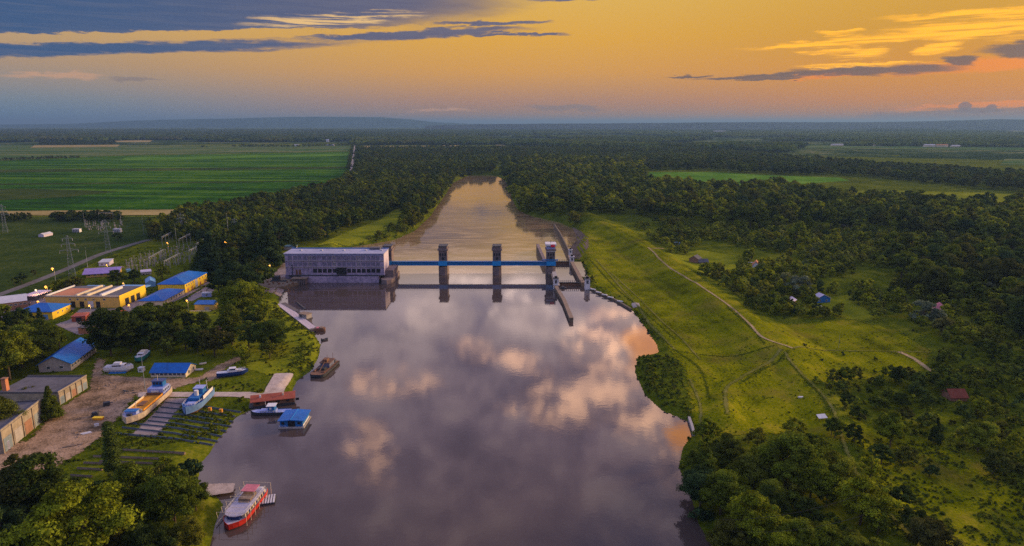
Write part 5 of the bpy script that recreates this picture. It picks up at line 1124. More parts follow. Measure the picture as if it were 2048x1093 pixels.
for k, (u, v) in enumerate([(1186, 580), (1197, 586), (1209, 591), (1221, 596), (1240, 604)]):
    p = at(u, v, 1.1); q = MB(); q.box(-2.0, 2.0, -0.5, 0.5, 0, 0.55); o = q.build('revetment_block', WHT); o.location = (p[0], p[1], 1.27); o.rotation_euler = (0, 0, -0.6); tag(o, ['white block on the revetment nearest the lock', 'second white block on the revetment from the lock', 'third white block along the revetment', 'fourth white block along the revetment', 'last white block on the revetment by the landing slab'][k], 'block', 'white blocks on the revetment')
wall_thing('outfall_wall', 'short concrete outfall at the water edge below the reed bed', 'wall', [at(1378, 835, 1.2), at(1384, 852, 1.2), at(1388, 868, 1.2)], 0.9, -2, 1.2, GREY, GREY)
# driftwood line, beacon on the weir wall by the station
t = thing('station_pier_foot', 'rounded concrete pier foot projecting upstream at the right corner of the power station', 'pier', (X1 + 1.5, yf, 0))
q = MB(); q.prism([(-3.5, 26), (-3.5, -2), (-2, -6), (2, -8), (5, -5), (6.2, 2), (6.2, 26)], -6, 3.2); q.build('base', DAMP, t); q = MB(); q.prism([(-1.5, 24), (-1.5, 3), (5.4, 3), (5.4, 24)], 3.21, 8.5); q.build('block', DAMP, t)

# ------------------------------------------------------------------ buildings on the left bank
W3 = lambda side, n, z, w_, h_, a=0.1, b=0.9: [(side, a + (b - a) * k / max(n - 1, 1), z, w_, h_) for k in range(n)]
house('yellow_hall', 'largest yellow hall with a bright blue hipped roof and arched doors on its lit side', 'hall', (371, 587), (415, 563), 18.5, 6.6, YEL, BLUE, 'hip', 3.4, 0.6,
      wins=W3('front', 4, 4.3, 1.0, 1.1, 0.08, 0.36) + W3('front', 3, 4.3, 1.0, 1.1, 0.66, 0.93), doors=[('front', 0.12, 2.2, 2.6, TILE), ('front', 0.30, 2.2, 2.6, TILE), ('front', 0.50, 4.0, 6.0, GREYL), ('front', 0.68, 2.2, 2.6, TILE), ('front', 0.88, 2.2, 2.6, TILE)])
house('yellow_hall', 'lower cream walled hall with a blue hipped roof in front of the largest hall', 'hall', (327, 612), (369, 589), 15.5, 3.4, CREAM, BLUE, 'hip', 2.6, 0.6, wins=W3('front', 6, 1.2, 1.5, 1.3, 0.12, 0.75))
t, L_ = house('yellow_workshop', 'wide flat roofed ochre workshop with dark doors and a row of roof parapets', 'workshop', (93, 615), (240, 616), 30, 6.8, YELD, GREYD, 'flat', 0, 0.15,
      wins=[('front', x, 5.0, 1.4, 0.9) for x in (0.34, 0.44, 0.55, 0.66, 0.80)], doors=[('front', 0.37, 2.8, 4.0, DARK), ('front', 0.49, 2.8, 4.0, DARK), ('front', 0.61, 3.6, 4.2, GREYL), ('front', 0.71, 2.8, 4.0, DARK)])
part('end_wall', YEL, t, (L_ + 0.16, L_ + 0.5, -0.1, 30.1, -0.5, 7.9)); part('parapet', CREAM, t, (0.3, L_ - 0.1, 0.0, 0.6, 7.06, 7.8)); part('parapet', WHT, t, (0.2, 0.8, 0.7, 29, 7.06, 8.0)); part('parapet', WHT, t, (L_ * 0.73, L_ * 0.73 + 1.6, 1.0, 24, 7.06, 8.6)); part('parapet', CREAM, t, (L_ * 0.40, L_ * 0.43, 1, 28, 7.06, 8.3)); part('parapet', CREAM, t, (L_ * 0.55, L_ * 0.565, 1, 28, 7.06, 8.3))  # end wall in brighter yellow: its sunlit side is put into the colour
part('roof_sheet', WOOD, t, (L_ * 0.44, L_ * 0.54, 2, 26, 7.055, 7.5)); part('roof_sheet', TILE, t, (L_ * 0.05, L_ * 0.38, 3, 22, 7.055, 7.3)); part('awning', BLUE2, t, (L_ * 0.12, L_ * 0.36, 30.2, 35, 5.8, 6.4)); part('awning', BLUE2, t, (L_ * 0.62, L_ * 1.02, 30.2, 36, 6.0, 6.6)); part('skylight', GLASS, t, (L_ * 0.45, L_ * 0.53, 5, 10, 7.51, 7.8))
for y in (5.5, 12, 18.5): part('door', DARK, t, (L_ + 0.503, L_ + 0.6, y, y + 4.2, 0.2, 4.6))
house('yellow_house', 'yellow house with a broad blue hipped roof left of the flat roofed workshop', 'house', (106, 639), (142, 623), 21, 4.8, YEL, BLUE, 'hip', 3.2, 0.7, wins=W3('front', 3, 2.2, 0.8, 1.0, 0.3, 0.8), doors=[('left', 0.8, 3.0, 3.0, BLUE2)])
house('long_shed', 'long narrow shed with a patched bright blue roof beside the dirt yard', 'shed', (143, 742), (193, 704), 14, 4.2, GREY, BLUE, 'gable', 3.8, 0.9, wins=W3('front', 9, 1.6, 1.6, 1.2, 0.06, 0.94) + [('left', 0.3, 1.5, 1.6, 1.2), ('left', 0.7, 1.5, 1.6, 1.2)])
t, L_ = house('boat_shed', 'blue gabled boat shed with a cream wall beside the yard and slipway', 'shed', (302, 755), (372, 755), 10.5, 2.6, CREAM, BLUE, 'gable', 2.6, 0.5, wins=W3('front', 8, 1.0, 1.5, 1.2, 0.07, 0.93) + [('right', 0.3, 1.0, 1.2, 1.3), ('right', 0.75, 1.0, 1.2, 1.3)])
t, L_ = house('yellow_hut', 'small yellow hut with a blue lean-to roof on the lawn', 'hut', (390, 621), (429, 621), 6, 4.0, YELD, BLUE, 'mono', 1.0, 0.4, doors=[('front', 0.62, 3.0, 2.2, GREY)])
part('step', CREAM, t, (-2, L_ - 1, -2.6, -1.2, -0.2, 0.15))
house('site_cabin', 'white and pale blue site cabin above the yellow hut', 'cabin', (404, 595), (423, 594), 3.4, 2.6, BPAINT2, WHT, 'flat', 0, 0.15, wins=[('front', 0.5, 1.0, 1.2, 0.9)])
house('long_shed', 'ochre building under a wide purple grey sheet roof near the country road', 'shed', (172, 556), (235, 552), 17, 3.4, YELD, PURP, 'gable', 2.2, 2.0, wins=W3('front', 5, 1.2, 1.6, 1.0))
house('white_house', 'small white walled house with a lilac roof beyond the purple roofed shed', 'house', (198, 533), (219, 532), 12, 3.2, LILAC, GREYL, 'mono', 0.6, 0.4, wins=[('front', 0.3, 1.0, 1.0, 1.0), ('front', 0.7, 1.0, 1.0, 1.0)])
house('grey_shed', 'flat grey roofed brick store at the left edge of the photo', 'store', (-30, 628), (56, 617), 22, 5.0, BRICK, GREYL, 'flat', 0, 0.3, wins=W3('front', 7, 3.0, 1.5, 1.0, 0.3, 0.95))
house('grey_shed', 'low open shed with a pale roof behind the yellow hipped house', 'shed', (72, 602), (105, 590), 9, 3.0, GREYD, LILAC, 'flat', 0, 0.5)
house('curved_shed', 'pale blue metal shed left of the largest yellow hall', 'shed', (292, 575), (312, 573), 15, 3.0, BLUE2, BLUE2, 'gabley', 2.0, 0.15)
house('grey_shed', 'low shed with a pale roof in front of the switchyard', 'shed', (283, 551), (303, 549), 7, 2.4, GREY, LILAC, 'mono', 0.5, 0.3)
house('kiosk', 'tiny turquoise kiosk at the near corner of the switchyard', 'kiosk', (254, 546), (262, 545), 3, 2.2, BLUE2, BLUE2, 'flat', 0, 0.2)
house('red_shed', 'dark red lean-to shed in the yard before the workshop', 'shed', (144, 645), (172, 643), 8, 3.6, RED, PINK, 'mono', -0.6, 0.3, doors=[('front', 0.5, 3, 2.6, DARK)])
house('brick_hut', 'orange brick hut just above the long blue shed', 'hut', (180, 668), (193, 660), 6, 3.4, TILE, GREYD, 'mono', 0.6, 0.2, doors=[('front', 0.5, 1.2, 2.0, DARK)])
house('small_house', 'small house with a steep pink roof among dark trees', 'house', (355, 677), (370, 673), 5.5, 3.6, CREAM, PINK, 'gabley', 3.2, 0.4, group=None)
house('small_house', 'small house with a pale pink gable right of the steep pink roof', 'house', (432, 676), (447, 675), 6, 3.4, CREAM, PINK, 'gable', 2.2, 0.4)
house('small_house', 'dark red roofed house below the workshop forecourt', 'house', (231, 637), (256, 632), 7, 2.8, GREY, RED, 'hip', 1.8, 0.4)
house('white_house', 'white roofed house with a red stripe among conifers left of the dam', 'house', (447, 503), (474, 499), 14, 3.6, CREAM, WHT, 'gable', 2.4, 0.5, wins=W3('front', 4, 1.2, 1.2, 1.2))
house('brown_house', 'brown roofed house just behind the white roofed house', 'house', (484, 496), (505, 495), 12, 4.0, CREAM, RED, 'gable', 2.8, 0.4, wins=W3('front', 3, 1.4, 1.2, 1.2))
house('grey_shed', 'pale cyan roofed shed behind the left end of the power station', 'shed', (568, 500), (590, 500), 8, 3.0, GREY, BLUE2, 'flat', 0, 0.2)
t, L_ = house('lookout_house', 'little pink roofed lookout house above the green bank beyond the dam', 'house', (635, 471), (649, 471), 8, 6.0, CREAM, TILE, 'hip', 3.4, 0.6, wins=[('front', 0.3, 3.4, 1.1, 1.3), ('front', 0.7, 3.4, 1.1, 1.3)], doors=[('front', 0.75, 2.2, 2.4, DARK)])
# flat roofed concrete garages at the left edge
GWALL = mat('stained_garage_wall', (0.30, 0.25, 0.19), 0.95, 0.45, 0.35, 0.1); GDOOR = mat('faded_blue_door', (0.16, 0.20, 0.24), 0.8, 0.4, 0.8)
def garage(a, b, d, h, label, ndoor):
    t, L_ = house('garage_block', label, 'garage', a, b, d, h, GWALL, GREYD, 'flat', 0, 0.05, group='flat roofed garage blocks')
    part('parapet', GWALL, t, (-0.1, L_ + 0.1, -0.15, 0.3, h + 0.3, h + 0.9)); part('parapet', GREYD, t, (-0.12, 0.25, 0.31, d, h + 0.3, h + 0.8)); part('parapet', GREYD, t, (L_ - 0.25, L_ + 0.12, 0.31, d, h + 0.3, h + 0.8))
    for k in range(ndoor):
        x = L_ * (k + 0.5) / ndoor; part('garage_door', [GDOOR, GREY, BRICK, STEEL][k % 4], t, (x - L_ / ndoor * 0.36, x + L_ / ndoor * 0.36, -0.1, -0.003, 0.1, h * 0.62)); part('pilaster', GWALL, t, (x - L_ / ndoor * 0.5 - 0.25, x - L_ / ndoor * 0.5 + 0.25, -0.35, -0.003, 0, h + 0.28))
    return t
garage((120, 811), (176, 776), 26, 5.2, 'flat roofed garage block with a long pale wall facing the dirt yard', 5)
garage((8, 908), (87, 842), 20, 8.2, 'taller flat roofed garage block at the left edge nearest the camera', 4)
p = at(18, 815); t = thing('chimney', 'square brick chimney between the two garage blocks', 'chimney', (p[0], p[1], LAND)); part('stack', TILE, t, (-0.9, 0.9, -0.9, 0.9, 0, 10.5)); part('cap', BRICK, t, (-1.1, 1.1, -1.1, 1.1, 10.51, 11))
p = at(12, 912); t = thing('white_container', 'white tank by the near corner of the taller garage block', 'tank', (p[0], p[1], LAND), 0.7); part('body', WHT, t, (-1.4, 1.6, -1, 1, 0.4, 3.4)); part('skid', DSTEEL, t, (-1.5, 1.7, -0.9, 0.9, 0, 0.39))
# right bank huts
def onhouse(name, label, cat, a, b, *r, **k): z = max(0.5, on(*a)[2]); return house(name, label, cat, a, b, *r, z=z, **k)
onhouse('hut', 'pale lilac roofed hut with a yellow ridge board among the right bank scrub', 'hut', (1568, 606), (1586, 609), 5, 2.4, BRICK, LILAC, 'gabley', 1.4, 0.6)
onhouse('blue_hut', 'bright blue hut with a lilac roof in a clearing on the right bank', 'hut', (1633, 607), (1660, 606), 5.5, 3.4, BPAINT, LILAC, 'gabley', 2.4, 0.5, wins=[('front', 0.25, 1.2, 0.9, 1.0), ('front', 0.72, 1.2, 0.9, 1.0)])
onhouse('hut', 'turquoise tiny hut beside the switchback of the levee path', 'hut', (1349, 491), (1360, 491), 4, 2.2, BLUE2, BLUE2, 'flat', 0, 0.2)
onhouse('barn', 'dark brown collapsed looking barn in the clearing behind the levee', 'barn', (1378, 524), (1396, 526), 8, 3.2, BRICK, GREYD, 'gabley', 2.4, 0.6)
onhouse('barn', 'low dark barn right of the brown barn behind the levee', 'barn', (1398, 528), (1416, 528), 6, 1.8, WOOD, GREYD, 'gable', 2.0, 0.6)
onhouse('small_house', 'white gabled house with an orange roof half hidden in scrub', 'house', (1504, 540), (1518, 541), 8, 4.0, WHT, TILE, 'gabley', 3.0, 0.5)
onhouse('small_house', 'brick red roofed house buried in dark trees on the lower right', 'house', (1902, 803), (1934, 803), 6.5, 2.0, BRICK, mat('old_brick_roof', (0.20, 0.05, 0.03), 0.9, 0.3, 0.6), 'gable', 2.4, 0.5)
onhouse('small_house', 'faded pink roofed house behind the silver-grey tree on the right', 'house', (1868, 632), (1892, 634), 8, 4.5, CREAM, PINK, 'hip', 3.2, 0.5)
p = on(1643, 841); t = thing('information_board', 'white slanted board standing in the grass of the lower right meadow', 'board', (p[0], p[1], p[2]), 0.2)
q = MB(); q.add([(-1.9, -1.0, 1.3), (1.9, -1.0, 1.3), (1.9, 1.0, 2.2), (-1.9, 1.0, 2.2), (-1.9, -1.0, 1.2), (1.9, -1.0, 1.2), (1.9, 1.0, 2.1), (-1.9, 1.0, 2.1)], [(0, 1, 2, 3), (7, 6, 5, 4), (0, 4, 5, 1), (1, 5, 6, 2), (2, 6, 7, 3), (3, 7, 4, 0)]); q.build('panel', WHT, t)
for x, y, z_ in ((-1.7, -0.8, 1.25), (1.7, -0.8, 1.25), (1.7, 0.8, 2.0), (-1.7, 0.8, 2.0)): part('leg', DSTEEL, t, (x - 0.06, x + 0.06, y - 0.06, y + 0.06, -0.2, z_))
for (u, v, w_, lab) in [(1602, 796, 1.2, 'small white slab lying in the meadow above the white board'), (1500, 526, 3.0, 'pale panel lying in the clearing near the white gabled house'), (1637, 614, 2.4, 'pale plank pile at the foot of the blue hut')]:
    p = on(u, v); q = MB(); q.box(-w_, w_, -0.5, 0.5, 0, 0.3); q.box(-w_ * 0.8, w_ * 0.7, -0.35, 0.4, 0.31, 0.5); o = q.build('slab', WHT); o.location = (p[0], p[1], p[2] + 0.1); tag(o, lab, 'slab')
# ------------------------------------------------------------------ boats
def hull(parent, L, B, D, m, deckm, name='hull', z0=0.0, bow=0.28, sheer=0.5, stern=0.85, bulwark=0.5, flat=False, stripe=None):
    """lofted hull, bow at +x; returns deck height function"""
    st = [0, 0.04, 0.12, 0.3, 0.5, 0.68, 0.80, 0.90, 0.96, 1.0]; v, f = [], []
    def hb(t):
        if t < 0.12: return B / 2 * (stern + (1 - stern) * t / 0.12)
        k = (t - (1 - bow)) / bow; return B / 2 * (1 if k <= 0 else max(0.03, 1 - k ** 2.1)) if not flat else B / 2 * (1 if k <= 0 else 1 - 0.35 * k * k)
    zt = lambda t: D + sheer * max(0, (t - 0.5) / 0.5) ** 2 + sheer * 0.35 * max(0, (0.4 - t) / 0.4) ** 2
    for t in st:
        w_ = hb(t); x = (t - 0.5) * L; zb = z0 - 0.6 + (0.9 * max(0, (t - 0.85) / 0.15) if not flat else 0); z1 = zt(t) + bulwark
        xb = x - (0.05 * L * max(0, (t - 0.8) / 0.2))
        v += [(xb, -w_ * 0.72, zb), (x, -w_ * 0.97, z0 + 0.25 * D), (x, -w_, z1), (x, -w_ + 0.15, z1), (x, -max(w_ - 0.15, 0), zt(t)), (x, max(w_ - 0.15, 0), zt(t)), (x, w_ - 0.15, z1), (x, w_, z1), (x, w_ * 0.97, z0 + 0.25 * D), (xb, w_ * 0.72, zb)]
    n = 10; mi = []
    for a in range(len(st) - 1):
        for b in range(n):
            c_ = (b + 1) % n; f.append((a * n + b, a * n + c_, (a + 1) * n + c_, (a + 1) * n + b)); mi.append(1 if b == 4 else (2 if stripe and b in (0, 8) else 0))
    f.append(tuple(range(n))[::-1]); mi.append(0); f.append(tuple((len(st) - 1) * n + k for k in range(n))); mi.append(0)
    o = mesh_obj(name, v, [q[::-1] for q in f], [m, deckm] + ([stripe] if stripe else []), parent, False, None, mi); return zt
def boat(name, label, stern_px, bow_px, zref, cat='boat', z=0.0, group=None):
    A, B = np.array(at(*stern_px, zref)), np.array(at(*bow_px, zref)); c_ = (A + B) / 2; L_ = float(np.linalg.norm(B - A))
    return thing(name, label, cat, (c_[0], c_[1], z), atan2(B[1] - A[1], B[0] - A[0]), group), L_
def rail(parent, pts, h=0.9, m=WHT, r=0.05, every=1.6, name='railing'):
    q = MB()
    for a, b in zip(pts[:-1], pts[1:]):
        a, b = np.array(a, float), np.array(b, float); q.bar(a + (0, 0, h), b + (0, 0, h), r); q.bar(a + (0, 0, h * 0.5), b + (0, 0, h * 0.5), r * 0.7)
        n = max(1, int(np.linalg.norm(b - a) / every))
        for k in range(n + 1): p = a + (b - a) * k / n; q.bar(p, p + (0, 0, h), r)
    return q.build(name, m, parent)
# red and white passenger boat, bottom left of the water
t, L_ = boat('passenger_boat', 'red hulled passenger boat with a long pale lilac deck moored at the near left shore', (517, 982), (457, 1056), 1.0); L_ *= 1.02; Bm = 7.2
hull(t, L_, Bm, 1.3, HULLR, GDECK, z0=0, bulwark=0.35, bow=0.25, stripe=None)
part('side_wall', CREAM, t, (-L_ * 0.42, L_ * 0.27, -Bm / 2 + 0.55, Bm / 2 - 0.55, 1.35, 2.9)); q = MB(); q.prism([(-L_ * 0.40, -Bm / 2 + 0.35), (L_ * 0.26, -Bm / 2 + 0.35), (L_ * 0.33, -Bm / 2 + 1.1), (L_ * 0.37, -0.9), (L_ * 0.37, 0.9), (L_ * 0.33, Bm / 2 - 1.1), (L_ * 0.26, Bm / 2 - 0.35), (-L_ * 0.40, Bm / 2 - 0.35)], 2.91, 3.1); q.build('upper_deck', GDECK, t)
for k in range(8):
    x = -L_ * 0.38 + k * L_ * 0.082
    for s in (-1, 1): y = s * (Bm / 2 - 0.55); part('window', DARK if k % 3 else HULLB, t, (x, x + L_ * 0.05, min(y, y + s * 0.05) + s * 0.003, max(y, y + s * 0.05) + s * 0.003, 1.7, 2.6))
part('bow_cabin', HULLB, t, (L_ * 0.271, L_ * 0.335, -1.9, 1.9, 1.4, 2.6))
part('wheelhouse', WOOD, t, (-L_ * 0.24, -L_ * 0.02, -1.9, 1.9, 3.11, 4.0)); part('canopy', PINK, t, (-L_ * 0.34, -L_ * 0.14, -2.2, 2.2, 5.0, 5.15)).__setitem__('label', 'pale pink flat canopy'); bpy.data.objects[t.children[-1].name]
q = MB()
for x in (-L_ * 0.33, -L_ * 0.15):
    for y in (-2, 2): q.bar((x, y, 3.1), (x, y, 5.0), 0.06)
q.build('canopy_posts', WHT, t); rail(t, [(-L_ * 0.4, -Bm / 2 + 0.4, 3.1), (L_ * 0.26, -Bm / 2 + 0.4, 3.1), (L_ * 0.36, -1, 3.1), (L_ * 0.36, 1, 3.1), (L_ * 0.26, Bm / 2 - 0.4, 3.1), (-L_ * 0.4, Bm / 2 - 0.4, 3.1)])
part('bench', WOOD, t, (-L_ * 0.0, L_ * 0.01, -1.6, 1.6, 3.11, 3.6)); part('stern_cabin', WHT, t, (-L_ * 0.47, -L_ * 0.425, -2, 2, 1.4, 2.8)); part('tyre_fender', DSTEEL, t, (-L_ * 0.49, -L_ * 0.475, -1, 1, 0.6, 1.3))
t2 = thing('mooring_frame', 'pale pipe framework standing along both sides of the red passenger boat', 'frame', tuple(t.location), t.rotation_euler[2])
for k in range(7):
    x = -L_ * 0.48 + k * L_ * 0.14; q = MB(); q.bar((x, -Bm / 2 - 0.5, 0), (x + 0.6, -Bm / 2 - 0.9, 4.6), 0.07); q.bar((x, Bm / 2 + 0.7, 0), (x + 0.4, Bm / 2 + 0.9, 4.4), 0.07); q.bar((x + 0.6, -Bm / 2 - 0.9, 4.6), (x + 0.4, Bm / 2 + 0.9, 4.4), 0.05); q.build('hoop', CREAM, t2)
q = MB(); q.bar((-L_ * 0.5, -Bm / 2 - 1.2, 0.6), (L_ * 0.4, -Bm / 2 - 1.2, 0.6), 0.16); q.build('boom', CREAM, t2)
p = at(530, 1000, 0.5); t = thing('landing_stage', 'small slatted landing stage behind the stern of the red boat', 'jetty', (p[0], p[1], 0), 0.25)
part('float', DSTEEL, t, (-3.2, 3.2, -2.4, 2.4, -0.4, 0.5))
for k in range(8): part('plank', STEELL, t, (-3.1 + k * 0.8, -2.6 + k * 0.8, -2.5, 2.5, 0.51, 0.75))
# orange hold cargo ship on the slipway
t, L_ = boat('cargo_ship', 'cream hulled cargo ship with an open orange hold standing on the slipway', (329, 786), (253, 851), 2.6, 'ship', LAND + 0.5); Bm = 8.4
hull(t, L_, Bm, 2.2, HULLC, GDECK, z0=0, bulwark=0.5, bow=0.2, stripe=RUST)
q = MB(); q.box(-L_ * 0.22, L_ * 0.27, -Bm / 2 + 1.0, Bm / 2 - 1.0, 2.25, 2.5); q.build('hold', ORNG, t)
for s in (-1, 1): y = s * (Bm / 2 - 0.85); part('coaming', ORNG if s > 0 else CREAM, t, (-L_ * 0.23, L_ * 0.28, y - 0.12, y + 0.12, 2.25, 3.3))
part('bulkhead', RUST, t, (-L_ * 0.245, -L_ * 0.23, -Bm / 2 + 0.8, Bm / 2 - 0.8, 2.25, 3.5)); part('cargo', RUST, t, (-L_ * 0.02, L_ * 0.12, -1.6, 0.6, 2.51, 2.9)); part('bulkhead', CREAM, t, (L_ * 0.28, L_ * 0.29, -Bm / 2 + 1.2, Bm / 2 - 1.2, 2.25, 3.5))
part('deckhouse', BPAINT2, t, (-L_ * 0.45, -L_ * 0.26, -Bm / 2 + 0.9, Bm / 2 - 0.9, 2.3, 4.9)); part('wheelhouse', BPAINT, t, (-L_ * 0.44, -L_ * 0.34, -2.2, 2.2, 4.91, 7.2)); part('roof', HULLB, t, (-L_ * 0.45, -L_ * 0.33, -2.6, 2.6, 7.21, 7.4)); part('white_panel', WHT, t, (-L_ * 0.258, -L_ * 0.25, -1.6, 1.6, 2.4, 4.2)); part('stern_rail', WHT, t, (-L_ * 0.49, -L_ * 0.485, -Bm / 2 + 1, Bm / 2 - 1, 2.8, 3.8))
part('fore_cabin', BPAINT2, t, (L_ * 0.31, L_ * 0.38, -2.2, 2.2, 2.3, 3.9)); part('fore_cabin_roof', BPAINT, t, (L_ * 0.30, L_ * 0.39, -2.4, 2.4, 3.91, 4.1)); q = MB(); q.bar((L_ * 0.25, 0, 2.4), (L_ * 0.24, 0, 6.2), 0.12); q.bar((-L_ * 0.36, 0, 7.4), (-L_ * 0.36, 0, 10), 0.09); q.build('mast', CREAM, t)
for k in range(4): part('window', DARK, t, (-L_ * 0.43 + k * L_ * 0.045, -L_ * 0.405 + k * L_ * 0.045, Bm / 2 - 0.896, Bm / 2 - 0.85, 3.3, 4.2))
for k in range(3): part('wheelhouse_window', DARK, t, (-L_ * 0.339, -L_ * 0.337, -1.8 + k * 1.3, -0.9 + k * 1.3, 5.8, 6.8))
part('winch', DSTEEL, t, (L_ * 0.40, L_ * 0.43, -0.9, 0.9, 2.6, 3.4))
for k in range(4): part('cradle', WOOD, t, (-L_ * 0.35 + k * L_ * 0.22, -L_ * 0.33 + k * L_ * 0.22, -Bm / 2, Bm / 2, -0.6, -0.3))
# blue tug beside it
t, L_ = boat('tugboat', 'blue and white tugboat with a rusty hull on the slipway right of the cargo ship', (415, 789), (372, 832), 2.8, 'ship', LAND + 0.6); Bm = 7.6
hull(t, L_, Bm, 2.0, mat('chalky_blue_hull', (0.10, 0.20, 0.42), 0.7, 0.4, 0.9), BPAINT, z0=0, bulwark=0.8, bow=0.34, sheer=1.0, stripe=RUST)
part('deckhouse', BPAINT, t, (-L_ * 0.30, L_ * 0.12, -2.2, 2.2, 2.1, 4.0)); part('wheelhouse', BPAINT, t, (-L_ * 0.26, -L_ * 0.10, -1.9, 1.9, 4.01, 6.2)); part('roof', BPAINT2, t, (-L_ * 0.28, -L_ * 0.09, -2.1, 2.1, 6.21, 6.4)); part('fore_hatch', BPAINT2, t, (L_ * 0.18, L_ * 0.28, -1.6, 1.6, 2.2, 3.1)); q = MB(); q.bar((-L_ * 0.02, 0, 4.0), (-L_ * 0.02, 0, 6.2), 0.85, 10); q.build('funnel', WHT, t); part('side_screen', WHT, t, (-L_ * 0.42, L_ * 0.05, Bm / 2 - 0.6, Bm / 2 - 0.5, 2.7, 4.3))
q = MB(); q.bar((-L_ * 0.2, 0, 6.4), (-L_ * 0.2, 0, 9.6), 0.08); q.bar((-L_ * 0.38, 1.5, 2.2), (-L_ * 0.34, 1.5, 8), 0.1); q.build('mast', WHT, t); part('stern_drum', DSTEEL, t, (-L_ * 0.45, -L_ * 0.40, -1.2, 1.2, 2.3, 3.2))
for k in range(4): part('window', DARK, t, (-L_ * 0.25 + k * L_ * 0.09, -L_ * 0.2 + k * L_ * 0.09, 2.203, 2.26, 2.9, 3.6))
rail(t, [(L_ * 0.1, -Bm / 2 + 0.6, 2.8), (L_ * 0.3, -Bm / 2 + 1.2, 3), (L_ * 0.42, 0, 3.2), (L_ * 0.3, Bm / 2 - 1.2, 3), (L_ * 0.1, Bm / 2 - 0.6, 2.8)], 0.8)
# yachts ashore
t, L_ = boat('cabin_cruiser', 'large white cabin cruiser laid up on a blue sheet beside the dirt yard', (211, 744), (268, 742), 2.2, 'boat', LAND + 1.0); hull(t, L_, 4.4, 1.5, WHT, GREYL, bulwark=0.25)
part('tarpaulin', BPAINT, t, (-L_ * 0.3, L_ * 0.3, -3.2, -1.0, -0.98, -0.8)); part('cabin', WHT, t, (-L_ * 0.22, L_ * 0.22, -1.5, 1.5, 1.55, 2.7)); part('windscreen', DARK, t, (-L_ * 0.2, L_ * 0.12, -1.54, -1.503, 1.9, 2.45)); part('flybridge', WHT, t, (-L_ * 0.16, L_ * 0.08, -1.2, 1.2, 2.71, 3.5)); part('windscreen', DARK, t, (L_ * 0.221, L_ * 0.225, -1.2, 1.2, 1.9, 2.5)); rail(t, [(L_ * 0.2, -1.8, 1.8), (L_ * 0.42, -0.5, 2.1), (L_ * 0.42, 0.5, 2.1), (L_ * 0.2, 1.8, 1.8)], 0.6)
q = MB()
for k in range(4): q.box(-L_ * 0.35 + k * L_ * 0.22, -L_ * 0.33 + k * L_ * 0.22, -1.8, 1.8, -0.99, -0.6)
q.build('trestles', WOOD, t)
t, L_ = boat('cabin_cruiser', 'green hulled old boat laid up behind the white cruiser', (294, 711), (275, 728), 2.2, 'boat', LAND + 0.8); hull(t, L_, 4.6, 1.6, HULLT, WHT, bulwark=0.3)
part('cabin', WHT, t, (-L_ * 0.35, L_ * 0.15, -1.5, 1.5, 1.65, 3.0)); part('roof', CREAM, t, (-L_ * 0.3, L_ * 0.0, -1.2, 1.2, 3.01, 3.2)); part('window', DARK, t, (L_ * 0.151, L_ * 0.155, -1.1, 1.1, 2.1, 2.7)); part('window', HULLB, t, (-L_ * 0.3, L_ * 0.1, -1.54, -1.503, 2.0, 2.6))
t, L_ = boat('cabin_cruiser', 'small white cruiser with a navy hull laid up beside the track', (434, 757), (497, 750), 1.8, 'boat', LAND + 0.9); hull(t, L_, 4.0, 1.2, HULLB, WHT, bulwark=0.2, stripe=HULLB)
part('cabin', WHT, t, (-L_ * 0.16, L_ * 0.16, -1.3, 1.3, 1.35, 2.2)); part('hardtop', WHT, t, (-L_ * 0.10, L_ * 0.12, -1.4, 1.4, 2.9, 3.05)); part('windscreen', HULLB, t, (-L_ * 0.08, L_ * 0.10, -1.2, 1.2, 2.21, 2.89)); part('foredeck', WHT, t, (L_ * 0.161, L_ * 0.3, -1.0, 1.0, 1.6, 2.0)); rail(t, [(L_ * 0.2, -1.5, 1.7), (L_ * 0.42, -0.3, 2.0), (L_ * 0.42, 0.3, 2.0), (L_ * 0.2, 1.5, 1.7)], 0.6); part('cradle', WOOD, t, (-L_ * 0.3, L_ * 0.3, -0.6, 0.6, -0.9, -0.6))
house('site_cabin', 'little white trailer between the white cruiser and the boat shed', 'trailer', (276, 745), (286, 745), 2.2, 1.9, WHT, GREYL, 'flat', 0, 0.1, wins=[('front', 0.5, 0.8, 1.0, 0.6)])
# houseboat with the rust red roof, tug alongside, floating blue boathouse
A = at(500, 822, 0); B = at(588, 812, 0); Lh = sqrt((B[0] - A[0]) ** 2 + (B[1] - A[1]) ** 2)
t = thing('houseboat', 'long houseboat with a rust red roof moored at the end of the slipway walk', 'houseboat', (A[0], A[1] + 1.5, 0), atan2(B[1] - A[1], B[0] - A[0]))
part('pontoon', DSTEEL, t, (-1, Lh, 0, 7.5, -0.5, 0.8)); part('wall', RUST, t, (0.8, Lh - 0.3, 0.8, 6.8, 0.81, 3.2)); roof_part(t, 'gable', Lh, 7.6, 3.25, 1.5, RED, 0.3)
for k in range(5): part('window', DARK, t, (2 + k * 4, 3.4 + k * 4, 0.74, 0.797, 1.5, 2.6))
part('chimney', WHT, t, (3.4, 4.1, 1.8, 2.5, 3.3, 5.0)); part('chimney', CREAM, t, (Lh - 5, Lh - 4.3, 1.9, 2.6, 3.3, 5.0))
t, L_ = boat('tugboat', 'blue and white tug moored in front of the rust red houseboat', (586, 823), (497, 826), 0.6); L_ *= 0.9; hull(t, L_, 4.6, 0.9, DSTEEL, BPAINT2, bulwark=0.35, bow=0.2)
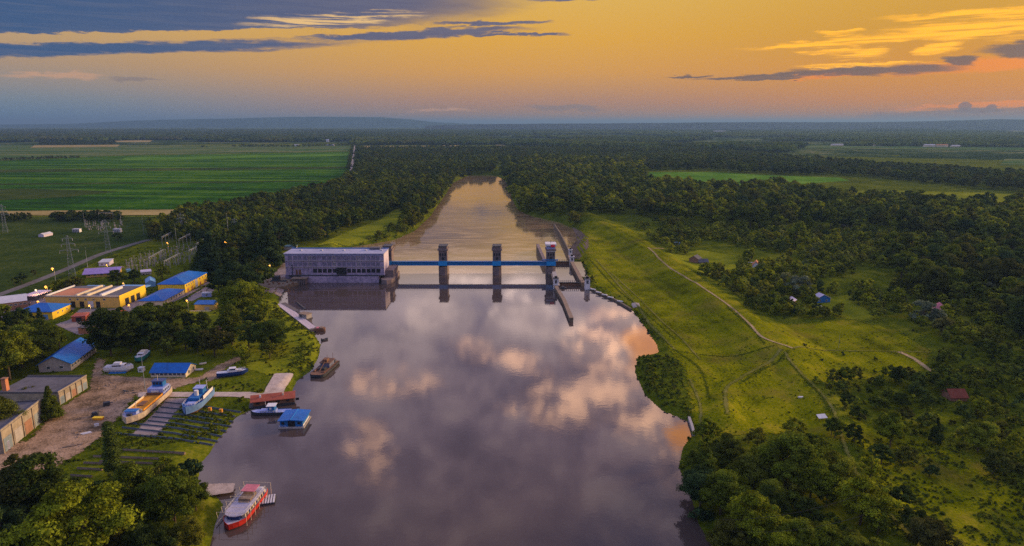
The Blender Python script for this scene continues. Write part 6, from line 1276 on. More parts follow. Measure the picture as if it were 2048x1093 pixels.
part('deckhouse', BPAINT2, t, (-L_ * 0.15, L_ * 0.25, -1.5, 1.5, 0.95, 1.7)); part('wheelhouse', BPAINT, t, (-L_ * 0.12, L_ * 0.04, -1.7, 1.7, 1.71, 3.7)); part('roof', WHT, t, (-L_ * 0.15, L_ * 0.08, -1.9, 1.9, 3.71, 3.85)); part('window', WHT, t, (-L_ * 0.05, L_ * 0.0, 1.703, 1.75, 2.4, 3.2)); q = MB(); q.bar((L_ * 0.1, 0, 1.7), (L_ * 0.12, 0, 5.4), 0.07); q.build('mast', WHT, t); rail(t, [(-L_ * 0.3, 2.0, 1.2), (L_ * 0.3, 2.0, 1.2)], 0.8)
A = at(559, 857, 0); B = at(607, 856, 0); Lh = sqrt((B[0] - A[0]) ** 2 + (B[1] - A[1]) ** 2)
t = thing('boathouse', 'floating boathouse with a bright blue roof nearest the camera', 'boathouse', (A[0], A[1], 0), 0.02)
part('pontoon', GREY, t, (-0.3, Lh + 0.4, -0.6, 10.2, -0.4, 0.55)); part('wall', BPAINT, t, (0.2, Lh - 0.2, 0.2, 9.6, 0.56, 3.3)); roof_part(t, 'gabley', Lh, 9.8, 3.32, 0.35, BLUE, 0.5); part('ridge_cap', BEAML, t, (Lh / 2 - 0.12, Lh / 2 + 0.12, -0.5, 10.3, 3.69, 3.80)); part('door', DARK, t, (Lh * 0.36, Lh * 0.66, 0.12, 0.196, 0.56, 2.9)); part('side_panel', WHT, t, (Lh - 0.196, Lh - 0.12, 0.4, 9.4, 0.6, 1.2)); rail(t, [(0, -0.6, 0.55), (Lh * 0.3, -0.6, 0.55)], 0.8, BPAINT2)
part('window', DARK, t, (0.8, 2.0, 0.13, 0.196, 1.5, 2.5)); part('window', DARK, t, (Lh - 2.2, Lh - 1.0, 0.13, 0.196, 1.5, 2.5))
# dredger
t, L_ = boat('dredger', 'rusty brown dredger pontoon with machinery moored at the tip of the peninsula', (665, 722), (632, 752), 1.2); L_ *= 1.0; Bm = 7.6
hull(t, L_, Bm, 1.2, DSTEEL, RUST, bulwark=0.12, flat=True, bow=0.1, stern=1.0); part('engine_house', mat('dull_blue_steel', (0.13, 0.14, 0.22), 0.8, 0.5, 1.0), t, (-L_ * 0.32, -L_ * 0.02, -2.2, 2.4, 1.25, 3.6)); part('roof', RUST, t, (-L_ * 0.35, L_ * 0.0, -2.6, 2.8, 3.61, 3.8)); part('crane_cab', RUST, t, (-L_ * 0.2, -L_ * 0.05, -1.2, 1.0, 3.81, 5.2)); part('winch', DSTEEL, t, (L_ * 0.05, L_ * 0.18, -1.5, 1.5, 1.25, 2.4)); q = MB(); q.bar((-L_ * 0.1, 0, 4.6), (L_ * 0.35, 0.5, 2.4), 0.18); q.bar((-L_ * 0.3, 2, 1.3), (-L_ * 0.3, 2, 7), 0.1); q.bar((-L_ * 0.42, -2, 1.3), (-L_ * 0.42, -2, 5), 0.1); q.build('boom', RUST, t); q = MB(); q.bar((L_ * 0.12, -2.6, 1.6), (L_ * 0.30, -2.6, 1.6), 0.5, 8); q.bar((L_ * 0.3, 1, 1.5), (L_ * 0.3, 2.6, 1.5), 0.55, 8); q.build('drums', RUST, t); part('tank', GREYD, t, (-L_ * 0.44, -L_ * 0.36, -2.6, 2.6, 1.25, 2.6)); rail(t, [(-L_ * 0.45, 3.5, 1.3), (L_ * 0.45, 3.2, 1.3)], 0.9, RUST)
# moored row along the peninsula
def pontoon(name, label, a, b, w_, h_, m, cat='pontoon', top=None):
    A, B = np.array(at(*a, h_)), np.array(at(*b, h_)); L_ = float(np.linalg.norm(B - A)); t = thing(name, label, cat, (A[0], A[1], 0), atan2(B[1] - A[1], B[0] - A[0]))
    part('hull', m, t, (0, L_, -w_ / 2, w_ / 2, -0.4, h_)); q = MB()
    for k in range(int(L_ / 3)): q.box(k * 3 + 0.4, k * 3 + 0.8, -w_ / 2 + 0.2, w_ / 2 - 0.2, h_ + 0.003, h_ + 0.12)
    if q.v: q.build('deck_battens', top or WOOD, t)
    return t, L_
pontoon('pontoon', 'long dark pontoon at the upstream end of the moored row', (566, 606), (594, 622), 3.4, 0.8, GREYD)
pontoon('pontoon', 'thin dark pontoon boom running down the moored row', (592, 620), (629, 655), 1.8, 0.6, DSTEEL)
pontoon('pontoon', 'short dark boom lying off the power station shore', (594, 604), (611, 618), 1.2, 0.4, DSTEEL)
WALKM = mat('pale_planks', (0.56, 0.47, 0.50), 0.85, 0.2, 0.8)
t, L_ = pontoon('floating_walkway', 'pale planked floating walkway along the green peninsula shore', (560, 608), (626, 658), 4.6, 0.5, GREY, 'walkway')
q0 = part('plank', WALKM, t, (0.1, 1.15, -2.4, 2.4, 0.63, 0.75)); n_ = int(L_ / 1.3)
for k in range(1, n_): dup(q0, t, (k * 1.3, 0, 0))
t, L_ = pontoon('houseboat', 'small moored houseboat with a brown flat roof in the pontoon row', (602, 634), (619, 637), 5.5, 0.6, GREYD, 'houseboat'); part('cabin', GREY, t, (0.4, L_ - 0.2, -2.2, 2.2, 0.61, 3.2)); part('roof', WOOD, t, (0.1, L_ + 0.1, -2.6, 2.6, 3.21, 3.45)); part('window', GLASS, t, (1.2, 3.2, -2.26, -2.203, 1.4, 2.4))
t, L_ = pontoon('work_barge', 'dark brown work barge at the downstream end of the pontoon row', (628, 657), (650, 656), 4.0, 1.6, RUST, 'barge'); part('hatch', PINK, t, (1.4, L_ * 0.45, -1.4, 1.4, 1.73, 2.1)); part('hatch', WOOD, t, (L_ * 0.55, L_ - 1, -1.4, 1.4, 1.73, 2.2))
for (a, b, lab) in [((622, 665), (632, 662), 'small dark rowing boat beside the pontoon row end'), ((643, 681), (656, 678), 'small dark motorboat with an upright figure shape off the peninsula')]:
    t, L_ = boat('small_boat', lab, a, b, 0.4); hull(t, L_, 1.9, 0.5, DSTEEL, GREYD, bulwark=0.25, sheer=0.3); part('thwart', WOOD, t, (-L_ * 0.1, L_ * 0.0, -0.7, 0.7, 0.52, 0.8)); part('outboard', DSTEEL, t, (-L_ * 0.5 - 0.3, -L_ * 0.46, -0.2, 0.2, 0.2, 1.5))
# slipway rails
RAILS = [((330, 806), (482, 824)), ((322, 816), (470, 832)), ((312, 826), (466, 842)), ((305, 835), (463, 851)), ((296, 843), (453, 861)), ((250, 846), (444, 871)), ((245, 856), (436, 881)), ((232, 868), (426, 889))]
RAILM = mat('rail_steel', (0.03, 0.07, 0.11), 0.5, 0.3, 1.0)
for k, (a, b) in enumerate(RAILS):
    P = [np.array(at(a[0] + (b[0] - a[0]) * q_ / 9, a[1] + (b[1] - a[1]) * q_ / 9, LAND - 1.6 * (q_ / 9) ** 2)) for q_ in range(10)]
    t = thing('slipway_track', f'slipway rail {["at the top beside the concrete walk", "just below the top one", "third down under the tug bow", "fourth down, passing the tug bow", "below the tug bow", "under the bow of the cargo ship", "just below the cargo ship bow", "lowest of the visible set, in the grass"][k]}', 'rail', (P[0][0], P[0][1], 0), 0, 'slipway rails')
    zz = [max(h1(*p), -0.6) + 0.22 for p in P]; d = P[-1] - P[0]; d /= np.linalg.norm(d); nrm = np.array([-d[1], d[0]])
    for nm, w_, lo_, hi_, m_ in (('sleeper', 0.42, -0.35, 0.08, GREYD), ('rail', 0.13, 0.083, 0.36, RAILM)):
        v = []
        for p, z_ in zip(P, zz):
            o_ = p - P[0]; l_, r_ = o_ + nrm * w_, o_ - nrm * w_; v += [(*l_, z_ + lo_), (*r_, z_ + lo_), (*r_, z_ + hi_), (*l_, z_ + hi_)]
        f = [(4 * i_ + c_, 4 * i_ + (c_ + 1) % 4, 4 * i_ + 4 + (c_ + 1) % 4, 4 * i_ + 4 + c_) for i_ in range(9) for c_ in range(4)] + [(3, 2, 1, 0), (36, 37, 38, 39)]
        mesh_obj(nm, v, f, [m_], t)
for k, (a, b) in enumerate([((187, 914), (343, 920)), ((200, 924), (337, 930)), ((168, 927), (212, 929)), ((155, 938), (205, 941)), ((141, 952), (184, 955)), ((246, 901), (370, 908))]):
    A, B = np.array(at(*a, LAND)), np.array(at(*b, LAND)); L_ = float(np.linalg.norm(B - A)); t = thing('slipway_track', f'overgrown dark slipway beam in the lower grass, {["behind the poplar", "just below the one behind the poplar", "left of the poplar foot", "second left of the poplar foot", "lowest, nearest the tree tops", "right of the poplar, topmost"][k]}', 'beam', (A[0], A[1], LAND + 0.05), atan2(B[1] - A[1], B[0] - A[0]), 'overgrown slipway beams'); part('sleeper', WOOD, t, (0, L_, -0.35, 0.35, -0.3, 0.45)); part('rail', DSTEEL, t, (0, L_, -0.1, 0.1, 0.453, 0.6))
# yard clutter
def clutter(name, lab, cat, u, v, m, parts, rz=0.0, z=None):
    p = at(u, v, LAND); t = thing(name, lab, cat, (p[0], p[1], LAND + 0.1), rz)
    for nm, mm, bx_ in parts: part(nm, mm, t, bx_)
clutter('skip', 'yellow skip lying on the dirt yard', 'skip', 197, 840, None, [('body', ORNG, (-1.8, 1.8, -0.8, 0.8, 0, 0.9)), ('lip', YEL, (-2, 2, -0.9, 0.9, 0.91, 1.05))], 0.0)
clutter('roller', 'black machine beside the yellow skip', 'machine', 191, 833, None, [('body', DSTEEL, (-1.1, 1.1, -0.9, 0.9, 0.3, 1.7)), ('wheel', DSTEEL, (-1.3, -0.5, -1.0, 1.0, 0, 0.8)), ('seat', GREYD, (0.2, 0.8, -0.4, 0.4, 1.71, 2.1))], 0.3)
clutter('roller', 'black machine in the middle of the dirt yard', 'machine', 214, 812, None, [('body', DSTEEL, (-1.2, 1.2, -0.9, 0.9, 0.3, 1.6)), ('wheel', DSTEEL, (-1.4, -0.6, -1.0, 1.0, 0, 0.8)), ('arm', GREYD, (1.2, 2.2, -0.2, 0.2, 0.8, 1.1))], 0.5)
clutter('drum', 'white drum on the yard edge below the yellow skip', 'drum', 193, 853, None, [('body', WHT, (-0.7, 0.9, -0.4, 0.4, 0, 0.9)), ('lid', GREYL, (-0.6, 0.8, -0.35, 0.35, 0.91, 1.0))], 0.6)
clutter('plank_pile', 'pale plank pile at the lower edge of the dirt yard', 'planks', 170, 868, None, [('plank', WHT, (-2.0, 2.0, -0.3, 0.3, 0, 0.3)), ('plank', CREAM, (-1.4, 1.8, 0.4, 0.9, 0, 0.25)), ('plank', GREYL, (-0.9, 2.3, -1.0, -0.5, 0, 0.3))], 0.6)
clutter('plank_pile', 'dark timber heap below the dirt yard rubble', 'timber', 140, 894, None, [('beam', WOOD, (-2.2, 2.2, -0.4, 0.2, 0, 0.4)), ('beam', WOOD, (-1.2, 2.6, 0.4, 0.9, 0, 0.35))], 0.4)
clutter('upturned_dinghy', 'white dinghy on the grass right of the boat shed', 'dinghy', 399, 741, None, [('hull', WHT, (-1.8, 1.6, -0.7, 0.7, 0.1, 0.6)), ('keel', GREYL, (-1.6, 1.9, -0.06, 0.06, 0.61, 0.7))], 0.2)
clutter('upturned_dinghy', 'yellowish dinghy above the white one right of the boat shed', 'dinghy', 406, 729, None, [('hull', CREAM, (-1.6, 1.6, -0.6, 0.6, 0.1, 0.6)), ('keel', GREYL, (-1.6, 1.8, -0.06, 0.06, 0.61, 0.7))], 0.6)
clutter('parked_car', 'white car parked on the forecourt left of the power station', 'car', 558, 532, None, [('body', WHT, (-2.1, 2.1, -0.9, 0.9, 0.3, 1.0)), ('cabin', GLASS, (-1.2, 1.1, -0.8, 0.8, 1.01, 1.5)), ('wheel', DSTEEL, (-1.6, -1.0, -0.95, 0.95, 0, 0.6)), ('wheel', DSTEEL, (1.0, 1.6, -0.95, 0.95, 0, 0.6))], 1.2)
clutter('parked_car', 'dark car parked left of the forecourt by the trees', 'car', 537, 552, None, [('body', DSTEEL, (-2.1, 2.1, -0.9, 0.9, 0.3, 1.0)), ('cabin', GLASS, (-1.2, 1.1, -0.8, 0.8, 1.01, 1.5)), ('wheel', DSTEEL, (-1.6, -1.0, -0.95, 0.95, 0, 0.6)), ('wheel', DSTEEL, (1.0, 1.6, -0.95, 0.95, 0, 0.6))], 0.2)
for u, v, lab in [(420, 822, 'yellow buoy lying on the slipway right of the tug'), (442, 825, 'pale plank on the slipway grass right of the buoy')]: clutter('buoy' if 'buoy' in lab else 'plank_pile', lab, 'buoy' if 'buoy' in lab else 'plank', u, v, None, [('body', ORNG if 'buoy' in lab else CREAM, (-0.6, 0.6, -0.5, 0.5, 0.1, 1.3 if 'buoy' in lab else 0.3)), ('base', WOOD, (-0.8, 0.8, -0.6, 0.6, 0, 0.09))])

for nm, poly, n, ms, lab in (('yard_rubble', [(190, 760), (280, 765), (262, 805), (235, 830), (200, 868), (130, 915), (110, 900), (170, 850), (200, 800)], 170, WOOD, 'scattered scrap, tyres and rubble along the edge of the dirt yard'), ('yard_rubble', [(225, 775), (300, 765), (300, 775), (262, 792)], 60, DSTEEL, 'dark scrap lying on the yard above the cargo ship'), ('forecourt_scrap', [(520, 585), (600, 590), (608, 574), (570, 560), (540, 568)], 90, RUST, 'rusty scrap on the quay left of the power station')):
    P = W(poly); A_ = np.array(P); q = MB(); rr2 = random.Random(n)
    for k in range(n * 3):
        x, y = rr2.uniform(A_[:, 0].min(), A_[:, 0].max()), rr2.uniform(A_[:, 1].min(), A_[:, 1].max())
        if float(sdf([x], [y], P)[0]) < 0.3 or npnoise(np.array([x]), np.array([y]), 5, 3)[0] < -0.05: continue
        s_, a_ = rr2.uniform(0.15, 0.55), rr2.uniform(0, 3.1); l_ = s_ * rr2.uniform(1, 3.2); ca, sa = cos(a_), sin(a_); h_ = s_ * rr2.uniform(0.3, 0.9); z_ = LAND + 0.1
        cs = [(x + ca * dx * l_ - sa * dy * s_, y + sa * dx * l_ + ca * dy * s_) for dx, dy in ((-.5, -.5), (.5, -.5), (.5, .5), (-.5, .5))]; q.prism(cs, z_, z_ + h_)
    tag(q.build(nm, ms), lab, 'rubble', kind='stuff')
# ------------------------------------------------------------------ lamps
v0, f0 = ico(1); fm = [tuple(int(k) for k in q) for q in f0]
def lampmesh(m):
    me = bpy.data.meshes.new('bulb'); me.from_pydata((v0 * 0.5).tolist(), [], fm); me.materials.append(m); me.update(); return me
LM, LMW = lampmesh(LAMPM), lampmesh(LAMPW)
q = MB(); q.bar((0, 0, 0), (0, 0, 8.6), 0.14, 6, 0, 0.08); q.bar((0, 0, 8.5), (0, -1.2, 9.0), 0.07, 5); POLE = q.build('pole', STEEL); q = MB(); q.box(-0.25, 0.25, -1.7, -1.0, 9.0, 9.2); HEADM = q.build('lamp_head', STEEL)
pole_me, head_me = POLE.data, HEADM.data; bpy.data.objects.remove(POLE); bpy.data.objects.remove(HEADM)
def lamp(u, v, h, lab, m=None, r=1.0):
    """u, v: where the lit bulb shows"""
    z = LAND + h; p = at(u, v, z); k = h / 9.0; t = thing('street_lamp', lab, 'street lamp', (p[0], p[1] + 1.4 * k, LAND), 0, 'lit street lamps')
    for nm, me in (('pole', pole_me), ('lamp_head', head_me)): o = bpy.data.objects.new(nm, me); o.parent = t; o.scale = (k, k, k); col.objects.link(o)
    o = bpy.data.objects.new('bulb', m or LM); o.parent = t; o.location = (0, -1.4 * k, h - 0.5 * r); o.scale = (r, r, r); col.objects.link(o)
    ld = bpy.data.lights.new('lamp_light', 'POINT'); ld.energy = 800 * r; ld.color = (1.0, 0.50, 0.12); ld.shadow_soft_size = 0.6
    lo = bpy.data.objects.new('lamp_light', ld); lo.parent = t; lo.location = (0, -1.4 * k, h - 1.6); col.objects.link(lo)
LAMPS = [(104, 536, 12, 'tall lit lamp above the country road at the left', 1.5), (91, 572, 8, 'bright orange lamp in the yard behind the hipped yellow house', 1.6), (75, 602, 8, 'lamp just behind the blue hipped roof on the left', 1.1), (178, 610, 7, 'lamp in front of the workshop doors', 1.0), (257, 609, 7, 'lamp at the right corner of the workshop', 1.0), (246, 566, 8, 'lamp between the two dark trees behind the workshop', 1.0), (373, 600, 8, 'lamp between the lower hall and the yellow hut', 1.0), (334, 485, 9, 'lamp at the far edge of the switchyard', 1.0), (431, 531, 9, 'lamp among conifers beside the largest hall', 1.1), (450, 483, 10, 'lamp above the white roofed house', 1.3), (539, 530, 9, 'lamp under the dark conifer left of the power station', 1.0), (712, 288, 10, 'farthest lamp at the end of the straight road', 3.2), (703, 343, 10, 'lamp at the near end of the straight road', 2.2), (213, 529, 4, 'small lamp on the lilac roofed house', 0.9)]
for u, v, h, lab, r in LAMPS: lamp(u, v, h, lab, None, r)
lamp(71, 579, 7, 'white lamp left of the bright orange one in the yard', LMW, 1.1)
# ------------------------------------------------------------------ switchyard, pylons, masts
def lattice(q, h, w0, w1, n, r=0.09):
    for k in range(n):
        za, zb = h * k / n, h * (k + 1) / n; wa, wb = w0 + (w1 - w0) * k / n, w0 + (w1 - w0) * (k + 1) / n
        ca = [(-wa, -wa, za), (wa, -wa, za), (wa, wa, za), (-wa, wa, za)]; cb = [(-wb, -wb, zb), (wb, -wb, zb), (wb, wb, zb), (-wb, wb, zb)]
        for i in range(4): q.bar(ca[i], cb[i], r); q.bar(ca[i], cb[(i + 1) % 4], r * 0.6); q.bar(cb[i], cb[(i + 1) % 4], r * 0.6)
q = MB(); lattice(q, 34, 2.4, 0.5, 11, 0.10); PYL = q.build('tower', STEEL); q = MB()
for z, w_ in ((22, 6.5), (27, 4.8), (31.5, 3.6)): q.bar((-w_, 0, z), (w_, 0, z), 0.16); q.bar((-w_, 0, z), (0, 0, z + 1.6), 0.1); q.bar((w_, 0, z), (0, 0, z + 1.6), 0.1)
ARM = q.build('cross_arms', STEEL); q = MB()
for z, w_ in ((22, 6.3), (27, 4.6), (31.5, 3.4)):
    for s in (-1, 1): q.bar((s * w_, 0, z - 2), (s * w_, 0, z), 0.14, 5)
INS = q.build('insulators', GREYL)
me_p, me_a, me_i = PYL.data, ARM.data, INS.data
for o in (PYL, ARM, INS): bpy.data.objects.remove(o)
pyl_pos = []
def pylon(u, v, k, rz, lab):
    p = at(u, v); t = thing('power_pylon', lab, 'pylon', (p[0], p[1], LAND), rz, 'lattice power pylons')
    for nm, me in (('tower', me_p), ('cross_arms', me_a), ('insulators', me_i)): o = bpy.data.objects.new(nm, me); o.parent = t; o.scale = (k, k, k); col.objects.link(o)
    pyl_pos.append((p, k, rz))
pylon(146, 560, 0.95, 0.5, 'tall lattice pylon beside the country road, nearest the camera'); pylon(218, 512, 0.9, 0.5, 'lattice pylon rising above the lilac roofed house'); pylon(12, 470, 0.9, 0.4, 'faint tall pylon at the left edge in the green field'); pylon(366, 480, 0.75, 0.5, 'lattice pylon at the back of the switchyard'); pylon(472, 480, 0.6, 0.5, 'short lilac lattice mast before the dark wood')
q = MB(); q.bar((0, 0, 0), (0, 0, 16), 0.22, 6, 0, 0.1); q.bar((0, 0, 16), (0, 0, 19), 0.05, 4); mastm = q.build('x', STEEL); mm_ = mastm.data; bpy.data.objects.remove(mastm)
for k, (u, v, s, lab) in enumerate([(176, 540, 1.0, 'thin mast beside the country road near the lilac roofed house'), (438, 487, 1.2, 'thin mast left of the white roofed house lamp'), (458, 482, 1.5, 'tall mast before the dark wood'), (288, 470, 1, 'thin mast at the left end of the dark wood'), (354, 492, 1.1, 'thin mast at the back of the switchyard'), (194, 655, 0.55, 'dark pole left of the boat belt trees'), (291, 782, 0.9, 'grey lamp post standing in the dirt yard'), (1677, 697, 0.45, 'thin pole in the meadow by the levee path'), (1758, 612, 0.5, 'pale pole among scrub right of the blue hut'), (1692, 745, 0.3, 'short pale post in the meadow'), (236, 560, 0.8, 'mast between the workshop and the switchyard'), (170, 455, 1.0, 'mast in front of the dark grove'), (243, 450, 1.1, 'mast at the right end of the dark grove')]):
    x, y, z = on(u, v); o = bpy.data.objects.new('mast', mm_); o.location = (x, y, z); o.scale = (s, s, s); col.objects.link(o); tag(o, lab, 'mast')
def gantry(a, b, h, lab, bays=3, post=0.35):
    A, B = np.array(at(*a)), np.array(at(*b)); L_ = float(np.linalg.norm(B - A)); t = thing('switchyard_gantry', lab, 'gantry', (A[0], A[1], LAND), atan2(B[1] - A[1], B[0] - A[0]), 'switchyard gantries')
    for k in range(bays + 1): x = L_ * k / bays; q = MB(); q.bar((x - 0.6, -0.5, 0), (x, 0, h), 0.10); q.bar((x + 0.6, 0.5, 0), (x, 0, h), 0.10); q.build('post', STEEL, t)
    q = MB(); n = int(L_ / 1.5)
    for s in (-0.5, 0.5): q.bar((0, s, h + 0.01), (L_, s, h + 0.01), 0.11)
    for k in range(n): q.bar((L_ * k / n, -0.5, h), (L_ * (k + 1) / n, 0.5, h), 0.06)
    q.build('beam', STEEL, t); q = MB()
    for k in range(bays * 3): x = L_ * (k + 0.5) / (bays * 3); q.bar((x, 0, h), (x, 0, h - 1.8), 0.12, 5)
    q.build('insulators', CREAM, t)
gantry((326, 500), (346, 488), 10, 'switchyard gantry farthest left at the wood edge'); gantry((360, 505), (382, 492), 10, 'second switchyard gantry along the wood edge'); gantry((395, 515), (416, 500), 10, 'switchyard gantry beside the dark conifers'); gantry((380, 530), (412, 512), 10, 'switchyard gantry behind the largest hall roof'); gantry((300, 540), (330, 522), 8, 'switchyard gantry in the middle of the yard'); gantry((330, 548), (362, 530), 8, 'switchyard gantry nearest the largest hall'); gantry((199, 448), (228, 447), 11, 'gantry row standing before the dark grove', 4)
q = MB(); q.box(-0.35, 0.35, -0.35, 0.35, 0, 1.4); q.bar((0, 0, 1.4), (0, 0, 4.6), 0.16, 6); q.bar((0, 0, 4.2), (0, 0, 4.7), 0.4, 6); q.bar((-1.2, 0, 4.7), (1.2, 0, 4.7), 0.07); swm = q.build('x', [mat('switchgear_grey', (0.30, 0.27, 0.29), 0.7, 0.4, 0.5)]); sw = swm.data; bpy.data.objects.remove(swm)
r = random.Random(3)
for row in range(13):
    for c_ in range(15):
        fu, fv = (c_ + r.uniform(-.5, .5)) / 14, (row + r.uniform(-.4, .4)) / 12
        u = 258 + 142 * fu; v = 549 - 20 * fu - fv * (20 + 18 * fu)
        p = at(u, v); o = bpy.data.objects.new('switchgear_post', sw); s = r.uniform(0.5, 1.05); o.location = (p[0], p[1], LAND); o.scale = (s, s, s); o.rotation_euler = (0, 0, r.choice([0.5, 2.07])); col.objects.link(o)
        tag(o, 'pale switchgear post among many in the switchyard behind the halls', 'insulator', 'switchgear posts of the near switchyard')
for k in range(40):
    p = at(r.uniform(170, 245), r.uniform(452, 468)); o = bpy.data.objects.new('switchgear_post', sw); s = r.uniform(0.7, 1.1); o.location = (p[0], p[1], LAND); o.scale = (s, s, s); col.objects.link(o); tag(o, 'small switchgear post in the upper switchyard before the dark grove', 'insulator', 'switchgear posts of the upper switchyard')
for (u, v, lab) in [(155, 469, 'left white transformer house of the upper switchyard'), (236, 469, 'right white transformer house of the upper switchyard')]:
    p = at(u, v); t = thing('transformer', lab, 'transformer', (p[0], p[1], LAND)); part('body', WHT, t, (-3.8, 3.8, -2, 2, 0.3, 3.6)); part('lid', GREYL, t, (-4, 4, -2.3, 2.3, 3.61, 3.9)); 
    for k in range(4): part('radiator', GREYD, t, (-3.2 + k * 1.8, -2.2 + k * 1.8, -2.3, -2.003, 0.5, 3.0))
house('grey_shed', 'long low pale shed at the far left of the upper switchyard', 'shed', (88, 475), (106, 471), 6, 2.6, LILAC, GREYL, 'gable', 1.4, 0.2)
# overhead wires between pylons
def wire(a, b, sag, lab, r=0.05):
    n = 14; q = MB(); a, b = np.array(a, float), np.array(b, float); P = [a + (b - a) * k / n - np.array([0, 0, sag * 4 * (k / n) * (1 - k / n)]) for k in range(n + 1)]
    for k in range(n): q.bar(P[k], P[k + 1], r, 3)
    o = q.build('power_cable', DSTEEL); tag(o, lab, 'cable')
ext = [('a', (*at(1430, 1040, 20), 20.0), (*at(1720, 990, 22), 22.0), 2.0, 'upper of the thin power cables crossing the lower right thicket'), ('b', (*at(1450, 1062, 19), 19.0), (*at(1730, 1030, 20), 20.0), 2.0, 'lower of the thin power cables crossing the lower right thicket')]
for _, a, b, s, lab in ext: wire(a, b, s, lab, 0.045)
(p0, k0, r0), (p1, k1, r1) = pyl_pos[0], pyl_pos[1]
for s, w_, z_ in ((-1, 6.3, 20), (1, 6.3, 20), (-1, 3.4, 29.5), (1, 3.4, 29.5)):
    A = (p0[0] + s * w_ * k0 * cos(r0), p0[1] + s * w_ * k0 * sin(r0), LAND + z_ * k0); B = (p1[0] + s * w_ * k1 * cos(r1), p1[1] + s * w_ * k1 * sin(r1), LAND + z_ * k1)
    wire(A, B, 3, f'{"left" if s < 0 else "right"} {"lower" if z_ < 25 else "upper"} cable between the road pylon and the pylon behind it', 0.05)
# far settlement and farm buildings
for k, (u, v, w_, d_, h_, m_, r_, lab) in enumerate([(592, 293.5, 26, 14, 6, WHT, GREYL, 'white farm shed far off beyond the green field'), (660, 292.8, 40, 14, 6, LILAC, GREYL, 'long pale farm shed left of the straight road far off'), (655, 285, 18, 12, 12, WHT, GREYL, 'tall pale silo house far off near the straight road'), (1675, 293.5, 60, 16, 8, CREAM, GREYL, 'long pale barn far off on the right plain'), (1755, 293.5, 46, 16, 8, CREAM, TILE, 'pale barn with a reddish roof far off on the right'), (1860, 295.5, 50, 20, 10, CREAM, GREYL, 'left long pale block in the far row on the right'), (1885, 295.5, 55, 20, 10, CREAM, TILE, 'middle long pale block in the far row on the right'), (1912, 296, 40, 18, 8, CREAM, GREYL, 'right long pale block in the far row on the right'), (1970, 271, 120, 40, 14, CREAM, TILE, 'tiny pinkish village block under the right hills'), (1440, 266.5, 150, 40, 18, LILAC, GREYL, 'tiny pale works far off under the middle hills'), (1195, 268, 110, 40, 14, WHT, GREYL, 'tiny white works far off right of the river')]):
    p = at(u, v); t = thing('farm_building', lab, 'building', (p[0], p[1], LAND)); part('wall', m_, t, (-w_ / 2, w_ / 2, 0, d_, -1, h_)); b = roof_part(t, 'gable', w_, d_, h_ + 0.02, h_ * 0.35, r_, 1.0, 0.5); b.location = (-w_ / 2, 0, 0)
# oxbow pools shining among the trees on the right
M_POOL = water_material('still_pool_water', (0.05, 0.045, 0.04), 0.02, 0.01)
for px in ([(1680, 458), (1690, 448), (1702, 450), (1700, 459)], [(1730, 461), (1736, 452), (1746, 454), (1744, 463)]): sheet('oxbow_pool', WG(px), M_POOL, 1.5, 0.35, 1)
# ground-cover tufts that roughen meadow and banks
TUFT = bpy.data.collections.new('tuft_kinds')
for k in range(3): TUFT.objects.link(bpy.data.objects.new('tuft_%d' % k, crown_mesh('tuft', 'shrub', 3, 26, 0.16, 900 + k, ICO0)))
P_, S_, R_, I_, T_ = [], [], [], [], []
NOTUFT = [W(p) for p in ([(196, 716), (212, 722), (205, 750), (300, 757), (395, 757), (432, 733), (477, 712), (484, 718), (442, 745), (385, 768), (330, 783), (275, 790), (262, 805), (235, 835), (205, 872), (160, 905), (115, 932), (100, 948), (60, 938), (-60, 955), (-60, 905), (60, 882), (90, 845), (122, 815), (178, 780), (184, 752), (190, 732)], [(277, 785.5), (527, 785), (549, 748), (587, 747), (563, 785), (526, 794), (275, 795.5)], [(332, 797), (375, 797), (363, 811), (313, 872), (264, 870), (300, 836), (328, 806)], [(412, 752), (437, 744), (500, 744), (500, 760), (412, 764)], [(140, 640), (110, 650), (160, 672), (205, 655), (240, 640), (280, 625), (300, 610), (330, 612), (375, 592), (420, 566), (425, 552), (400, 575), (340, 600), (270, 600), (240, 618), (160, 618)])]
def tufts(px, n, hr, tr, s, near_river=None):
    poly = WG(px); P = np.array(poly); r_ = np.random.default_rng(s); x = r_.uniform(P[:, 0].min(), P[:, 0].max(), n); y = r_.uniform(P[:, 1].min(), P[:, 1].max(), n)
    k = inside(x, y, poly)
    for nt in NOTUFT: k &= sdf(x, y, nt) < -0.6
    k &= (npnoise(x, y, 12, s) + npnoise(x, y, 4, s + 1) > -0.15); a = -sdf(x, y, river_up); k &= (a > 0.3)
    if near_river: k &= a < near_river
    z = height(x, y)
    for a_, b_, c_ in zip(x[k], y[k], z[k]): h = r_.uniform(*hr); P_.append((a_, b_, c_ - 0.1)); S_.append((h * 1.6, h * 1.6, h)); R_.append((0, 0, r_.uniform(0, 6.28))); I_.append(int(r_.integers(3))); T_.append(r_.uniform(*tr))
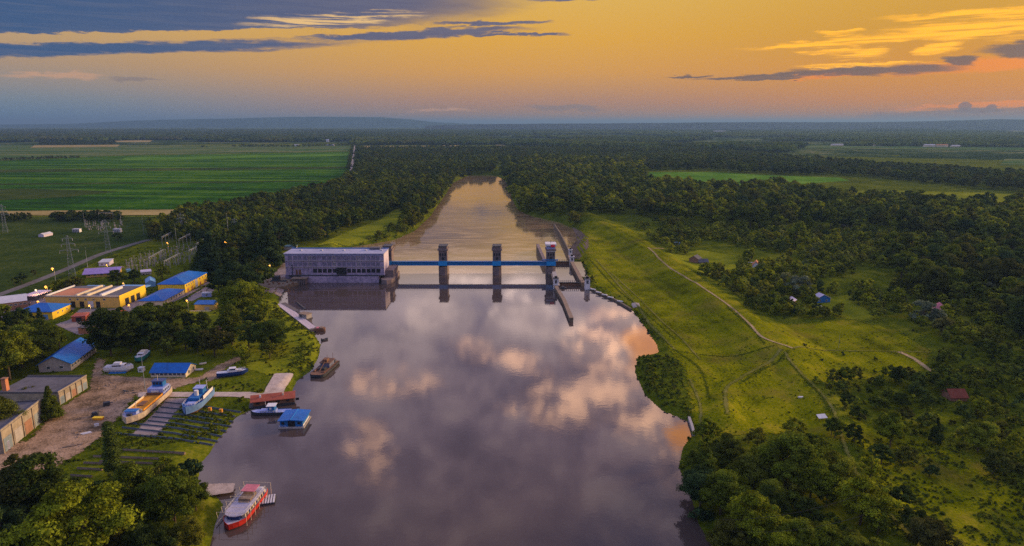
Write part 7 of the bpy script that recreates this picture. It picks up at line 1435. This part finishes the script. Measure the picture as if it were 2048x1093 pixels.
tufts([(1160, 500), (1262, 600), (1320, 680), (1275, 710), (1380, 800), (1390, 880), (1360, 1093), (1330, 1093), (1260, 760), (1240, 640), (1150, 560)], 5000, (0.6, 1.8), (0.3, 0.6), 3, 9)
tufts([(1165, 455), (1262, 465), (1345, 525), (1450, 600), (1560, 690), (1500, 860), (1400, 870), (1330, 690), (1210, 590), (1150, 520)], 9000, (0.25, 0.6), (0.40, 0.66), 14)
tufts([(1500, 660), (1850, 660), (1900, 760), (1650, 780), (1690, 900), (1400, 870), (1390, 780)], 2200, (0.3, 0.8), (0.42, 0.62), 4)
tufts([(1690, 860), (2048, 900), (2048, 1093), (1800, 1093)], 2600, (0.4, 1.2), (0.34, 0.6), 5)
tufts([(120, 930), (420, 880), (440, 830), (380, 800), (262, 800), (200, 870)], 2600, (0.3, 0.9), (0.22, 0.5), 6)
tufts([(400, 900), (560, 760), (640, 730), (640, 680), (560, 600), (480, 680), (380, 900)], 5000, (0.5, 1.6), (0.34, 0.6), 7, 10)
tufts([(480, 640), (560, 610), (640, 690), (620, 745), (540, 752), (460, 740)], 1500, (0.4, 1.3), (0.34, 0.6), 8)
tufts([(0, 640), (60, 570), (300, 490), (420, 560), (440, 720), (200, 700), (0, 800)], 2600, (0.4, 1.3), (0.14, 0.45), 9)
tag(gn_scatter('undergrowth', P_, S_, R_, I_, T_, TUFT), 'tall grass and weeds growing over meadows and along the water edge', 'undergrowth', kind='stuff')

# ------------------------------------------------------------------ haze
HZ = bpy.data.materials.new('haze'); HZ.use_nodes = True; t = NT(HZ.node_tree); t.n.clear()
pv = t.node('ShaderNodeVolumePrincipled'); pv.inputs['Color'].default_value = (0.20, 0.37, 0.62, 1); pv.inputs['Density'].default_value = 0.000065; pv.inputs['Anisotropy'].default_value = 0.2
oo = t.node('ShaderNodeOutputMaterial'); t.l.new(pv.outputs[0], oo.inputs['Volume'])
q = MB(); q.box(-70000, 70000, -70000, 70000, LOW - 5.0, 300.0); tag(q.build('haze', HZ), kind='stuff')
